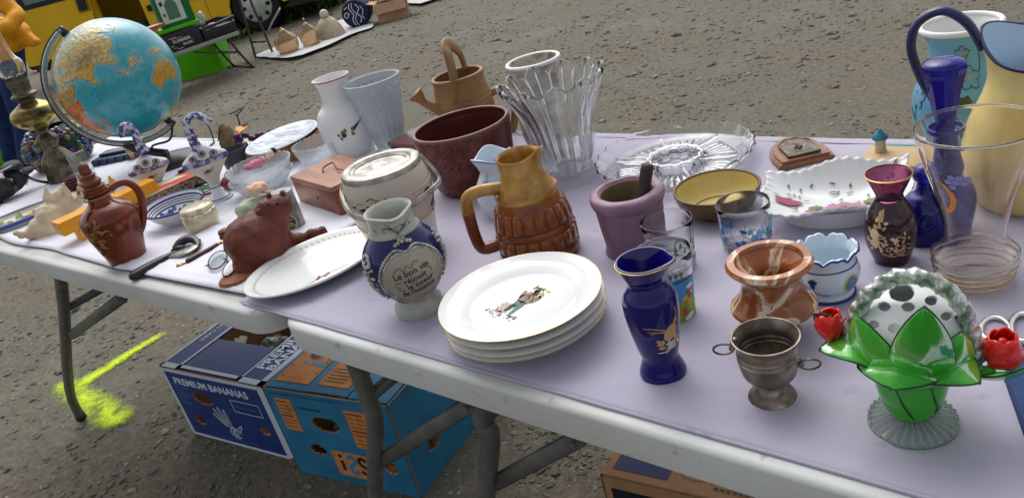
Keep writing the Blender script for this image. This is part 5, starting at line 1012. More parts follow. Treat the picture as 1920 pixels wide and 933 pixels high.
# ---- small blue and white pitcher behind the barrel jug
def wt_(x, y, z): k = max(0, min(1, z/.11-.75))*4; a = math.atan2(y, x)+.9; return (x*(1+.28*k*math.exp(-(a/.5)**2)), y*(1+.28*k*math.exp(-(a/.5)**2)), z+.006*k*math.cos(a*3))
t, P, o = pot('faience_pitcher', 'small blue and white faience pitcher half hidden behind the barrel jug', 'pitcher', (948, 398), (925, 288), [(0, 36), (.08, 38), (.3, 49), (.5, 46), (.68, 34), (.78, 31), (1, 38)], .003, M['porcelain_cool'], warp=wt_, seg=64)
ring('blue_rim', o, o[-1][1], .0012, C('delft_blue', 70, 90, 175, .2), t, -.0003, warp=wt_); decal('painted_flower', [s_petal(0, 0, .01, .006, a) for a in (0, 1.2, 2.4, 3.6, 4.8)]+[s_petal(.002, .02, .008, .005, 1), s_petal(-.004, .03, .008, .005, 2), s_line([(0, .0), (.004, .015), (0, .034)], .0014)], on_lathe(o, -.75, o[-1][1]*.6, .0005), C('faded_delft', 120, 150, 195, .2), t)
tube('handle', HL(t, [(948, 300), (968, 296), (985, 315), (985, 345), (970, 365)]), .005, M['porcelain_cool'], t, 10, 5)
# ---- dark red box behind the grey vase
bl_ = W(748, 296); t = thing('lacquer_box', 'dark red lacquered flat box between the grey glass vase and the maroon pot', 'box', bl_, R_(-4)); box('box_body', -.02, .11, 0, .11, 0, .028, mat('dark_lacquer', srgb(48, 22, 22), .3, coat=.4), t, .002); box('lid', -.023, .113, -.003, .113, .0285, .038, mat('red_lacquer', srgb(112, 60, 58), .3, coat=.5), t, .002)
# ---- chrome rings and blue cloth at the right border
chm = mat('chromed_metal', (.75, .75, .74), .12, metal=1); P = W(1868, 622, TZ+.004)
def rpts(cx_, cy_, rx, ry): return [W(cx_+rx*math.cos(a), cy_+ry*math.sin(a), TZ+.005)-P for a in [2*PI*k_/30 for k_ in range(30)]]
t = thing('scissors', 'chromed scissors lying behind the red rose of the glass basket', 'scissors', P); tube('finger_ring', rpts(1866, 617, 27, 22), .0028, chm, t, 8, sm=False, closed=True); tube('finger_ring', rpts(1918, 614, 24, 26), .0032, chm, t, 8, sm=False, closed=True)
for e_ in ((1870, 640), (1912, 640)): tube('blade', [W(e_[0], e_[1], TZ+.004)-P, W(1905, 665, TZ+.004)-P, W(1960-(e_[0]-1890)*.3, 700, TZ+.003)-P], [.003, .0045, .001], chm, t, 8, 4, flat=(.4, 1.2))
bm_ = mat('blue_felt', srgb(45, 68, 112), .8, col2=srgb(38, 58, 100), scale=20); q = [W(x, y, TZ)[:2] for x, y in ((1990, 1010), (1882, 712), (1975, 640), (2150, 860))]
cloth('blue_cloth', 'folded dark blue cloth at the right border beside the scissors', [q[0], q[3], q[2], q[1]], bm_, 40, 40, .0022, .7462, .008, .004, (), seed=21, cat='cloth')
# ================================================================== things on the left table
# ---- white vase with lavender sprig
pts = [(0, 38), (.05, 42), (.25, 50), (.45, 52), (.58, 46), (.66, 34), (.74, 29), (.85, 29), (.94, 32), (1, 36)]
t, P, o = pot('flowered_vase', 'white porcelain vase with red rim line and a lavender sprig', 'vase', (673, 283), (613, 147), pts, .003, mat('white_gloss', (.74, .74, .74), .14, coat=.5), seg=72)
ring('red_rim', o, o[-1][1]-.0008, .0017, C('rim_red', 165, 55, 75, .3), t, 0)
fn = on_lathe(o, .05, o[-1][1]*.36, .0005); vi = C('lavender_violet', 48, 38, 98)
decal('painted_leaf', [s_petal(-.012, 0, .012, .009, 1.4), s_petal(-.012, 0, .012, .009, 2.6), s_petal(-.026, -.006, .01, .007, 2), s_petal(-.026, -.006, .01, .007, -1.2), s_petal(.004, .0, .013, .01, 1.0), s_petal(.002, .0, .012, .009, -1)], fn, leafg, t)
decal('painted_flower', [s_petal(-.016, -.004, .0075, .005, a) for a in (0, 1.25, 2.5, 3.75, 5)]+[s_ell(.012+i*.005, .006+i*.0032, .0028-.0003*i, .006-.0008*i, -.35, 10) for i in range(6)]+[s_ell(.044, .027, .0015, .0015)], fn, vi, t)
# ---- grey-blue scale pattern vase
gbl = mat('grey_blue_glass', srgb(214, 222, 230), .28, trans=.7, ior=1.25, coat=.3)
P, q = measure((739, 276), (693, 150), [(0, 25), (.3, 32), (.31, 34), (.6, 41), (.61, 42), (.8, 47), (1, 53)]); h_ = q[-1][1]; t = thing('scale_vase', 'flared grey blue pressed glass vase with fish scale band under the rim', 'vase', P, face_dir(P)); o = []
for a_, b_ in zip(q, q[1:]): o += [(a_[0]+(b_[0]-a_[0])*k_/8, a_[1]+(b_[1]-a_[1])*k_/8) for k_ in range(8)]
o.append(q[-1]); o2 = []
for a_, b_ in zip(o, o[1:]): o2 += [a_, ((a_[0]+b_[0])/2, (a_[1]+b_[1])/2)]
o = o2+[o[-1]]
def wg(x, y, z):
    a = math.atan2(y, x); k = z/h_
    if k < .6: s = 1+.06*abs(math.cos(a*9))
    elif k < .93:
        row = (k-.6)/.055; ri_ = int(row); fz = row-ri_; u_ = ((a/(2*PI)*22)+(ri_ % 2)*.5) % 1; d_ = abs(u_-.5)*2; s = 1+.05*max(0, 1-abs(fz-(.15+.8*d_*d_))*3)
    else: s = 1.012
    return (x*s, y*s, z)
lathe('body', [(0, 0)]+o+[(o[-1][0]+.002, h_+.0015), (o[-1][0]-.001, h_+.003), (o[-1][0]-.004, h_)]+[(r-.004, z) for r, z in reversed(o) if z > .008]+[(0, .008)], gbl, t, 180, wg)
# ---- wooden box with wire handle
wd = mat('varnished_box_wood', srgb(150, 92, 58), .35, col2=srgb(120, 66, 40), scale=7, stretch=(1, 7, 1), coat=.3, bump=.15, bscale=60); wd2 = mat('worn_box_wood', srgb(165, 115, 82), .4, col2=srgb(140, 88, 62), scale=8, stretch=(1, 6, 1), col3=srgb(150, 105, 90), scale3=14, lo3=.5, hi3=.7)
F0, L0 = W(640, 404), W(563, 379); ex = (L0-F0); wl_ = ex.length; ex.z = 0; ex.normalize(); ey = Vector((ex.y, -ex.x, 0)); 
if ey.dot(Vector((CF.x, CF.y, 0))) < 0: ey = -ey
t = thing('wooden_box', 'small varnished wooden box with a bent wire handle on the lid', 'box', L0, math.atan2(-ex.y, -ex.x)); hB = zsolve(F0, Vector((619, 352))); dB = .115
box('box_body', 0, wl_, 0, dB, 0, hB*.8, wd, t, .0015); box('lid', -.0012, wl_+.0012, -.0012, dB+.0012, hB*.8+.0008, hB, wd2, t, .0015)
tube('wire_handle', [(wl_*.42, dB*.35, hB+.001), (wl_*.36, dB*.42, hB+.006), (wl_*.38, dB*.6, hB+.009), (wl_*.5, dB*.55, hB+.006), (wl_*.62, dB*.5, hB+.005), (wl_*.8, dB*.52, hB+.004)], .0016, mat('rusty_wire', srgb(90, 62, 48), .5, metal=.7), t, 8, 6); decal('keyhole', [s_ell(wl_*.55, hB*.42, .0035, .004)], on_plane((0, 0, 0), (1, 0, 0), (0, 0, 1)), M['black'], t)
# ---- oval platter lying across the joint
A_, B_ = Vector((W(466, 562, TZ+.012))), Vector((W(712, 428, TZ+.02))); A_.z = TZ+.002; B_.z = TZ+.006; ex = (B_-A_); L_ = ex.length; mid = (A_+B_)/2; wO = (W(533, 482)-W(607, 535)).length
t = thing('oval_platter', 'long white oval platter with a pink sprig lying over the joint of the cloths', 'platter', mid, math.atan2(ex.y, ex.x)); a_, b_ = L_/2, wO/2
V, F = [], []; NR, NT = 22, 96
for s_ in (0, 1):
    for i in range(NR+1):
        for j in range(NT):
            an = 2*PI*j/NT; k = i/NR; c_, sn = math.cos(an), math.sin(an); rr_ = 1; z = .006+.014*max(0, (k-.62)/.38)**1.5-s_*.0035; V.append((c_*a_*k*rr_, sn*b_*k*rr_, z if k > .6 or s_ == 0 else .0005))
K = (NR+1)*NT
for i in range(NR):
    for j in range(NT):
        j2 = (j+1) % NT; F += [(i*NT+j, (i+1)*NT+j, (i+1)*NT+j2, i*NT+j2), (K+i*NT+j, K+i*NT+j2, K+(i+1)*NT+j2, K+(i+1)*NT+j)]
for j in range(NT): j2 = (j+1) % NT; F.append((NR*NT+j, K+NR*NT+j, K+NR*NT+j2, NR*NT+j2))
mesh('platter_body', V, F, M['porcelain'], t); fpl = lambda x, y: (x, y, .0066+.014*max(0, (math.hypot(x/a_, y/b_)-.62)/.38)**1.5+.0004)
decal('painted_border', [s_petal(a_*.86*math.cos(k_), b_*.86*math.sin(k_), .008, .004, k_+1.1) for k_ in [2*PI*i/64 for i in range(64)]], fpl, C('border_beige', 208, 204, 200), t)
decal('painted_sprig', [s_petal(-a_*.22+x_, -b_*.52+y_, .011, .006, r_) for x_, y_, r_ in ((0, 0, .2), (.006, .0, 1), (.012, .002, -.5), (.018, 0, .3))], fpl, C('sprig_rose', 190, 105, 125), t); decal('painted_sprig', [s_line([(-a_*.22-.02, -b_*.55), (-a_*.22+.02, -b_*.5), (-a_*.22+.06, -b_*.56)], .0012)], fpl, C('sprig_green', 110, 110, 110), t)
# ---- carved wooden animal on its plank
wdk = mat('carved_dark_wood', srgb(110, 52, 38), .5, col2=srgb(88, 40, 30), scale=22, coat=0, bump=.4, bscale=40, bdist=.004); wlt = mat('plank_wood', srgb(150, 96, 62), .7, col2=srgb(118, 70, 46), scale=10, stretch=(1, 5, 1))
Pn = W(520, 488); Qa, Qb = W(432, 535), W(622, 432); ex = (Qb-Qa); ex.z = 0; t = thing('carved_animal', 'carved dark brown wooden animal with a small head sitting on a wooden plank', 'carving', Pn, math.atan2(ex.y, ex.x)); lp = ex.length/2
ol_ = [(-lp, -.012), (-lp*1.02, .01), (-lp*.8, .03), (-lp*.4, .036), (0, .036), (lp*.5, .034), (lp*.9, .026), (lp, .008), (lp*.97, -.012), (lp*.6, -.026), (0, -.032), (-lp*.5, -.034), (-lp*.85, -.03)]
prism('plank', cr(ol_, 4, True), .0005, .012, wlt, t, .002)
Rt = Matrix.Rotation(-t.rotation_euler.z, 3, 'Z'); LL = lambda x, y, d=0: Rt @ (VPt(x, y, Pn, d)-Pn); kk = 1/pxm(Pn)
ab_ = blob('animal_body', [(tuple(LL(486, 450)), 60*kk), (tuple(LL(468, 452)), 50*kk), (tuple(LL(498, 430, .005)), 48*kk), (tuple(LL(505, 472)), 50*kk), (tuple(LL(478, 492)), 44*kk), (tuple(LL(510, 410)), 30*kk), (tuple(LL(517, 392)), 30*kk), (tuple(LL(526, 388)), 24*kk), (tuple(LL(500, 392, -.004)), 20*kk), (tuple(LL(538, 455, .012)), 24*kk), (tuple(LL(560, 450, .015)), 17*kk), (tuple(LL(585, 440, .02)), 14*kk), (tuple(LL(604, 432, .024)), 10*kk)], wdk, t, .0032, 3, .0012, 45, dec=.13); [setattr(p_, 'use_smooth', False) for p_ in ab_.data.polygons]
blob('ear', [(tuple(LL(504, 366, -.002)), 5.5*kk), (tuple(LL(506, 374, 0)), 8*kk)], wdk, t, .0016, 1); blob('ear', [(tuple(LL(530, 362, .004)), 6*kk), (tuple(LL(529, 370, .004)), 9*kk)], wdk, t, .0016, 1); blob('muzzle', [(tuple(LL(488, 398, -.012)), 9*kk), (tuple(LL(494, 396, -.010)), 12*kk)], wdk, t, .0018, 1); beads('eye', [LL(503, 383, -.0235), LL(520, 381, -.024)], 3.2*kk, C('eye_dark', 30, 16, 12, .3), t); blob('foot', [(tuple(LL(432, 438, .02)), (.022, .014, .007)), (tuple(LL(420, 434, .02)), (.012, .012, .006))], wdk, t, .002, 2)
# ---- corkscrew, spectacles, peeler
def lay(name, label, cat, P): return thing(name, label, cat, P)
P = W(375, 478, TZ+.006); t = lay('corkscrew', 'corkscrew tool with turned dark wood handle and brass ends lying on the cloth', 'corkscrew', P); S1 = lambda x, y, z=.007: W(x, y, TZ+z)-P
dw = mat('turned_wood', srgb(82, 42, 32), .35, col2=srgb(55, 28, 22), scale=50, coat=.2)
tube('wooden_handle', [S1(350, 492), S1(356, 489), S1(372, 480), S1(392, 469), S1(408, 459)], [.006, .0075, .007, .0062, .0052], dw, t, 14, 5); tube('brass_knob', [S1(332, 500), S1(335, 498), S1(339, 497), S1(342, 495), S1(350, 492)], [.0025, .0045, .0028, .004, .003], M['brass'], t, 12, 4); tube('brass_shank', [S1(408, 459), S1(413, 456), S1(418, 455), S1(424, 450)], [.004, .0035, .0048, .003], M['brass'], t, 12, 4)
P = W(415, 492, TZ+.012); t = lay('spectacles', 'old round spectacles with thin dark frame lying in front of the carved animal', 'spectacles', P); fr_m = mat('dark_frame', srgb(60, 48, 45), .35, metal=.5)
for cx_, cy_, rx, ry, rot, zz in ((408, 487, 21, 13, -.75, .014), (432, 501, 20, 9, -.9, .014)):
    q = [W(cx_+rx*math.cos(a)*math.cos(rot)-ry*math.sin(a)*math.sin(rot), cy_+rx*math.cos(a)*math.sin(rot)+ry*math.sin(a)*math.cos(rot), TZ+zz)-P for a in [2*PI*k_/28 for k_ in range(28)]]
    tube('lens_rim', q, .0013, fr_m, t, 8, sm=False, closed=True); mesh('lens', [tuple(v) for v in q]+[tuple(v+Vector((0, 0, .0012))) for v in q], [tuple(range(28)), tuple(range(55, 27, -1))]+[(i, (i+1) % 28, 28+(i+1) % 28, 28+i) for i in range(28)], M['glass'], t, False)
tube('nose_bridge', [S_ for S_ in (W(418, 485, TZ+.014)-P, W(424, 486, TZ+.019)-P, W(427, 492, TZ+.014)-P)], .0013, fr_m, t, 6, 5); tube('temple_arm', [W(392, 496, TZ+.01)-P, W(378, 500, TZ+.003)-P, W(376, 492, TZ+.002)-P, W(400, 474, TZ+.003)-P, W(430, 464, TZ+.004)-P], .0012, C('brown_arm', 130, 80, 65, .4), t, 6, 5)
P = W(300, 490, TZ+.004); t = lay('can_opener', 'old tin opener with a black handle lying left of the corkscrew', 'can opener', P); bk = mat('black_bakelite', (.018, .018, .02), .3, coat=.3); stl = mat('worn_steel', (.4, .39, .36), .4, metal=.85, col2=(.2, .19, .17), scale=40)
S1 = lambda x, y, z=.007: W(x, y, TZ+z)-P
tube('handle', [S1(243, 521, .006), S1(250, 517, .007), S1(275, 503, .008), S1(300, 489, .009), S1(318, 479, .009), S1(324, 475, .009)], [.005, .0105, .0108, .0095, .0075, .006], bk, t, 16, 5, flat=(.85, 1.1)); tube('steel_plate', [S1(318, 480, .009), S1(335, 475, .01), S1(352, 471, .012), S1(366, 460, .013), S1(370, 450, .013)], [.008, .0125, .0125, .010, .006], stl, t, 12, 5, flat=(.3, 1.2)); tube('cutting_wheel', [S1(327, 466, .014), S1(338, 455, .018), S1(352, 448, .02), S1(366, 450, .018), S1(371, 460, .013), S1(366, 470, .01)], [.006, .010, .010, .008, .006, .003], bk, t, 12, 5, flat=(.8, 1)); tube('guard', [S1(322, 470, .012), S1(332, 464, .016), S1(345, 462, .017)], [.005, .007, .004], bk, t, 10, 5, flat=(.5, 1))
# ---- onyx box, blue bowl
onp = marble('pale_onyx', [(.3, srgb(176, 158, 118)), (.5, srgb(196, 182, 146)), (.62, srgb(214, 200, 172)), (.75, srgb(170, 140, 105))], 26, .6)
P, q = measure((385, 426), (370, 398), [(0, 26), (.15, 30), (.6, 35), (1, 33)]); h_ = q[-1][1]; r_ = q[-1][0]; t = thing('onyx_box', 'small round pale onyx box with metal hinge band beside the blue bowl', 'box', P, face_dir(P)); lathe('box_body', [(0, 0)]+cr(q, 5)+[(0, h_)], onp, t, 48); lathe('metal_band', [(r_+.0008, h_-.001), (r_+.0018, h_), (r_+.0018, h_+.0035), (r_+.0006, h_+.0045), (0, h_+.004)], mat('hinge_metal', (.7, .68, .62), .3, metal=1, col2=(.25, .24, .2), scale=120), t, 48); lathe('lid', [(0, h_+.0046)]+[(r_+.0004, h_+.0046)]+cr([(r_+.001, h_+.008), (r_*.93, h_+.014), (r_*.6, h_+.0175), (0, h_+.0185)], 4), onp, t, 48)
bwl = mat('white_bowl_glaze', (.7, .71, .76), .15, coat=.5)
P, q = measure((334, 418), (331, 379), [(0, 28), (.15, 32), (.5, 47), (.8, 57), (1, 62)]); 
t = thing('painted_bowl', 'white bowl with dark blue rim and banded blue decoration inside', 'bowl', P+Vector((0, 0, .001)), face_dir(P)); t.rotation_euler.rotate_axis('Y', .06); o = cr(q, 5); lathe('body', walls(q, .003, .004, 5), bwl, t, 72); h_ = q[-1][1]
ring('blue_rim', o, h_+.0004, .0022, C('rim_navy', 42, 48, 110, .2), t, -.0008); inn = [(r-.0032, z) for r, z in o if z > .006]
for a_, b_, c_ in ((.82, .9, 'rim_navy'), (.72, .76, 'band_black'), (.62, .66, 'band_black'), (.5, .56, 'rim_navy')):
    seg_ = [(r-.0003, z) for r, z in [(float(np.interp(h_*k_, [p_[1] for p_ in inn], [p_[0] for p_ in inn])), h_*k_) for k_ in [a_+(b_-a_)*i/4 for i in range(5)]]]; lathe('painted_band', seg_, C('band_black', 30, 32, 60, .25) if c_ == 'band_black' else C('rim_navy', 42, 48, 110, .2), t, 72)
fin = on_lathe([(r-.0036, z) for r, z in o if z > .004], PI, h_*.34, 0); rg = random.Random(3)
decal('painted_spots', [s_ell(x_, y_, .006, .005) for x_, y_ in ((-.03, .0), (-.01, -.004), (.012, .0), (.032, .002))], fin, C('bowl_violet', 65, 70, 160, .2), t); decal('painted_spots', [s_ell(x_, y_, .0045, .004) for x_, y_ in ((-.02, .001), (.002, .003), (.022, -.002))], fin, C('bowl_teal', 70, 120, 125, .2), t)
# ---- the patterned long box under it
P = W(318, 408); Ua = W(226, 418); Ub = W(385, 350); ex = Ub-Ua; ex.z = 0; t = thing('patterned_box', 'long red patterned lacquer box lying behind the blue rimmed bowl', 'box', Ua, math.atan2(ex.y, ex.x)); lb_ = ex.length; pat = mat('red_pattern', srgb(175, 70, 50), .5, col2=srgb(215, 205, 190), scale=26, stretch=(.25, 1, 1), lo=.45, hi=.52, col3=srgb(190, 110, 60), scale3=30); pat2 = mat('paisley_side', srgb(120, 80, 60), .6, col2=srgb(160, 150, 120), scale=160, lo=.45, hi=.55, col3=srgb(60, 50, 55), scale3=120)
box('box_body', 0, lb_, 0, .075, 0, .03, pat2, t, .002); box('lid', 0, lb_, 0, .075, .0304, .035, pat, t, .0015); box('wallet', .02, .1, -.03, -.003, 0, .014, M['black'], t, .002)
# ---- brown jug with corked figure stopper
bg_ = mat('brown_salt_glaze', srgb(122, 54, 30), .16, col2=srgb(92, 38, 22), scale=12, coat=.6, bump=.18, bscale=30, bdist=.003); bg2 = mat('brown_relief', srgb(165, 110, 56), .3, col2=srgb(90, 50, 26), scale=70, coat=.5, bump=.6, bscale=140); ck = mat('terracotta_stopper', srgb(128, 68, 44), .5, col2=srgb(92, 46, 32), scale=60)
pts = [(0, 38), (.04, 38), (.12, 42), (.3, 52), (.42, 57), (.5, 55), (.56, 46), (.6, 34), (.63, 25), (.68, 21), (.72, 22), (.725, 27), (.745, 27)]
P, q = measure((236, 488), (163, 312), pts); h0 = q[-1][1]; t = thing('stoneware_bottle', 'brown salt glazed stoneware bottle with a carved stopper and large loop handle', 'bottle', P, face_dir(P)); o = cr(q, 4); lathe('body', [(0, 0)]+o+[(0, q[-1][1])], bg_, t, 64)
fl = lambda pts_: HL(t, pts_); kk = 1/pxm(P)
zb = h0; zt = q[-1][1]/.745; sp_ = [(22*kk, zb), (23*kk, zb+.004), (20*kk, zb+.006), (23*kk, zb+.010), (17*kk, zb+.013), (20*kk, zb+.018), (19*kk, zb+.022), (13*kk, zb+.028), (15*kk, zb+.034)]
lathe('stopper', [(0, zb)]+cr(sp_, 3)+[(10*kk, zb+.038), (0, zb+.039)], ck, t, 28); blob('stopper_head', [((0, 0, zb+.042), 11.5*kk), ((.0, 0, zb+.05), 11*kk), ((.004, -.002, zb+.045), 8*kk), ((-.003, 0, zb+.056), 7*kk)], ck, t, .0015, 2, .0012, 160)
tube('loop_handle', fl([(190, 376, 0), (210, 352, 0), (235, 342, 0), (258, 356, 0), (268, 388, 0), (268, 420, 0), (262, 440, 0)]), [.006, .0065, .007, .0075, .0075, .0065, .005], bg_, t, 12, 6, flat=(1, .7))
rg = random.Random(3); frl = on_lathe(o, -.75, h0*.52, .0015)
for k_ in range(16):
    x0, y0, a0 = rg.gauss(0, .009), rg.gauss(0, .017), rg.random()*6; tube('relief_leaf', [frl(x0+.004*u_*math.cos(a0+u_*.35), y0+.004*u_*math.sin(a0+u_*.35)) for u_ in range(5)], [.001, .0028, .0034, .0024, .0008], bg2, t, 8, 3)
tube('relief_banner', [frl(x_, y_) for x_, y_ in cr([(-.015, -.004), (.013, -.006), (.013, -.016), (-.014, -.013)], 4, True)], .0018, bg2, t, 6, sm=False, closed=True); decal('banner_letters', [s_line([(x_, -.013), (x_, -.008), (x_+.003, -.008), (x_+.003, -.013)], .001, 1) for x_ in (-.01, -.005, 0, .005)], lambda x, y: frl(x, y), bg2, t)
for pth in ([(-.014, .004), (0, .0), (.018, .002)], [(-.012, -.008), (.002, -.012), (.018, -.009)], [(.006, .012), (.014, .022), (.012, .03)], [(-.01, .012), (-.004, .026), (.004, .02)], [(.012, -.0), (.026, .006), (.032, .0)], [(.014, -.006), (.028, -.002), (.032, -.006)]):
    tube('relief_ribbon', [frl(x_, y_) for x_, y_ in cr(pth, 4)], .0026, bg2, t, 6, sm=False)
tube('neck_ring', [((21*kk)*1.25*math.cos(a), (21*kk)*1.25*math.sin(a), h0*.93) for a in [2*PI*k_/40 for k_ in range(40)]], .002, C('olive_ring', 140, 110, 60, .3), t, 6, sm=False, closed=True)
# ---- orange card stand
oc = mat('orange_card', srgb(228, 158, 30), .45, col2=srgb(220, 148, 26), scale=10)
def obox(name, parent, F_, L_, R__, h, m, z=0): pass
z1 = TZ+.062; qa, qb, qc = W(77, 418, z1), W(109, 420, z1), W(172, 391, z1); ux = (qc-qb); ux.z = 0; ux.normalize(); wB = .048
t = thing('orange_box', 'orange cardboard packaging with a long top box on a narrow foot', 'box', (qb.x, qb.y, TZ), math.atan2(ux.y, ux.x))
box('top_box', 0, .235, 0, wB, .030, .062, oc, t, .001); box('foot_box', .03, .075, -.004, .036, 0, .0295, oc, t, .001); decal('cut_slot', [s_ell(-.036, .050, .003, .004, .2), s_rect(-.024, -.018, .038, .052)], on_plane((0, 0, 0), (0, -1, 0), (0, 0, 1)), C('slot_pale', 220, 215, 195), t, True)
# ---- seashell
shm = mat('cream_shell', srgb(216, 204, 178), .45, col2=srgb(196, 180, 150), scale=14, bump=.5, bscale=40, bdist=.004, coat=.1); P = W(95, 440); t = thing('seashell', 'large cream spiny seashell lying beside the orange packaging', 'seashell', P, face_dir(P)); kk = 1/pxm(P); LS = lambda x, y, d=0: tuple(HL(t, [(x, y, d)])[0])
bl = [(LS(95, 405), 30*kk), (LS(118, 385, .02), 28*kk), (LS(75, 425), 22*kk), (LS(58, 437), 14*kk), (LS(40, 440, -.01), 9*kk), (LS(30, 437, -.015), 6*kk), (LS(100, 430, -.01), 20*kk), (LS(80, 445, -.01), 13*kk), (LS(140, 378, .03), 18*kk), (LS(115, 440, -.012), 10*kk)]
for a_, b_ in (((88, 370), (85, 350)), ((108, 362), (113, 352)), ((128, 368), (118, 343)), ((150, 372), (147, 340)), ((70, 400), (62, 392)), ((98, 372), (97, 362))): bl += [((*[(p_*(1-k_)+r_*k_) for p_, r_ in zip(LS(*a_, .005), LS(*b_, .005))],), (9-6*k_)*kk) for k_ in (0, .3, .6, .9)]
blob('shell_body', bl, shm, t, .0025, 2, .0018, 60)
blob('dark_opening', [(LS(148, 362, .0), (.003, .004, .007))], C('shell_dark', 110, 85, 65, .6), t, .0012, 1)
# ---- painted oval tray, left edge
P = W(40, 428); A_, B_ = W(-55, 455), W(150, 375); ex = B_-A_; ex.z = 0; t = thing('painted_dish', 'boat shaped faience dish painted with birds and a blue edge at the left border', 'dish', (A_+B_)/2, math.atan2(ex.y, ex.x)); a_, b_ = ex.length/2, .062
prf = [(0, 0), (.78, 0), (.95, .012), (1, .022), (.985, .0235), (.9, .014), (.75, .008), (0, .007)]
V, F = [], []; NT = 80
for r_, z_ in prf: V += [(a_*r_*math.cos(2*PI*j/NT), b_*r_*math.sin(2*PI*j/NT), z_) for j in range(NT)]
for i in range(len(prf)-1): F += [(i*NT+j, i*NT+(j+1) % NT, (i+1)*NT+(j+1) % NT, (i+1)*NT+j) for j in range(NT)]
sharp(mesh('dish_body', V, F, mat('cream_faience', srgb(214, 208, 190), .25, coat=.4, col2=srgb(200, 196, 170), scale=20), t), 50); tube('blue_edge', [(a_*.985*math.cos(2*PI*j/60), b_*.985*math.sin(2*PI*j/60), .017) for j in range(60)], .0052, C('dish_blue', 62, 80, 160, .3), t, 8, sm=False, closed=True, flat=(1, .6)); fd = lambda x, y: (x, y, .0083+.014*max(0, (math.hypot(x/a_, y/b_)-.72)/.25)**1.3)
rg = random.Random(13)
for nm_, c_, n_ in (('painted_bird', C('dish_sky', 120, 175, 195), 7), ('painted_leaf', C('dish_green', 85, 115, 60), 16), ('painted_petal', C('dish_salmon', 195, 150, 125), 12), ('painted_flower', C('dish_yellow', 205, 190, 120), 8)): decal(nm_, [s_petal(rg.uniform(-a_*.7, a_*.65), rg.uniform(-b_*.6, b_*.5), rg.uniform(.018, .036), rg.uniform(.012, .02), rg.random()*6) for _ in range(n_)], (lambda k_: (lambda x, y: (x, y, fd(x, y)[2]+k_)))(.0003*n_/7), c_, t)
# ---- black leather bag
lth = mat('black_leather', (.02, .02, .022), .22, coat=.3, bump=.4, bscale=25, bdist=.006); P = W(30, 375); t = thing('leather_bag', 'shiny black leather bag with strap lying at the far left edge', 'bag', P, face_dir(P)); LS = lambda x, y, d=0: tuple(HL(t, [(x, y, d)])[0])
blob('bag_body', [(LS(0, 350, .05), (.05, .05, .04)), (LS(20, 340, .06), (.03, .05, .035)), (LS(-40, 380, .03), (.07, .07, .035)), (LS(30, 385, 0), (.05, .05, .015)), (LS(70, 375, .02), (.04, .045, .012)), (LS(5, 400, -.02), (.05, .04, .012)), (LS(60, 365, .05), (.03, .02, .012))], lth, t, .004, 2, .005, 28); tube('strap', [LS(30, 322, .06), LS(48, 330, .05), LS(75, 340, .04), LS(98, 342, .05)], .006, lth, t, 8, 6, flat=(.4, 1.3)); beads('stud', [Vector(LS(22, 337, -.0)), Vector(LS(50, 345, .03))], .003, plm, t); tube('metal_edge', [LS(-10, 326, .02), LS(8, 318, .02), LS(22, 311, .03)], .0022, M['white_plastic'], t, 6, 3)
blob('bag_corner', [(LS(20, 310, .08), (.05, .03, .012)), (LS(45, 322, .07), (.03, .03, .012))], mat('dark_plush', (.06, .065, .07), .8), t, .004, 2)
# ---- oil lamp
P = W(112, 341); t = thing('oil_lamp', 'antique oil lamp with bronze foot and gilt font and glass chimney beside the globe', 'lamp', P, face_dir(P))
Pm, q = measure((112, 341), (40, 135), [(0, 36), (.03, 36), (.08, 34), (.12, 36), (.18, 33), (.24, 24), (.3, 14), (.36, 22), (.4, 20), (.45, 10), (.48, 14), (.5, 22), (.56, 40), (.62, 46), (.68, 42), (.72, 28), (.75, 16), (.78, 18), (.8, 26), (.82, 26), (.84, 20), (.9, 20), (.92, 22), (1, 20)]); t.location = Pm
dkb = M['bronze']; lathe('foot', [(0, 0)]+cr(q[:12], 3)+[(0, q[11][1])], dkb, t, 48, lambda x, y, z: (x*(1+.03*math.cos(10*math.atan2(y, x))), y*(1+.03*math.cos(10*math.atan2(y, x))), z)); gf = mat('gilt_font', (.5, .4, .1), .25, metal=.8, col2=(.1, .07, .03), scale=10, bump=.3, bscale=60)
lathe('oil_font', cr(q[11:17], 4), gf, t, 48); lathe('burner', cr(q[16:], 3)+[(0, q[-1][1])], mat('dark_burner', (.13, .11, .08), .4, metal=.8), t, 40); H0 = q[-1][1]; k1 = q[-1][0]/20
for k_ in range(20): a = 2*PI*k_/20; tube('gallery_prong', [(22*k1*math.cos(a), 22*k1*math.sin(a), H0-.012), (23*k1*math.cos(a), 23*k1*math.sin(a), H0+.004)], .0013, dkb, t, 5, sm=False)
chi = [(19*k1, H0-.008), (25*k1, H0+.006), (28*k1, H0+.022), (26*k1, H0+.038), (19*k1, H0+.052), (16*k1, H0+.075), (14*k1, H0+.12), (13*k1, H0+.18), (14*k1, H0+.235)]; c_ = cr(chi, 5); lathe('glass_chimney', c_+[(r-.0015, z) for r, z in reversed(c_)]+[c_[0]], M['glass'], t, 48); lathe('wick_tube', [(.0, H0), (.007, H0), (.007, H0+.012), (0, H0+.012)], M['bronze'], t, 16)
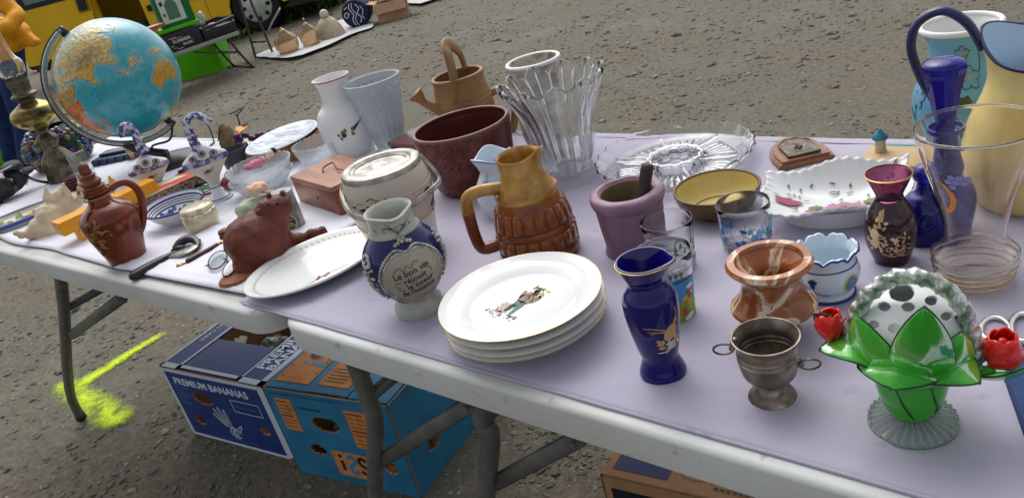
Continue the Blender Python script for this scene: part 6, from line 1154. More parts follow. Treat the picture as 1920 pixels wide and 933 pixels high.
# ---- gem covered pot behind the lamp
t, P, o = pot('gem_pot', 'dark pot studded with coloured glass gems standing behind the oil lamp', 'pot', (118, 312), (95, 236), [(0, 40), (.2, 56), (.5, 62), (.8, 52), (1, 38)], .004, mat('dark_grout', (.02, .025, .03), .4), seg=40)
rg = random.Random(8); gcol = [mat('gem_'+n_, c_, .08, trans=.2, coat=.8) for n_, c_ in (('green', (.01, .09, .045)), ('blue', (.02, .025, .18)), ('teal', (.015, .1, .12)), ('red', (.14, .01, .02)), ('yellow', (.2, .2, .03)), ('violet', (.07, .025, .16)))]
for gi, gmat in enumerate(gcol):
    pl_ = []
    for _ in range(26):
        z = rg.uniform(.04, .96)*o[-1][1]; a = rg.uniform(-2.2, 2.2); r = float(np.interp(z, [p_[1] for p_ in o], [p_[0] for p_ in o])); pl_.append(Vector((r*math.cos(a), r*math.sin(a), z)))
    g0_ = beads('glass_gem', [Vector((0, 0, 0))], .0115, gmat, t); g0_.location = pl_[0]
    for v_ in pl_[1:]: c_ = g0_.copy(); link(c_, t); c_.location = v_
# ---- clear acrylic block with pyramid, maroon purse
P = W(192, 352); t = thing('acrylic_frame', 'clear acrylic stand with a frosted pyramid leaning behind the brown bottle', 'ornament', P, face_dir(P)+.35); q = HL(t, [(207, 345), (190, 284), (150, 290), (166, 352)])
acr = mat('acrylic', (.9, .92, .94), .06, trans=.9, ior=1.2); prism('acrylic_plate', [(0, -.05), (0, .0), (.006, 0), (.006, -.05)], 0, .115, acr, t, .001); mesh('pyramid', [(.012, -.04, .035), (.012, -.006, .035), (.03, -.006, .035), (.03, -.04, .035), (.02, -.023, .068)], [(0, 1, 2, 3), (0, 4, 1), (1, 4, 2), (2, 4, 3), (3, 4, 0)], mat('frosted_glass', (.75, .78, .8), .5, trans=.4), t, False); box('base_plate', -.01, .04, -.055, .005, 0, .006, acr, t, .001)
P = W(152, 352); t = thing('maroon_purse', 'small ribbed maroon purse between the lamp foot and the bottle stopper', 'purse', P, face_dir(P)); kk = 1/pxm(P); blob('purse_body', [((0, 0, .02), (.025, .038, .026))], mat('maroon_leather', srgb(78, 30, 40), .45), t, .003, 2)
for i in range(6): tube('rib', [(.028*math.cos(a_)*math.sqrt(max(0, 1-((i-2.5)/4)**2))+.001, .041*math.sin(a_)*math.sqrt(max(0, 1-((i-2.5)/4)**2)), .02+(i-2.5)*.0068) for a_ in [-1.4+k_*.28 for k_ in range(11)]], .0022, mat('maroon_rib', srgb(95, 38, 48), .4) if i == 0 else bpy.data.materials['maroon_rib'], t, 6, 2)
# ---- globe
def globe():
    G = VPt(222, 147, W(318, 292), -.02); k = pxm(G); Rg = 117/k; base = Vector((G.x, G.y, TZ)); 
    Pb = W(322, 300); t = thing('globe', 'large lit blue relief globe turned to the indian ocean with Australia at the right', 'globe', (G.x, G.y, TZ), 0)
    Gz = G.z-TZ
    view = (CAM-G).normalized(); rt = (CR-view*CR.dot(view)).normalized(); up = view.cross(rt)
    an = R_(45); Nn = (-rt*math.cos(an)+up*math.sin(an)).normalized(); Ee = Nn.cross(view).normalized()
    # outline polygons lon,lat
    L_ = dict(
     asia=[(27,41),(35,36.5),(36,32),(34,28),(38,22),(43,13),(45,12.8),(52,16),(58,20),(59.5,22.5),(56,26),(51,25),(48,30),(50,30),(57,27),(62,25.3),(67,24.5),(70,21),(73,19),(74,14),(76.5,8.5),(78,8.5),(80,13),(80.5,16),(85,19.5),(88,22),(91,22.5),(94,17),(95,16),(97.5,16),(98.5,10),(100.5,6.5),(103,1.5),(104,1.7),(103,5),(100.5,8),(99.8,12),(101,12.8),(103,10.5),(105,8.8),(107,10.8),(109.3,13),(107,17),(106,20),(108,21.6),(110.5,20.5),(114,22.3),(118,24.5),(121.5,28.5),(121,32),(119.5,35),(122,37),(118,39),(121.5,40.8),(125,39.5),(126.5,37),(126.5,34.5),(129.3,35.5),(128,39.5),(131,43),(136,45),(140.5,50),(141,53.5),(136,54.5),(143,59.3),(155,59.5),(156,52),(162,56),(163,60),(170,60),(179,63),(179,69),(160,70),(140,72.5),(128,72),(113,74),(104,78),(90,75.5),(80,72.5),(70,73),(68,68.5),(55,68.5),(44,68),(41,66),(33,67),(38,64.5),(30,70),(18,69),(10,63),(5,60),(10,58),(18,60),(22,60),(19,55),(8,54),(-1,49),(-9,43),(-9,37),(-5,36),(3,42),(12,44),(18,40),(23,37),(23,41)],
     africa=[(-6,35.5),(10,37),(11,33.5),(20,31),(25,31.8),(32.5,31),(34.5,27),(37.3,21),(39.5,15.5),(43.2,11.5),(51,11.8),(48,4.5),(42,-1.5),(39,-6),(40.5,-14),(35,-20),(35.5,-24),(32.5,-28.5),(27,-33.8),(20,-34.8),(18,-32),(14,-22),(12,-16),(13.5,-9),(9,-1),(9.5,4),(5,6),(-4,5),(-8,4.5),(-13,8.5),(-17,14),(-16,21),(-10,29.5)],
     aus=[(114,-22),(113.5,-26),(115.5,-31.5),(115,-34.3),(118,-35),(123.5,-34),(129,-31.6),(134,-32.5),(137.7,-35),(138,-33),(140,-37.5),(146,-39),(150,-37.3),(153,-31.5),(153,-25.5),(149,-21),(146,-19),(145.3,-15),(143.5,-14),(142.5,-10.8),(141.5,-14),(140.5,-17.5),(137,-15.8),(136,-12.3),(132,-11.3),(129.5,-15),(126,-14),(122,-18)],
     tas=[(145,-41),(148,-41),(147,-43.6)], mad=[(49.3,-12.2),(50.3,-15.8),(47,-25),(44,-24.5),(44,-20),(45,-16)],
     sum=[(95.3,5.5),(98,4.2),(103.5,-.5),(106,-3),(105.7,-6),(101,-3),(97,2)], java=[(105.3,-6.5),(110,-6.6),(114.5,-7.8),(114,-8.7),(106.5,-7.6)], bor=[(109,1.5),(113,3),(117,7),(119,5),(117.7,.8),(116,-4),(111,-3.3)],
     sul=[(119.5,.5),(125,1.5),(121,-1),(123,-4.5),(120.5,-5.5),(119,-3)], ng=[(131,-.8),(134,-1),(138,-1.7),(144.5,-4),(147.5,-6),(150.5,-10.5),(146,-8.5),(143,-8.8),(138,-8.2),(137,-5),(133,-4)],
     phl=[(120.5,18.3),(122.2,18.3),(121.8,14.5),(124,13),(120.5,14)], min=[(122,7),(125.5,9.8),(126.3,7),(124,6)], jap=[(130.5,31.5),(131,34),(135.5,35.7),(140,40),(141.5,45.3),(145,43.5),(141.8,39),(140.5,35.5),(135.5,33.6)], lka=[(80,9.7),(81.8,7),(80.3,6)], tai=[(121,25),(120.3,23)], hain=[(109,20),(111,19.7),(109.3,18.3)],
     ant=[(-180,-70),(-120,-73),(-60,-66),(0,-70),(60,-67),(120,-66.5),(180,-71),(180,-90),(-180,-90)], kal=[(54,80),(60,76),(53,71),(52,75)], nz=[(172.5,-34.5),(178,-38),(174,-41.5),(173,-39)], nz2=[(172.7,-40.6),(174,-42),(168,-46.5),(167,-45)])
    def inside(lon, lat, poly):
        c = np.zeros(lon.shape, bool); n = len(poly)
        for i in range(n):
            x1, y1 = poly[i]; x2, y2 = poly[(i+1) % n]
            if y1 == y2: continue
            m_ = ((y1 > lat) != (y2 > lat)) & (lon < (x2-x1)*(lat-y1)/(y2-y1)+x1); c ^= m_
        return c
    NU, NV = 440, 220; lon = np.linspace(-180, 180, NU, endpoint=False); lat = np.linspace(-90, 90, NV+1); LO, LA = np.meshgrid(lon, lat)
    ns = np.array([[noise.noise(Vector((math.cos(R_(a))*math.cos(R_(b))*6, math.sin(R_(a))*math.cos(R_(b))*6, math.sin(R_(b))*6))) for a in lon] for b in lat]); n2 = np.array([[noise.noise(Vector((math.cos(R_(a))*math.cos(R_(b))*22, math.sin(R_(a))*math.cos(R_(b))*22, math.sin(R_(b))*22+4))) for a in lon] for b in lat])
    land = np.zeros(LO.shape, bool)
    for p_ in L_.values(): land |= inside(LO+n2*1.6, LA+ns*1.5, p_)
    lake = inside(LO, LA, [(47,47),(52,46.5),(54,37),(50,37.2),(49,41)]) | inside(LO, LA, [(28,43),(31,46.5),(37,46.5),(41.5,42),(36,42),(31,41.3)]); land &= ~lake
    # shelf: soft spread of the land mask
    f_ = land.astype(float)
    for _ in range(7): f_ = (f_+np.roll(f_, 1, 0)+np.roll(f_, -1, 0)+np.roll(f_, 1, 1)+np.roll(f_, -1, 1))/5
    col = np.zeros(LO.shape+(3,)); sea = np.array(srgb(45, 158, 172)); shelf = np.array(srgb(112, 178, 186)); deep = np.array(srgb(32, 130, 152))
    s_ = np.clip(f_*2.2, 0, 1)[..., None]; d_ = np.clip(.5+n2*.8+ns*.6, 0, 1)[..., None]; col = (sea*(1-d_*.35)+deep*d_*.35)*(1-s_)+shelf*s_; hi_ = np.clip((LA-50)/25, 0, 1)[..., None]; col = col*(1-hi_*.4)+np.array(srgb(150, 205, 225))*hi_*.4
    green, tan, org, crm, brn = [np.array(srgb(*c)) for c in ((165, 170, 120), (205, 180, 110), (200, 150, 55), (205, 200, 165), (135, 110, 80))]
    lc = np.where((np.abs(LA) < 24)[..., None] & (LO < 60)[..., None], org, tan); lc = np.where((LA > 50)[..., None], crm*.6+green*.4, lc); lc = np.where(((LO > 68) & (LO < 90) & (LA < 30))[..., None], np.array(srgb(212, 165, 50)), lc)
    him = np.exp(-((LA-33)/6.)**2-((LO-88)/16.)**2)[..., None]; lc = lc*(1-him*.75)+brn*him*.75; n3 = np.clip(.5+n2*1.4, 0, 1)[..., None]; lc = lc*(.72+.4*n3); lc = np.where(((LO > 110) & (LA < -10))[..., None], np.array(srgb(205, 160, 65))*(.8+.3*n3), lc); lc = np.where(((LO > 20) & (LO < 52) & (LA < 13) & (LA > -35))[..., None], np.array(srgb(215, 120, 45))*(.8+.3*n3), lc)
    edge = land & (~np.roll(land, 1, 0) | ~np.roll(land, -1, 0) | ~np.roll(land, 1, 1) | ~np.roll(land, -1, 1)); lc = lc*.86; lc = np.where(edge[..., None], lc*.5, lc)
    col = np.where(land[..., None], lc, col)
    grat = ((np.abs((LO+180) % 15) < .01) | (np.abs((LA+90) % 15) < .01)) & ~land
    rad = Rg*(1+np.where(land, .004+.006*np.clip(n2+him[..., 0]*1.2*(n2+.4), -.3, 1), 0)); la, lo = np.radians(LA), np.radians(LO-94)
    ax = np.array([view, Ee, Nn]); X = np.stack([np.cos(la)*np.cos(lo), np.cos(la)*np.sin(lo), np.sin(la)], -1) @ ax*rad[..., None]
    V = [tuple(v) for v in X.reshape(-1, 3)]; F = [(j*NU+i, j*NU+(i+1) % NU, (j+1)*NU+(i+1) % NU, (j+1)*NU+i) for j in range(NV) for i in range(NU)]
    gm_ = bpy.data.materials.new('globe_print'); gm_.use_nodes = True; tn = gm_.node_tree; b = tn.nodes['Principled BSDF']; at = tn.nodes.new('ShaderNodeAttribute'); at.attribute_name = 'map'; 
    tc = tn.nodes.new('ShaderNodeTexCoord'); nn = tn.nodes.new('ShaderNodeTexNoise'); nn.inputs['Scale'].default_value = 90; nn.inputs['Detail'].default_value = 6; nn.inputs['Distortion'].default_value = 1.5; tn.links.new(tc.outputs['Object'], nn.inputs['Vector'])
    rp_ = tn.nodes.new('ShaderNodeValToRGB'); rp_.color_ramp.elements[0].position = .34; rp_.color_ramp.elements[0].color = (.45, .5, .55, 1); rp_.color_ramp.elements[1].position = .45; rp_.color_ramp.elements[1].color = (1, 1, 1, 1); tn.links.new(nn.outputs['Fac'], rp_.inputs[0]); mx = tn.nodes.new('ShaderNodeMix'); mx.data_type = 'RGBA'; mx.blend_type = 'MULTIPLY'; mx.inputs['Factor'].default_value = .8; tn.links.new(at.outputs['Color'], mx.inputs['A']); tn.links.new(rp_.outputs[0], mx.inputs['B']); tn.links.new(mx.outputs['Result'], b.inputs['Base Color']); b.inputs['Roughness'].default_value = .25; b.inputs['Coat Weight'].default_value = .35
    o = mesh('sphere', V, F, gm_, t, loc=(0, 0, Gz)); a = o.data.attributes.new('map', 'FLOAT_COLOR', 'POINT'); a.data.foreach_set('color', np.concatenate([col.reshape(-1, 3), np.ones((col.size//3, 1))], 1).ravel())
    # meridian ring: half circle through the poles on the lower left side
    away = (-rt*math.sin(an)-up*math.cos(an)).normalized(); c0 = Vector((0, 0, Gz)); acm = mat('clear_plastic_ring', (.5, .5, .5), .1, trans=.75, ior=1.35)
    # ring swings a little towards the viewer at the pole ends
    rp2 = [c0+(Nn*math.cos(a_)+away*math.sin(a_))*Rg*1.1+view*.0 for a_ in [PI*k_/40 for k_ in range(41)]]; tube('meridian_ring', rp2, .019, acm, t, 12, sm=False, flat=(.35, 1), up=tuple(view.cross(Nn)))
    for s_ in (1, -1): tube('ring_edge', [c0+(Nn*math.cos(a_)+away*math.sin(a_))*Rg*1.15+view*.012*s_ for a_ in [PI*k_/40 for k_ in range(41)]], .0018, mat('dark_edge', (.03, .03, .035), .3) if s_ == 1 else bpy.data.materials['dark_edge'], t, 6, sm=False)
    for s_ in (1, -1): p_ = c0+Nn*Rg*1.1*s_; tube('pole_clip', [c0+Nn*Rg*1.0*s_, c0+Nn*Rg*1.15*s_], .011, bpy.data.materials['dark_edge'], t, 10, sm=False, flat=(1, 1))
    # stand
    bk2 = mat('black_base', (.02, .02, .022), .3); lowp = c0+(Nn*math.cos(2.35)+away*math.sin(2.35))*Rg*1.12; bb_ = W(318, 305)-base; zc = 0
    lathe('stand_base', cr([(.1, 0), (.1, .006), (.08, .014), (.03, .022), (0, .024)], 4), bk2, t, 48, loc=(bb_.x, bb_.y, 0))
    tube('stand_arm', [(bb_.x, bb_.y, .02), tuple((Vector((bb_.x, bb_.y, .03))+lowp)/2+Vector((0, 0, -.012))), tuple(lowp)], [.02, .016, .011], bk2, t, 12, 6)
    cb = W(330, 300)-base; tube('power_cable', [tuple(c0-Nn*Rg*1.12), tuple(VPt(318, 262, G, -.05)-base), tuple(VPt(285, 275, G, -.06)-base), tuple(VPt(300, 300, G, -.03)-base), tuple(W(345, 305, TZ+.004)-base), tuple(W(352, 320, TZ+.004)-base), tuple(W(335, 322, TZ+.005)-base), tuple(W(352, 312, TZ+.008)-base), tuple(W(400, 268, TZ+.004)-base)], .0032, bk2, t, 8, 8)
globe()
# ---- swan shaped flower holders
swm = mat('speckled_blue_glaze', srgb(66, 66, 125), .25, col2=srgb(190, 192, 205), scale=95, lo=.48, hi=.56, coat=.4); cwm = mat('cream_faience_body', srgb(206, 198, 186), .22, coat=.4, col2=srgb(190, 180, 170), scale=18); puf = mat('violet_glaze', srgb(85, 75, 125), .25, col2=srgb(180, 178, 195), scale=50, lo=.45, hi=.6, coat=.4)
def tulip(label, B, head, neck, body, wide, foot):
    P = W(*B); t = thing('swan_vase', label, 'vase', P, face_dir(P), 'faience swan necked flower holders'); kk = 1/pxm(P); F3 = lambda l: HL(t, l)
    nk = F3(neck); tube('neck', nk, [7.5*kk*x for x in ([1, .95, .9, .85, .9, 1.05, 1.25, 1.7] if len(neck) == 8 else [1]*len(neck))], swm, t, 14, 6)
    b = F3([body])[0]; w_ = wide*kk; lo_ = F3([foot])[0]; hh = b.z
    # fan shaped flattened body: ellipse section narrowing to the foot
    pr = [(0, 10*kk, 9*kk), (.1, 11*kk, 9*kk), (.35, 18*kk, 13*kk), (.7, w_*.8, 17*kk), (.88, w_, 19*kk), (1.0, w_*.98, 19*kk), (1.12, w_*.8, 17*kk), (1.28, w_*.45, 13*kk), (1.42, 9*kk, 9*kk)]
    V, F = [], []; n = 40; pc_ = cr(pr, 5)
    for (s, a_, b_) in pc_:
        c = lo_+(b-lo_)*s
        for k_ in range(n): an_ = 2*PI*k_/n; fac = 1+.04*math.cos(an_*6); V.append((c.x+b_*math.cos(an_)*fac, c.y+a_*math.sin(an_)*fac, c.z))
    for i in range(len(pc_)-1): F += [(i*n+k_, i*n+(k_+1) % n, (i+1)*n+(k_+1) % n, (i+1)*n+k_) for k_ in range(n)]
    F += [tuple(range(n-1, -1, -1)), tuple(range((len(pc_)-1)*n, len(pc_)*n))]; fm = [0 if pc_[i][0] < .8 else 1 if pc_[i][0] < 1.02 else 2 for i in range(len(pc_)-1) for k_ in range(n)]+[0, 2]
    mesh('body', V, F, [cwm, puf, mat('white_top_glaze', srgb(205, 205, 212), .25, coat=.4) if 'white_top_glaze' not in bpy.data.materials else bpy.data.materials['white_top_glaze']], t, fm=fm)
    for dy, dz in ((-.62, 1.12), (-.05, 1.2), (.55, 1.12), (-.3, 1.04), (.3, 1.04)):
        c = lo_+(b-lo_)*dz; c = Vector((c.x+16*kk, c.y+dy*w_*.75, c.z)); nrm = Vector((.75, 0, .66)); u_ = Vector((0, 1, 0)); v_ = nrm.cross(u_); r_ = 6.6*kk
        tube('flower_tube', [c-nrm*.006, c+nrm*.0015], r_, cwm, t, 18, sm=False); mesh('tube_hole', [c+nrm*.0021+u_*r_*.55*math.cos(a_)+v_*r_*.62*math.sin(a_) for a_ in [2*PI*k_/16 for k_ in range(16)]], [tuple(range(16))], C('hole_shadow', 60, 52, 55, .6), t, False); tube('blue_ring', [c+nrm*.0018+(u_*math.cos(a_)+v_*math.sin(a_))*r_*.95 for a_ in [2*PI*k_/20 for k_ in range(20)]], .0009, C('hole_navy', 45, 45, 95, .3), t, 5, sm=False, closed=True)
    def fb(x, y): c = lo_+(b-lo_)*(.55+y/ .06*.5); s_ = .55+y/.06*.5; b_ = float(np.interp(s_, [p_[0] for p_ in pc_], [p_[2] for p_ in pc_])); a2 = float(np.interp(s_, [p_[0] for p_ in pc_], [p_[1] for p_ in pc_])); return (c.x+b_*1.04*math.sqrt(max(0.02, 1-(x/a2)**2))+.0015, c.y+x, c.z)
    decal('painted_leaf', [s_petal(-.004, 0, .012, .006, a_) for a_ in (.3, 1.2, 2.2, 3.4)]+[s_petal(.006, .008, .01, .005, 1)], fb, C('sprig_ochre', 150, 130, 60), t); decal('painted_flower', [s_petal(-.004, .004, .009, .005, a_) for a_ in (.8, 1.8, 2.8)]+[s_line([(-.01, -.01), (0, -.002), (.006, .01)], .0009)], (lambda f: (lambda x, y: tuple(Vector(f(x, y))+Vector((.0006, 0, 0)))))(fb), C('sprig_dark', 60, 50, 60), t)
    c = lo_; lathe('foot', [(24*kk, 0), (24*kk, .003), (20*kk, .008), (13*kk, .014), (10*kk, max(.018, c.z-.004)), (10*kk, c.z+.002), (0, c.z+.002)], M['porcelain'], t, 40, loc=(0, 0, 0)); 
    for r_, z_, m_ in ((24.2, .002, 'f'), (20.5, .0078, 'f'), (11, max(.0175, c.z-.003), 'f')): tube('blue_line', [(r_*kk*math.cos(a_), r_*kk*math.sin(a_), z_) for a_ in [2*PI*k_/36 for k_ in range(36)]], .0011, C('foot_navy', 40, 55, 115, .2), t, 6, sm=False, closed=True)
    return t
tulip('right faience swan flower holder with arched blue speckled neck and blue striped foot', (414, 374), 0, [(394, 231), (386, 225), (372, 217), (358, 218), (350, 230), (355, 248), (364, 268), (374, 284)], (383, 296), 45, (404, 346))
tulip('left faience swan flower holder with drooping blue speckled head before the globe', (300, 365), 0, [(232, 256), (228, 246), (232, 236), (244, 237), (252, 246), (256, 258), (262, 272), (270, 286)], (277, 311), 41, (296, 352))
P = W(243, 300); tg2 = thing('cork_ball', 'small tan egg shaped cork leaning behind the left swan holder', 'cork', P); pc2 = VPt(243, 281, P, -.02)-P
blob('cork_body', [(tuple(pc2), (.013, .013, .019)), ((pc2.x, pc2.y, pc2.z*.45), (.008, .008, pc2.z*.45))], mat('tan_cork', srgb(205, 165, 105), .6, col2=srgb(185, 140, 85), scale=60), tg2, .002, 2)
# ---- dark blue folded thing, flat disc, cups, bell, hooks, grapes
P = W(226, 300); t = thing('blue_case', 'dark blue ribbed plastic case lying under the globe', 'case', P, R_(-8)); dn = mat('dark_blue_plastic', srgb(40, 56, 86), .35, coat=.2); ex = W(290, 290)-W(190, 310)
t.rotation_euler.z = math.atan2(ex.y, ex.x); box('case_body', -.08, .08, -.03, .04, 0, .022, dn, t, .006); box('case_lid', -.06, .06, -.01, .035, .0225, .032, dn, t, .005)
for i in range(5): box('rib', -.072+i*.03, -.052+i*.03, -.034, -.0305, .004, .018, dn, t, .0015)
P = W(366, 322); t = thing('round_tray', 'flat black round tray lying behind the swan flower holders', 'tray', P); lathe('tray_body', [(0, 0), (.052, 0), (.056, .004), (.054, .005), (.05, .0022), (0, .002)], mat('black_tin', (.035, .038, .045), .25, coat=.3), t, 48)
P = W(185, 345); t = thing('shadow_disc', 'dark disc put in for a coaster lying left of the swan flower holders', 'shadow', P); lathe('shadow_disc_body', [(0, 0), (.035, 0), (.037, .004), (.034, .005), (0, .004)], mat('shadow_grey', (.25, .27, .28), .1, trans=.5), t, 40); t.location = W(212, 350)  # dark see-through disc stands in for a shadow on the cloth
t, P, o = pot('black_mug', 'small dark grey metal beaker in front of the purple grapes', 'beaker', (450, 318), (436, 278), [(0, 24), (1, 27)], .0015, mat('dark_enamel', (.05, .055, .06), .4), n=2, seg=40)
P, q = measure((432, 276), (418, 232), [(0, 19), (.15, 19), (.5, 17), (.8, 12), (1, 3)]); t = thing('candle_lantern', 'small ribbed straw coloured bell lantern behind the black beaker', 'lantern', P); hw_ = cr(q, 5); lathe('bell', [(r*(1+.05*math.sin(i*2.1)), z) for i, (r, z) in enumerate(hw_)], mat('straw', srgb(118, 100, 68), .6, col2=srgb(90, 74, 48), scale=80, bump=.4, bscale=200), t, 32); tube('wire_bail', HL(t, [(408, 266, -.02), (412, 245, -.02), (405, 228, -.0)]), .0011, bk, t, 6, 4); lathe('base_ring', [(0, 0), (q[0][0]*1.25, 0), (q[0][0]*1.3, .004), (0, .006)], bpy.data.materials['straw'], t, 32)
P = W(452, 262); t = thing('metal_hook', 'bent iron T hook standing up behind the purple grapes', 'hook', P); HI = lambda l: [v for v in H(P, l)]; tube('hook_rod', HI([(455, 262), (450, 236), (444, 214)]), .0022, fr_m, t, 8, 4); tube('hook_bar', HI([(430, 214), (442, 209), (453, 203), (452, 208), (446, 213)]), .002, fr_m, t, 8, 4)
P = W(402, 268); t = thing('metal_hook', 'thin iron hook behind the arched neck of the right swan holder', 'hook', P); tube('hook_rod', H(P, [(402, 268), (396, 248), (388, 232), (380, 225), (392, 224)]), .002, fr_m, t, 8, 5)
t = thing('grape_bunch', 'bunch of purple ceramic grapes topped by an orange leaf', 'ornament', W(466, 290)); P = Vector(t.location); rg = random.Random(4); grm = mat('grape_purple', srgb(92, 44, 84), .4, col2=srgb(70, 30, 66), scale=30, coat=.2)
for _ in range(42):
    p_ = VPt(rg.uniform(440, 488), 0, P, 0); x_ = rg.uniform(438, 490); y_ = rg.uniform(252, 283)-abs(x_-464)*.02; v = VPt(x_, y_+(464-x_)*.12, P, rg.uniform(-.02, .02))-P
    if _ == 0: gs = beads('grape', [Vector((0, 0, 0))], .0085, grm, t); gs.data.name = 'grape'; gs.location = v
    else: c_ = gs.copy(); link(c_, t); c_.location = v
prism('leaf', [(x_*.9, y_*.9) for x_, y_ in [(-.03, 0), (-.018, .012), (-.008, .008), (0, .02), (.01, .01), (.026, .014), (.024, .002), (.03, -.008), (.012, -.008), (.004, -.02), (-.008, -.01), (-.02, -.012)]], 0, .003, mat('orange_leaf', srgb(222, 150, 60), .45), t, 0, lambda v: Vector((v.x, v.y, v.z+.35*abs(v.x)+.2*v.y)), loc=VPt(456, 246, P, -.012)-P); blob('stand', [((0, 0, .012), (.03, .03, .014))], grm, t, .003, 2)
t = thing('red_pouch', 'small dark red pouch tucked behind the foot of the right swan holder', 'pouch', W(438, 352)); blob('pouch_body', [((0, 0, .014), (.03, .024, .018)), ((.02, .01, .03), (.014, .014, .02))], mat('deep_red', srgb(110, 22, 32), .4), t, .003, 2, .003, 40)
# beads / scarf
t = thing('necklaces', 'heap of striped red green and black cords between the swan flower holders', 'necklaces', W(352, 350)); P = Vector(t.location); rg = random.Random(2)
for i, c_ in enumerate(((110, 110, 112), (150, 60, 62), (30, 30, 30), (90, 80, 85), (45, 130, 90), (60, 150, 100), (160, 158, 150), (120, 50, 60))):
    y0 = 332+i*4; tube('cord', [W(x_, y0+14-(x_-318)*.17+rg.uniform(-3, 3), TZ+.006+rg.uniform(0, .012))-P for x_ in range(312, 412, 12)], .0032, C('cord_%s' % 'abcdefgh'[i], *c_, rough=.6), t, 6, 4)
# ---- cut glass bowls, picture plate on card stand, figurine
def cutw(n, am, h_): return lambda x, y, z: (x*(1+am*math.cos(n*math.atan2(y, x)+z*300)*(.3+.7*min(1, z/h_))), y*(1+am*math.cos(n*math.atan2(y, x)+z*300)*(.3+.7*min(1, z/h_))), z+.0015*math.cos(n*math.atan2(y, x))*(z/h_)**3)
frg = mat('frosted_pressed_glass', (.9, .94, .96), .12, trans=.82, ior=1.35, bump=.6, bscale=140, bdist=.002)
P1, q1 = measure((500, 352), (492, 326), [(0, 36), (.3, 46), (1, 56)]); 
t, P, o = pot('pressed_glass_bowl', 'lower clear pressed glass bowl of the nested pair', 'bowl', (500, 355), (488, 328), [(0, 34), (.2, 42), (.6, 54), (1, 64)], .003, frg, seg=120, warp=cutw(30, .012, .05), group='pressed glass bowls')
t2, P2b, o2 = pot('pressed_glass_bowl', 'upper clear pressed glass bowl of the nested pair holding a small doll', 'bowl', (494, 334), (482, 306), [(0, 34), (.2, 42), (.6, 54), (1, 62)], .003, frg, seg=120, warp=cutw(30, .012, .05), group='pressed glass bowls'); t2.location = Vector((P.x, P.y, TZ+.022)); 
_e = Vector((482, 306))-pj(Vector(t2.location)+Vector((0, 0, o2[-1][1]))); t2.location = t2.location+(CR*_e.x+CD*_e.y)*((t2.location-CAM).dot(CF)/FX)*Vector((1, 1, 0)); t2.location.z = TZ+.022
t, P, o = pot('pressed_glass_bowl', 'clear pressed glass bowl with lattice rim beside the white flowered vase', 'bowl', (610, 302), (592, 266), [(0, 32), (.2, 38), (.6, 46), (1, 50)], .003, frg, seg=120, warp=cutw(30, .014, .05), group='pressed glass bowls')
# doll in the bowl
P = Vector(t2.location)+Vector((0, 0, .012)); d = thing('doll', 'tiny doll in a pink dress with dark hair lying in the upper glass bowl', 'doll', P); HP = lambda l: [tuple(v) for v in H(P, l)]
blob('dress', [(HP([(480, 308)])[0], (.018, .015, .010)), (HP([(466, 314)])[0], (.014, .012, .007)), (HP([(493, 300)])[0], (.011, .009, .008))], mat('pink_cloth', srgb(205, 140, 155), .8, col2=srgb(180, 105, 125), scale=60), d, .002, 2, .004, 70); blob('head', [(HP([(508, 287)])[0], .0085), (HP([(503, 294)])[0], .006)], mat('doll_skin', srgb(225, 200, 185), .5), d, .0015, 2); blob('hair', [(HP([(512, 283, .004)])[0], .0085)], mat('doll_hair', (.02, .015, .015), .6), d, .0015, 2, .0015, 150)
# picture plate on its card box
P = W(528, 300); t = thing('card_box', 'open brown cardboard sleeve under the oval picture plate', 'box', P); ex = W(572, 305)-W(485, 318); t.rotation_euler.z = math.atan2(ex.y, ex.x); cdm = mat('tan_card', srgb(158, 108, 66), .7); hz2 = .042
box('side_panel', -.09, .085, -.03, -.027, 0, hz2, cdm, t, .0005); box('side_panel', .085, .088, -.03, .09, 0, hz2, cdm, t, .0005); box('back_panel', -.09, .085, .087, .09, 0, hz2, cdm, t, .0005); box('side_panel', -.093, -.09, -.03, .09, 0, hz2, cdm, t, .0005); box('inner_panel', -.087, .084, -.025, .085, .001, .004, cdm, t, .0005)
pt0 = W(531, 262, TZ+hz2+.004); t = thing('picture_plate', 'oval glass plate printed with a grey blue sea view resting on the card sleeve', 'plate', pt0, math.atan2(ex.y, ex.x)); ax_ = (W(592, 245, pt0.z)-W(470, 280, pt0.z)).length/2; bx_ = (W(525, 243, pt0.z)-W(537, 282, pt0.z)).length/2
seam = mat('sea_print', srgb(135, 150, 170), .2, col2=srgb(205, 214, 224), scale=26, stretch=(1, 4, 1), lo=.42, hi=.55, detail=8, coat=.6)
lathe('plate_body', [(0, 0), (.7, 0), (.96, .006), (1, .008), (.98, .010), (.94, .0095)], M['porcelain_cool'], t, 72, lambda x, y, z: (x*ax_, y*bx_, z)); lathe('picture', [(.95, .0097), (.7, .0042), (0, .004)], seam, t, 72, lambda x, y, z: (x*ax_, y*bx_, z)); decal('horizon_band', [s_rect(-ax_*.5, ax_*.9, bx_*.25, bx_*.3)], lambda x, y: (x, y, .0065+.002), C('horizon', 110, 120, 140), t)
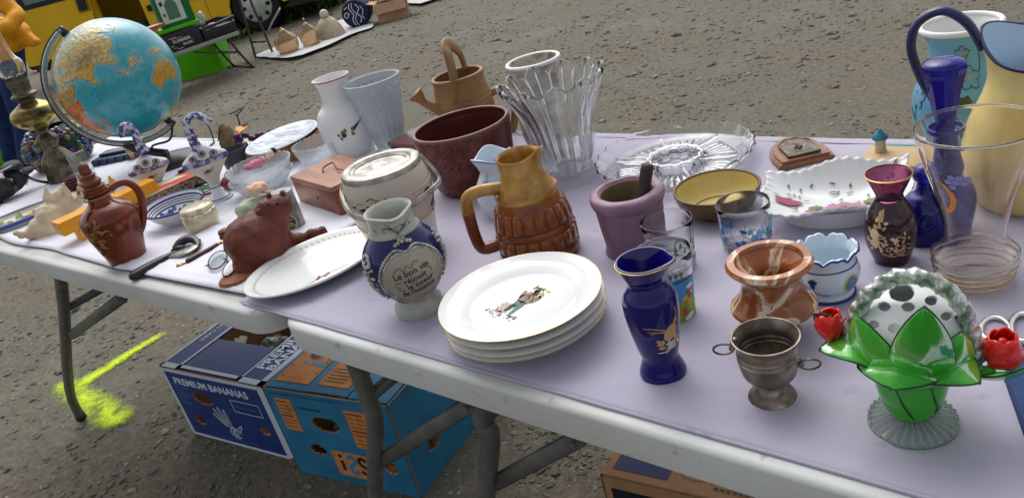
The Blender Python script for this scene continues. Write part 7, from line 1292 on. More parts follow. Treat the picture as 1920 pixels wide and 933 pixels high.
# ---- green faience jar with pink puff, medallion tin
P = W(478, 425); t = thing('cabbage_jar', 'pale green crackled jar topped with a pink powder puff behind the carved animal', 'jar', P, face_dir(P)); kk = 1/pxm(P); LS = lambda x, y, d=0: tuple(HL(t, [(x, y, d)])[0]); grn_ = mat('celadon_crackle', srgb(165, 180, 150), .4, col2=srgb(120, 135, 110), scale=30, bump=.6, bscale=90, bdist=.004)
blob('jar_body', [(LS(478, 400), (34*kk, 36*kk, 20*kk)), (LS(470, 385), (26*kk, 30*kk, 14*kk)), (LS(490, 378), (26*kk, 32*kk, 12*kk)), (LS(455, 395, -.01), 14*kk)], grn_, t, .0025, 2, .0025, 60); lathe('brim', [(0, 0), (36*kk, 0), (44*kk, .004), (43*kk, .007), (20*kk, .01), (0, .01)], mat('celadon_rim', srgb(160, 185, 125), .35, coat=.3), t, 40, lambda x, y, z: (x, y, z+.003*math.sin(5*math.atan2(y, x))*(math.hypot(x, y) > 30*kk)))
blob('powder_puff', [(LS(482, 352), (17*kk, 20*kk, 11*kk)), (LS(498, 354), 9*kk), (LS(468, 356), 9*kk)], mat('peach_puff', srgb(228, 185, 160), .9, bump=.8, bscale=90), t, .002, 1, .003, 120); tube('ribbon', [LS(495, 360, -.01), LS(512, 358, -.012), LS(520, 370, -.012), LS(525, 385, -.01)], .0016, M['porcelain'], t, 6, 5); tube('ribbon', [LS(508, 362, -.01), LS(528, 362, -.012), LS(535, 378, -.012)], .0016, M['porcelain'], t, 6, 5)
P, q = measure((545, 425), (528, 358), [(0, 24), (.1, 25), (.9, 24), (1, 21)]); t = thing('medallion_tin', 'dark tin with an oval gold framed medallion behind the carved head', 'tin', P, face_dir(P)); tm = mat('grey_tin_print', srgb(110, 112, 108), .4, col2=srgb(165, 165, 160), scale=60, coat=.2); lathe('tin_body', [(0, 0)]+cr(q, 4)+[(0, q[-1][1])], tm, t, 40)
fn = on_lathe(cr(q, 4), -.1, q[-1][1]*.22, .0006); decal('medallion', [s_ell(0, 0, .013, .016, 0, 28)], fn, C('tin_gold', 190, 180, 130, .3), t); decal('medallion', [s_ell(0, 0, .0105, .0135, 0, 28)], on_lathe(cr(q, 4), -.1, q[-1][1]*.22, .0011), C('tin_dark', 50, 52, 40, .3), t); rg = random.Random(1); decal('medallion', [s_petal(rg.uniform(-.006, .006), rg.uniform(-.008, .008), .006, .003, rg.random()*6) for _ in range(16)], on_lathe(cr(q, 4), -.1, q[-1][1]*.22, .0015), C('tin_olive', 160, 155, 95, .4), t)
P = W(170, 402, TZ); t = thing('dried_leaf', 'crinkled golden dried leaf standing behind the loop handle of the brown bottle', 'leaf', W(218, 372)); P = Vector(t.location); V = [VPt(x_, y_, P, .02*math.sin(i))-P for i, (x_, y_) in enumerate(((204, 345), (202, 330), (208, 335), (214, 340), (216, 350), (212, 362), (206, 358)))]; 
o_ = mesh('leaf_blade', V+[v+Vector((.003, .003, 0)) for v in V], [tuple(range(7)), tuple(range(13, 6, -1))]+[(i, (i+1) % 7, 7+(i+1) % 7, 7+i) for i in range(7)], C('gold_leaf', 190, 150, 70, .5), t, False); tube('stalk', [V[5], Vector((0, 0, 0))], .0012, C('gold_leaf', 190, 150, 70, .5), t, 6, sm=False)
# ================================================================== background
gr = lambda x, y: W(x, y, 0)
def bgthing(name, label, cat, x, y, rz=None, group=None):
    P = gr(x, y); return thing(name, label, cat, P, face_dir(P)+PI/2 if rz is None else rz, group), P    # local +x to the right in the photo, +y away
FR = math.atan2(CR.y, CR.x)
# ---- van
P = gr(497, 58); t = thing('van', 'yellow passenger van with its sliding side door open', 'van', P, FR+.02); yl = mat('van_yellow', srgb(232, 186, 20), .3, coat=.8, col2=srgb(226, 178, 18), scale=3); vb = mat('van_black_plastic', (.018, .02, .022), .45); vd = mat('van_interior', (.012, .012, .014), .8); vg = mat('van_window', (.3, .42, .37), .04, coat=1, trans=.5, ior=1.3)
# x forward (right), y into the body, z up; origin under the front wheel at the visible side
def panel(name, pts_, y0, y1, m, par, bev=.012): # upright panel, outline in x,z
    return prism(name, pts_, 0, 1, m, par, bev, lambda v: Vector((v.x, y0+(y1-y0)*v.z, v.y)))
ar = [(.36*math.cos(a_), .30+.36*math.sin(a_)) for a_ in [PI*k_/12 for k_ in range(13)]]
body = [(.84, .3), (.36, .3)]+ar[1:-1]+[(-.36, .3), (-.62, .3), (-.62, .95), (-.52, 1.0), (.1, 1.02), (.72, .9), (.86, .62)]
panel('front_wing', body, 0, .06, yl, t); panel('front_door', [(-1.46, .3), (-.63, .3), (-.63, .96), (-.72, 1.62), (-1.46, 1.66)], 0, .06, yl, t)
panel('door_window', [(-1.38, 1.05), (-.74, 1.05), (-.83, 1.55), (-1.38, 1.58)], -.006, .0, vg, t, .003); panel('rear_side', [(-3.25, .3), (-2.98, .3)]+[(-2.62+.36*math.cos(a_), .30+.36*math.sin(a_)) for a_ in [PI*(12-k_)/12 for k_ in range(1, 12)]]+[(-2.24, .3), (-2.1, .3), (-2.1, 1.68), (-3.2, 1.62), (-3.28, 1.0)], 0, .06, yl, t)
sd_ = t; panel('sliding_door', [(-3.02, .34), (-2.14, .34), (-2.06, .9), (-2.06, 1.62), (-2.98, 1.6)], -.09, -.04, yl, t); dn_ = panel('window_frame', [(-2.92, 1.0), (-2.28, 1.0), (-2.22, 1.06), (-2.22, 1.5), (-2.92, 1.52), (-2.97, 1.46), (-2.97, 1.05)], -.098, -.091, vb, t, .003); panel('pane', [(-2.88, 1.06), (-2.32, 1.06), (-2.28, 1.1), (-2.28, 1.46), (-2.88, 1.48)], -.104, -.099, vg, dn_, .003)
panel('door_handle', [(-2.22, .83), (-2.12, .83), (-2.10, .95), (-2.2, .97)], -.12, -.092, vb, t, .006); panel('handle_recess', [(-2.25, .80), (-2.08, .80), (-2.06, .99), (-2.23, 1.0)], -.0925, -.0905, C('yellow_recess', 150, 115, 20, .4), t, .001)
wf_ = panel('window_frame', [(-3.2, 1.04), (-3.04, 1.0), (-2.98, 1.04), (-2.98, 1.5), (-3.2, 1.48)], -.008, -.001, vb, t, .002); panel('pane', [(-3.18, 1.1), (-3.06, 1.08), (-3.06, 1.46), (-3.18, 1.44)], -.014, -.009, vg, wf_, .002); panel('door_rail', [(-3.22, .86), (-2.7, .9), (-2.7, .96), (-3.2, .93)], -.02, -.001, vb, t, .006)
panel('side_moulding', [(-1.4, .6), (-.7, .62), (-.7, .7), (-1.4, .68)], -.02, -.001, vb, t, .01); panel('side_moulding', [(-.56, .62), (-.44, .63), (-.44, .7), (-.56, .7)], -.02, -.001, vb, t, .005)
panel('sill', [(-3.2, .2), (.0-.4, .2), (-.38, .295), (-3.2, .295)], .01, .07, vb, t, .008)
panel('front_bumper', [(.34, .22), (.92, .2), (.98, .3), (.97, .56), (.8, .62), (.5, .3)], -.015, .05, vb, t, .02); box('bumper_bar', .82, .99, .05, 1.6, .2, .58, vb, t, .04)
box('floor', -3.2, .8, .06, 1.58, .24, .32, vd, t, .01); box('roof', -3.24, -.9, .02, 1.6, 1.69, 1.78, yl, t, .03); box('far_side', -3.25, .8, 1.58, 1.64, .3, 1.0, yl, t, .01); box('far_side', -3.25, -2.2, 1.58, 1.64, 1.0, 1.69, yl, t, .01); box('bulkhead', -1.5, -1.44, .07, 1.56, .32, 1.6, vd, t); box('rear_door', -3.3, -3.25, .03, 1.6, .3, 1.68, yl, t, .01); box('bonnet', -.6, .8, .07, 1.56, .86, .96, yl, t, .04); box('engine_bay', -.6, .78, .1, 1.5, .33, .85, vd, t); box('rear_trim', -3.2, -2.12, .07, .12, .32, 1.6, vd, t); box('trim', -2.1, -2.06, .02, .1, .3, 1.69, yl, t); box('inner_wall', -2.1, -1.5, 1.45, 1.55, .32, 1.69, vd, t)
panel('windscreen', [(-.7, 1.0), (.1, 1.03), (-.7, 1.6)], .1, 1.5, vg, t, .01)
for i, (a_, b_) in enumerate(((-2.0, .5), (-1.75, .6))): pass
def wheel(x, y):
    r = thing('tmp', None, None); bpy.data.objects.remove(r)
    ty = lathe('tyre', cr([(.2, -.09), (.27, -.095), (.315, -.085), (.33, -.05), (.33, .05), (.315, .085), (.27, .095), (.2, .09)], 4), mat('tyre_rubber', (.014, .014, .015), .8) if 'tyre_rubber' not in bpy.data.materials else bpy.data.materials['tyre_rubber'], t, 56)
    ty.rotation_euler = (PI/2, 0, 0); ty.location = (x, y, .33)
    hm = bpy.data.materials.get('hubcap_silver') or mat('hubcap_silver', (.55, .56, .57), .3, metal=.5, col2=(.42, .42, .42), scale=8)
    hc = lathe('hub_cap', cr([(.215, .075), (.213, .09), (.2, .098), (.15, .1), (.08, .108), (.03, .112), (0, .113)], 3), hm, ty, 64)
    dm = bpy.data.materials.get('tyre_rubber')
    for k_ in range(8):
        a_ = 2*PI*k_/8; u_, v_ = math.cos(a_), math.sin(a_); decal('vent_hole', [s_ell(.165*u_, .165*v_, .034, .027, a_, 14)], lambda x_, y_: (x_, y_, .1035), dm, hc)
    return ty
w1 = wheel(0, .1); w2_ = wheel(-2.62, .1); lathe('wheel_arch', [(.36, -.02), (.36, .35), (.0, .35)], vd, t, 40, loc=None).location = (0, 0, 0)
wa = [c_ for c_ in t.children if c_.name.startswith('wheel_arch')][0]; wa.rotation_euler = (-PI/2, 0, 0); wa.location = (0, .03, .31)
# clothes heaped in the van doorway and by the door
P = gr(85, 130); t = thing('clothes_pile', 'heap of red and purple clothes below the van sliding door', 'clothes', P); LS = lambda x, y, d=0: tuple(H(P, [(x, y, d)])[0])
blob('purple_cloth', [(LS(80, 108), (.16, .16, .14)), (LS(95, 118), (.12, .12, .12)), (LS(70, 120), (.14, .14, .1)), (LS(85, 150), (.2, .2, .16))], mat('plum_cloth', srgb(95, 35, 75), .9), t, .02, 2, .05, 7); blob('red_cloth', [(LS(84, 95, -.05), (.09, .1, .12)), (LS(78, 88, -.05), .06)], mat('crimson_cloth', srgb(160, 20, 45), .9), t, .016, 2, .03, 9); blob('grey_cloth', [(LS(62, 92, .0), (.14, .1, .06)), (LS(90, 125, -.1), (.06, .1, .08))], mat('grey_blue_cloth', srgb(105, 110, 140), .9), t, .016, 2, .03, 9)
P = gr(255, 90); t = thing('storage_bag', 'teal and grey bundle lying in the open van doorway', 'bag', Vector((gr(256, 112).x, gr(256, 112).y, 0))); P = Vector(t.location); LS = lambda x, y, d=0: tuple(H(P, [(x, y, d)])[0])
blob('bundle', [(LS(262, 52), (.2, .18, .1)), (LS(272, 58), (.14, .14, .1)), (LS(258, 80), (.25, .2, .2)), (LS(262, 105), (.3, .25, .15))], mat('teal_bundle', srgb(60, 100, 92), .8, col2=srgb(110, 105, 115), scale=6), t, .02, 2, .05, 8)
# ---- person in the yellow jacket
P = gr(58, 316); Pn_ = P; t = thing('person', 'person in a yellow jacket and blue jeans standing by the left table with arm bent', 'person', P, 0); pxs = pxm(P); LS = lambda x, y, d=0: tuple(H(P, [(x, y, d)])[0]); 
V3 = lambda x, y, z: Vector((x, y, z)); rr = Matrix.Rotation(FR, 3, 'Z'); hipc = Vector(LS(0, 150, .1)); k9 = lambda dx, dy, z: tuple(rr @ Vector((dx, dy, 0))+Vector((hipc.x, hipc.y, z)))
# standing figure: hips over the feet, body bending slightly forward over a table
an_ = lambda dx, dy, z: tuple(rr @ Vector((dx+.33*min(z, .95)/.95-.30*max(0, z-1.0), dy-.12*max(0, z-.95), z)))
jeans = mat('blue_jeans', srgb(36, 56, 104), .85, col2=srgb(28, 44, 88), scale=14, bump=.3, bscale=60); jk = mat('yellow_jacket', srgb(232, 160, 10), .55, col2=srgb(222, 148, 8), scale=8, bump=.3, bscale=14, bdist=.01); sk = mat('skin', srgb(205, 160, 135), .5, sss=.1); hr_ = mat('brown_hair', (.05, .03, .02), .7); sho = mat('black_shoe', (.02, .02, .022), .5)
fR, fL = an_(0, 0, 0), an_(-.24, .16, 0)
hip = (-.16, .1)
flesh = []
flesh += chain([(*an_(0, 0, .08), .05), (*an_(-.005, .02, .28), .058), (*an_(-.01, -.01, .5), .064), (*an_(-.05, .04, .7), .082), (*an_(-.07, .08, .9), .1)], 5)
flesh += chain([(*an_(-.24, .16, .08), .05), (*an_(-.24, .15, .28), .058), (*an_(-.25, .12, .5), .064), (*an_(-.25, .12, .7), .082), (*an_(-.23, .1, .9), .1)], 5)
flesh += [(an_(-.15, .09, .96), (.17, .15, .12), Matrix.Rotation(FR, 4, 'Z').to_euler()), (an_(-.15, .08, 1.1), (.15, .13, .12), Matrix.Rotation(FR, 4, 'Z').to_euler()), (an_(-.15, .06, 1.3), (.18, .13, .14), Matrix.Rotation(FR, 4, 'Z').to_euler()), (an_(-.15, .05, 1.42), (.17, .1, .08), Matrix.Rotation(FR, 4, 'Z').to_euler())]
flesh += chain([(*an_(-.15, .04, 1.46), .055), (*an_(-.15, .02, 1.54), .05), (*an_(-.15, .0, 1.6), .07)], 4)+[(an_(-.15, -.01, 1.66), (.078, .095, .115), Matrix.Rotation(FR, 4, 'Z').to_euler()), (an_(-.15, -.105, 1.645), .014), (an_(-.15, -.095, 1.635), .015), (an_(-.15, -.075, 1.6), (.03, .02, .012)), (an_(-.235, 0, 1.65), (.012, .02, .03)), (an_(-.065, 0, 1.65), (.012, .02, .03))]
armR = [(*an_(.04, .05, 1.4), .055), (*an_(.13, .04, 1.25), .048), (*an_(.2, .02, 1.12), .043), (*an_(.15, -.12, 1.06), .036), (*an_(.08, -.24, 1.04), .028), (*an_(.06, -.28, 1.03), .026)]; armL = [(*an_(-.34, .05, 1.4), .055), (*an_(-.4, .0, 1.22), .045), (*an_(-.4, -.1, 1.1), .04), (*an_(-.32, -.24, 1.06), .03), (*an_(-.3, -.28, 1.05), .026)]
flesh += chain(armR, 5)+chain(armL, 5)
for (hx0, hy0, hz0, s_) in ((.05, -.32, 1.025, 1), (-.29, -.32, 1.045, -1)):
    flesh.append((an_(hx0, hy0, hz0), (.04, .045, .018), Matrix.Rotation(FR, 4, 'Z').to_euler()))
    for f_, (dx, ln_) in enumerate(((-.03, .062), (-.01, .07), (.01, .066), (.03, .052))): flesh += chain([(*an_(hx0+dx, hy0-.035, hz0), .0105), (*an_(hx0+dx*1.1, hy0-.035-ln_*.55, hz0-.004), .0095), (*an_(hx0+dx*1.1, hy0-.035-ln_, hz0-.022), .0085)], 4)
    flesh += chain([(*an_(hx0-s_*.03, hy0+.015, hz0), .013), (*an_(hx0-s_*.055, hy0-.01, hz0-.004), .0115), (*an_(hx0-s_*.062, hy0-.035, hz0-.012), .0095)], 4)
blob('body', flesh, sk, t, .0075, 2)
blob('jeans', [(c_, tuple(x*1.12+.006 for x in (r_ if isinstance(r_, tuple) else (r_,)*3)), *rest) for c_, r_, *rest in [f for f in flesh if f[0][2] < 1.0 and not (f[0][2] < .085)]][:44] if False else [((c[0], c[1], c[2]), c[3]+.018) for c in [((q_[0][0], q_[0][1], q_[0][2], q_[1])) for q_ in chain([(*an_(0, 0, .1), .065), (*an_(-.005, .02, .28), .068), (*an_(-.01, -.01, .5), .072), (*an_(-.05, .04, .7), .09), (*an_(-.08, .08, .9), .11)], 6)+chain([(*an_(-.24, .16, .1), .065), (*an_(-.24, .15, .28), .068), (*an_(-.25, .12, .5), .072), (*an_(-.25, .12, .7), .09), (*an_(-.22, .1, .9), .11)], 6)]]+[(an_(-.15, .09, .97), (.185, .165, .1), Matrix.Rotation(FR, 4, 'Z').to_euler())], jeans, t, .012, 3, .012, 12)
ew = Matrix.Rotation(FR, 4, 'Z').to_euler(); jb = [(an_(-.15, .07, .92), (.23, .2, .1), ew), (an_(-.15, .07, 1.05), (.2, .18, .13), ew), (an_(-.15, .06, 1.22), (.2, .17, .14), ew), (an_(-.15, .05, 1.36), (.21, .15, .11), ew), (an_(-.15, .05, 1.45), (.12, .1, .05), ew)]+[(c, r_+.022) for c, r_ in chain(armR[:5], 6)+chain(armL[:5], 6)]+[(an_(.1, .05, .93), (.09, .08, .05), ew), (an_(.17, .04, .9), (.06, .06, .03), ew), (an_(.06, .05, 1.0), (.1, .12, .08), ew)]
blob('jacket', jb, jk, t, .013, 3, .02, 9)
for f_ in (fR, fL): blob('shoe', [((f_[0]+(rr @ Vector((0, y_, 0))).x, f_[1]+(rr @ Vector((0, y_, 0))).y, z_), s_, ew) for y_, z_, s_ in ((.03, .035, (.045, .05, .035)), (-.05, .03, (.048, .06, .03)), (-.13, .026, (.046, .055, .026)))], sho, t, .008, 2)
blob('hair', [(an_(-.15, .03, 1.7), (.09, .095, .1), ew), (an_(-.15, .06, 1.6), (.08, .05, .1), ew)], hr_, t, .01, 2, .01, 30)
# green crate and pink thing at the far left
lim = mat('lime_plastic', srgb(95, 195, 20), .35, col2=srgb(86, 184, 16), scale=6); 
def tub(label, x, y, w_, d_, h_, rz=FR, m=lim):
    P = gr(x, y); t = thing('storage_tub', label, 'tub', P, rz, 'lime green plastic tubs'); th = .008; V, F = [], []
    rows = []
    for (k, z, ins) in ((.86, 0, 0), (1, h_, 0), (1.05, h_, 0), (1.05, h_+.02, 0), (1, h_+.02, 0), (.98, h_, 0), (.85, .01, 0)):
        rows.append(len(V)); V += [(x_, y_, z) for x_, y_ in rrect(w_/2-w_*k/2, w_/2+w_*k/2, d_/2-d_*k/2, d_/2+d_*k/2, .04, 5)]
    n = V.__len__()//len(rows)
    for a_, b_ in zip(rows, rows[1:]): F += [(a_+k_, a_+(k_+1) % n, b_+(k_+1) % n, b_+k_) for k_ in range(n)]
    F.append(tuple(rows[0]+k_ for k_ in range(n-1, -1, -1))); F.append(tuple(rows[-1]+k_ for k_ in range(n))); o = mesh('tub_body', V, F, m, t); sharp(o, 35); tube('rim_handle', [(w_*1.03, d_*.3, h_+.01), (w_*1.09, d_*.4, h_+.012), (w_*1.09, d_*.6, h_+.012), (w_*1.03, d_*.7, h_+.01)], .01, m, t, 8, 4); return t, P
tub('lime green plastic tub on the ground beneath the pink cushion at the left border', -30, 318, .5, .4, .34)
P = gr(-5, 290); t = thing('cushion', 'pink cushion and patterned cloth heaped on the left green tub', 'cushion', Vector((gr(-10, 315).x, gr(-10, 315).y, .37))); blob('pink_cushion', [((0, 0, .04), (.2, .14, .05))], mat('pink_fabric', srgb(205, 70, 95), .8), t, .015, 2, .02, 12, ); blob('patterned_cloth', [((0, 0, .13), (.16, .12, .07)), ((.06, 0, .2), (.08, .08, .06))], mat('floral_cloth', srgb(70, 130, 80), .8, col2=srgb(90, 110, 150), scale=22, col3=srgb(200, 180, 120), scale3=30), t, .015, 2, .02, 12)
# ---- low table with crate
tub('lime green plastic tub under the grey folding table by the van', 322, 158, .62, .4, .36, FR-.02)
P = gr(330, 150); a_, b_ = W(325, 103, .38), W(449, 60, .38); ex = b_-a_; t = thing('side_table', 'low grey folding table in front of the van carrying a black crate', 'table', (a_.x, a_.y, 0), math.atan2(ex.y, ex.x)); lt = ex.length; gy2 = mat('grey_table', srgb(150, 150, 148), .5); pipe = mat('dark_pipe', (.07, .068, .065), .4, metal=.4)
ez = Matrix.Rotation(-t.rotation_euler.z, 3, 'Z'); lp_ = lambda p: ez @ (p-Vector(t.location))
box('table_top', -.75, lt, 0, .55, .355, .39, gy2, t, .01); f1, f2 = lp_(gr(447, 128)), lp_(gr(466, 127)); f2 = Vector((f1.x+.05, .5, 0)); 
for y_ in (.04, .5): tube('leg', [(lt-.12, y_, .36), (lt-.07, y_, .2), (f1.x+.02, y_, .0)], .013, pipe, t, 8, 3); tube('leg', [(-.6, y_, .36), (-.62, y_, .2), (-.7, y_, 0)], .013, pipe, t, 8, 3)
tube('foot_bar', [(f1.x+.02, .02, .012), (f1.x+.02, .55, .012)], .014, pipe, t, 8, sm=False); tube('brace', [(lt-.1, .04, .2), (lt-.35, .04, .28), (lt-.5, .04, .34)], .008, pipe, t, 6, 3); tube('cross_bar', [(lt-.08, .04, .2), (lt-.08, .5, .2)], .01, pipe, t, 6, sm=False)
T0 = Vector(t.location); Rz = Matrix.Rotation(t.rotation_euler.z, 3, 'Z'); on = lambda x, y, z: T0+Rz @ Vector((x, y, z)); tz0 = t.rotation_euler.z
t = thing('vinyl_crate', 'black crate with white lettering on the low grey table', 'crate', on(lt-.78, .04, .392), tz0); blk = mat('crate_black', (.02, .021, .024), .4)
box('crate_front', 0, .42, 0, .012, 0, .17, blk, t, .003); box('crate_side', 0, .012, .013, .4, 0, .17, blk, t, .003); box('crate_side', .408, .42, .013, .4, 0, .17, blk, t, .003); box('crate_back', .012, .408, .388, .4, 0, .17, blk, t, .003); box('crate_floor', .012, .408, .013, .387, 0, .01, blk, t)
fc_ = on_plane((0, 0, 0), (1, 0, 0), (0, 0, 1), .003); wpt = C('crate_white', 200, 200, 200, .6); decal('lettering', [s_text('SUMMER', .04, .22, .075, 0, 1.2, bold=.001), s_text('MUSIC', .03, .27, .035, 0, 1.2, bold=.001), s_rect(.1, .18, .125, .13), s_rect(.12, .24, .115, .118), s_rect(.1, .13, .05, .056), s_rect(.15, .21, .015, .02), s_rect(.12, .15, .03, .034)], fc_, wpt, t)
t = thing('black_case', 'open black case with odds and ends at the right end of the low table', 'case', on(lt-.34, .05, .392), tz0); box('case_body', 0, .36, 0, .42, 0, .1, blk, t, .02); tube('case_rim', [(0, 0, .11), (.36, 0, .14), (.36, .42, .14), (0, .42, .11)], .014, blk, t, 8, sm=False, closed=True); blob('wooden_piece', [((.14, .05, .13), (.05, .03, .012))], C('case_wood', 195, 150, 110), t, .008, 1); blob('green_wrapper', [((.12, .2, .2), (.05, .04, .07)), ((.08, .16, .14), (.04, .04, .03))], mat('foil_green', srgb(60, 90, 70), .3, col2=srgb(190, 195, 190), scale=14), t, .01, 1, .02, 20)
for p_ in t.children: pass
t = thing('green_lid', 'lime green tub lid lying across the black crate', 'lid', on(lt-.9, .12, .392+.175), tz0); prism('lid_panel', rrect(0, .62, 0, .3, .03, 5), 0, .035, lim, t, .008)
t = thing('game_box', 'green game box with a bottle shape printed on its white cover standing on the lid', 'box', on(lt-.63, .2, .392+.212), tz0); gbx = C('game_green', 25, 105, 60, .4); box('box_body', 0, .34, 0, .07, 0, .42, gbx, t, .004); fg_ = on_plane((0, 0, 0), (1, 0, 0), (0, 0, 1), .001); fg2 = on_plane((0, 0, 0), (1, 0, 0), (0, 0, 1), .002)
decal('cover_print', [s_rect(.03, .26, .035, .42)], fg_, C('game_white', 205, 210, 205, .4), t); decal('cover_print', [s_poly([(.09, .06), (.21, .06), (.21, .2), (.17, .25), (.17, .32), (.13, .32), (.13, .25), (.09, .2)])], fg2, C('game_dark_green', 85, 125, 95, .4), t); decal('cover_print', [s_rect(.05, .07, .1, .13), s_rect(.05, .08, .2, .24), s_rect(.06, .085, .3, .34), s_rect(.22, .25, .3, .33)], fg2, M['black'], t)
t = thing('card_box', 'small salmon card box lying on the green lid under the white topped box', 'box', on(lt-.86, .14, .392+.212), tz0); box('box_body', 0, .16, 0, .12, 0, .035, C('salmon_card', 200, 150, 125), t, .003)
t = thing('card_box', 'small red edged card box with white cover on top of the salmon box', 'box', on(lt-.86, .14, .392+.212), tz0); box('box_body', .07, .24, -.03, .1, .0355, .06, C('red_card', 185, 90, 75), t, .003); box('cover', .08, .23, -.02, .09, .0605, .064, C('white_card', 225, 220, 215), t, .002)
for c_ in t.children: c_.name = 'card_box' if False else c_.name
# ---- folding stand
P = gr(497, 108); t = thing('folding_stand', 'dark folding metal stand with crossed legs beside the van wheel', 'stand', P, FR); LS = lambda x, y, d=0: tuple(Matrix.Rotation(-FR, 3, 'Z') @ H(P, [(x, y, d)])[0])
for dd in (0, .4):
    tube('leg', [LS(480, 110, dd), LS(470, 75, dd), LS(462, 45, dd), LS(446, -10, dd), LS(440, -40, dd)], .013, pipe, t, 8, 3); tube('leg', [LS(515, 108, dd), LS(495, 60, dd), LS(475, 15, dd), LS(458, -30, dd)], .013, pipe, t, 8, 3)
tube('rung', [LS(472, 79, 0), LS(499, 78, 0)], .011, pipe, t, 8, sm=False); tube('rung', [LS(472, 79, .4), LS(499, 78, .4)], .011, pipe, t, 8, sm=False); tube('diagonal', [LS(503, 58, .1), LS(512, 38, .1), LS(526, 15, .1)], .009, C('pale_pipe', 150, 150, 150, .4, metal=.6), t, 8, 2); box('stand_top', -.55, .1, 0, .42, .78, .8, vb, t, .01)
# ---- cloth on the ground with lampshades
q = [gr(*p)[:2] for p in ((482, 113), (560, 112), (800, 15), (600, 38))]
gc_ = mat('ground_cloth', (.55, .55, .56), .9, bump=.2, bscale=80); Vq = [gr(x_, y_) for x_, y_ in ((482, 108), (500, 112), (540, 113), (570, 107), (620, 88), (662, 68), (700, 55), (690, 40), (640, 42), (600, 55), (560, 75), (520, 92))]
def sheet(name, label, pts_, m, z, cat='cloth', parent=None):
    c = sum(pts_, Vector())/len(pts_); V, F = [], []; n = len(pts_); NR = 8
    for i in range(1, NR+1):
        for p_ in pts_: v = c+(p_-c)*i/NR; V.append((v.x, v.y, z+.012*abs(noise.noise(Vector((v.x*5, v.y*5, 0))))+(0 if i < NR else -.004)))
    V.append((c.x, c.y, z+.008)); k = len(V)-1
    for i in range(NR-1): F += [(i*n+j, (i+1)*n+j, (i+1)*n+(j+1) % n, i*n+(j+1) % n) for j in range(n)]
    F += [(k, j, (j+1) % n) for j in range(n)]; o = mesh(name, V, F, m, parent)
    if label: tag(o, label, cat)
    return o
sheet('ground_sheet', 'white cloth sheet spread on the dirt under the glass lampshades', [Vector(v) for v in cr([tuple(v) for v in Vq], 4, True)], gc_, .03)
ambg = mat('amber_shade_glass', (.74, .6, .44), .05, trans=.92, ior=1.3); 
for lab, B, T, wd_, knob in (('left amber glass lampshade lying on the ground cloth', (543, 97), (529, 58), 22, 0), ('right amber glass lampshade with a small knob beside the stone coloured one', (585, 83), (573, 46), 19, 1)):
    t, P, o = pot('glass_lampshade', lab, 'lampshade', B, T, [(0, wd_*.8), (.2, wd_*.95), (.45, wd_), (.7, wd_*.82), (.88, wd_*.5), (1, wd_*.28)], .006, ambg, n=5, floor=.004, seg=60, z=.035, group='lampshades on the ground cloth', warp=lambda x, y, z: (x*(1+.04*math.cos(8*math.atan2(y, x))), y*(1+.04*math.cos(8*math.atan2(y, x))), z))
    h_ = o[-1][1]; lathe('brass_cap', [(o[-1][0]*1.05, h_-.004), (o[-1][0]*.9, h_+.012), (.012, h_+.02), (.01, h_+.03+.03*knob), (0, h_+.035+.03*knob)], M['brass'], t, 24)
t, P, o = pot('stone_lampshade', 'beige bell shaped lampshade with a pale knob on the ground cloth', 'lampshade', (620, 68), (611, 33), [(0, 28), (.15, 27), (.5, 23), (.8, 17), (1, 9)], .01, mat('beige_shade', srgb(196, 182, 158), .6, col2=srgb(180, 164, 138), scale=8, trans=.1), z=.035, seg=40); h_ = o[-1][1]; blob('knob', [((0, 0, h_+.04), .05), ((.01, 0, h_+.055), .035)], C('knob_pale', 205, 198, 180, .5), t, .008, 2)
P = gr(676, 54); t = thing('patterned_bag', 'round navy bag with white swirl pattern standing on the ground cloth', 'bag', P, FR); ny = C('bag_navy', 28, 34, 68, .7); hb = .24; wb2 = .17
lathe('bag_body', cr([(0, -.17), (.12, -.165), (.15, -.14), (.155, 0), (.15, .14), (.12, .165), (0, .17)], 4), ny, t, 40); bo_ = t.children[0]; bo_.rotation_euler = (PI/2, 0, 0); bo_.location = (0, .12, .17); fb_ = lambda x, y: (x, -.0535, .17+y); wpn = C('bag_white', 195, 200, 210, .7)
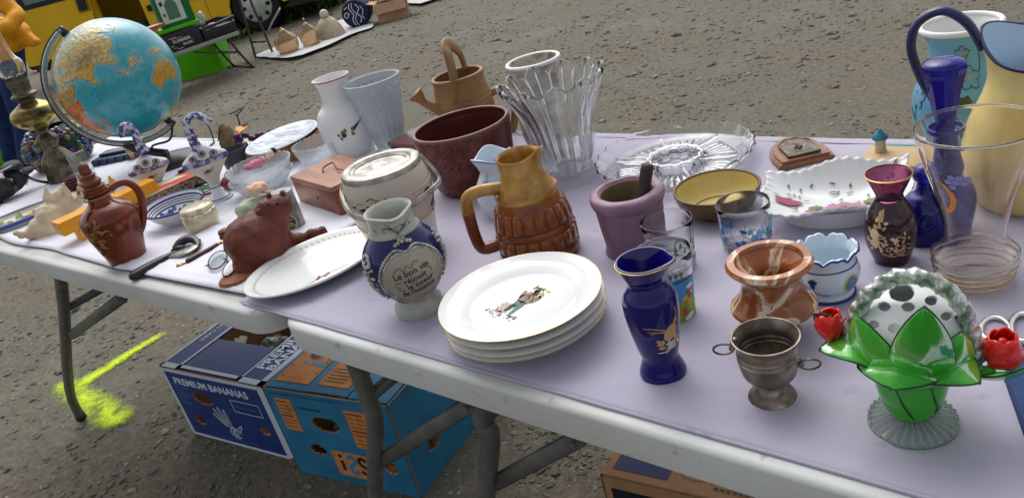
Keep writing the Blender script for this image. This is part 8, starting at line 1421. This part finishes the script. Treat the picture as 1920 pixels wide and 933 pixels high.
decal('swirl_pattern', [s_line([(-.09+.035*math.cos(a_)*(1-a_*.09), .0+.035*math.sin(a_)*(1-a_*.09)) for a_ in [k_*.7 for k_ in range(11)]], .009), s_line([(-.03, .12), (-.045, .06), (-.015, 0), (-.04, -.06), (-.02, -.12)], .01), s_line([(0, .12), (-.015, .06), (.015, 0), (-.01, -.06), (.01, -.12)], .008), s_line([(.03, .1), (.06, .05), (.03, 0), (.06, -.05), (.035, -.1)], .01), s_line([(.08, .07), (.1, .02), (.075, -.03), (.09, -.07)], .008), s_line([(-.1, .07), (-.06, .09)], .01)], fb_, wpn, t)
P = gr(745, 42); t = thing('open_carton', 'small open tan cardboard carton at the end of the ground cloth', 'box', gr(712, 45), FR+.06); cdl = mat('tan_carton', srgb(186, 150, 118), .8, col2=srgb(176, 138, 106), scale=8); 
box('front_panel', 0, .34, 0, .008, 0, .2, cdl, t); box('side_panel', 0, .008, .009, .25, 0, .2, cdl, t); box('side_panel', .332, .34, .009, .25, 0, .2, cdl, t); box('back_panel', .009, .331, .242, .25, 0, .2, cdl, t); f_ = box('top_flap', 0, .34, -.006, 0, -.11, 0, cdl, t); f_.location = (0, -.003, .2); f_.rotation_euler.x = -.45; f_ = box('top_flap', -.11, 0, 0, .24, 0, .006, cdl, t); f_.location = (0, .005, .2); f_.rotation_euler.y = .3; f_ = box('top_flap', 0, .12, 0, .24, 0, .006, cdl, t); f_.location = (.34, .005, .2); f_.rotation_euler.y = .35; blob('dark_contents', [((.17, .13, .1), (.13, .09, .1)), ((.1, .12, .19), (.05, .05, .04))], mat('dark_stuffing', (.03, .03, .032), .8), t, .02, 1, .03, 12)
sheet('ground_sheet', 'far strip of white cloth lying behind the open tan carton', [gr(x_, y_) for x_, y_ in ((752, 10), (790, 12), (850, -8), (900, -30), (800, -40), (752, -12))], gc_, .03)
P = gr(700, 8); t = thing('dark_chair', 'dark folded chair frame standing behind the patterned bag', 'chair', gr(705, 22), FR+.3)
for x_ in (0, .3): tube('leg', [(x_, 0, 0), (x_+.05, .2, .4)], .012, pipe, t, 6, sm=False); tube('leg', [(x_, .35, 0), (x_+.02, .0, .45)], .012, pipe, t, 6, sm=False)
box('seat', -.03, .38, .0, .34, .4, .42, vb, t, .008)
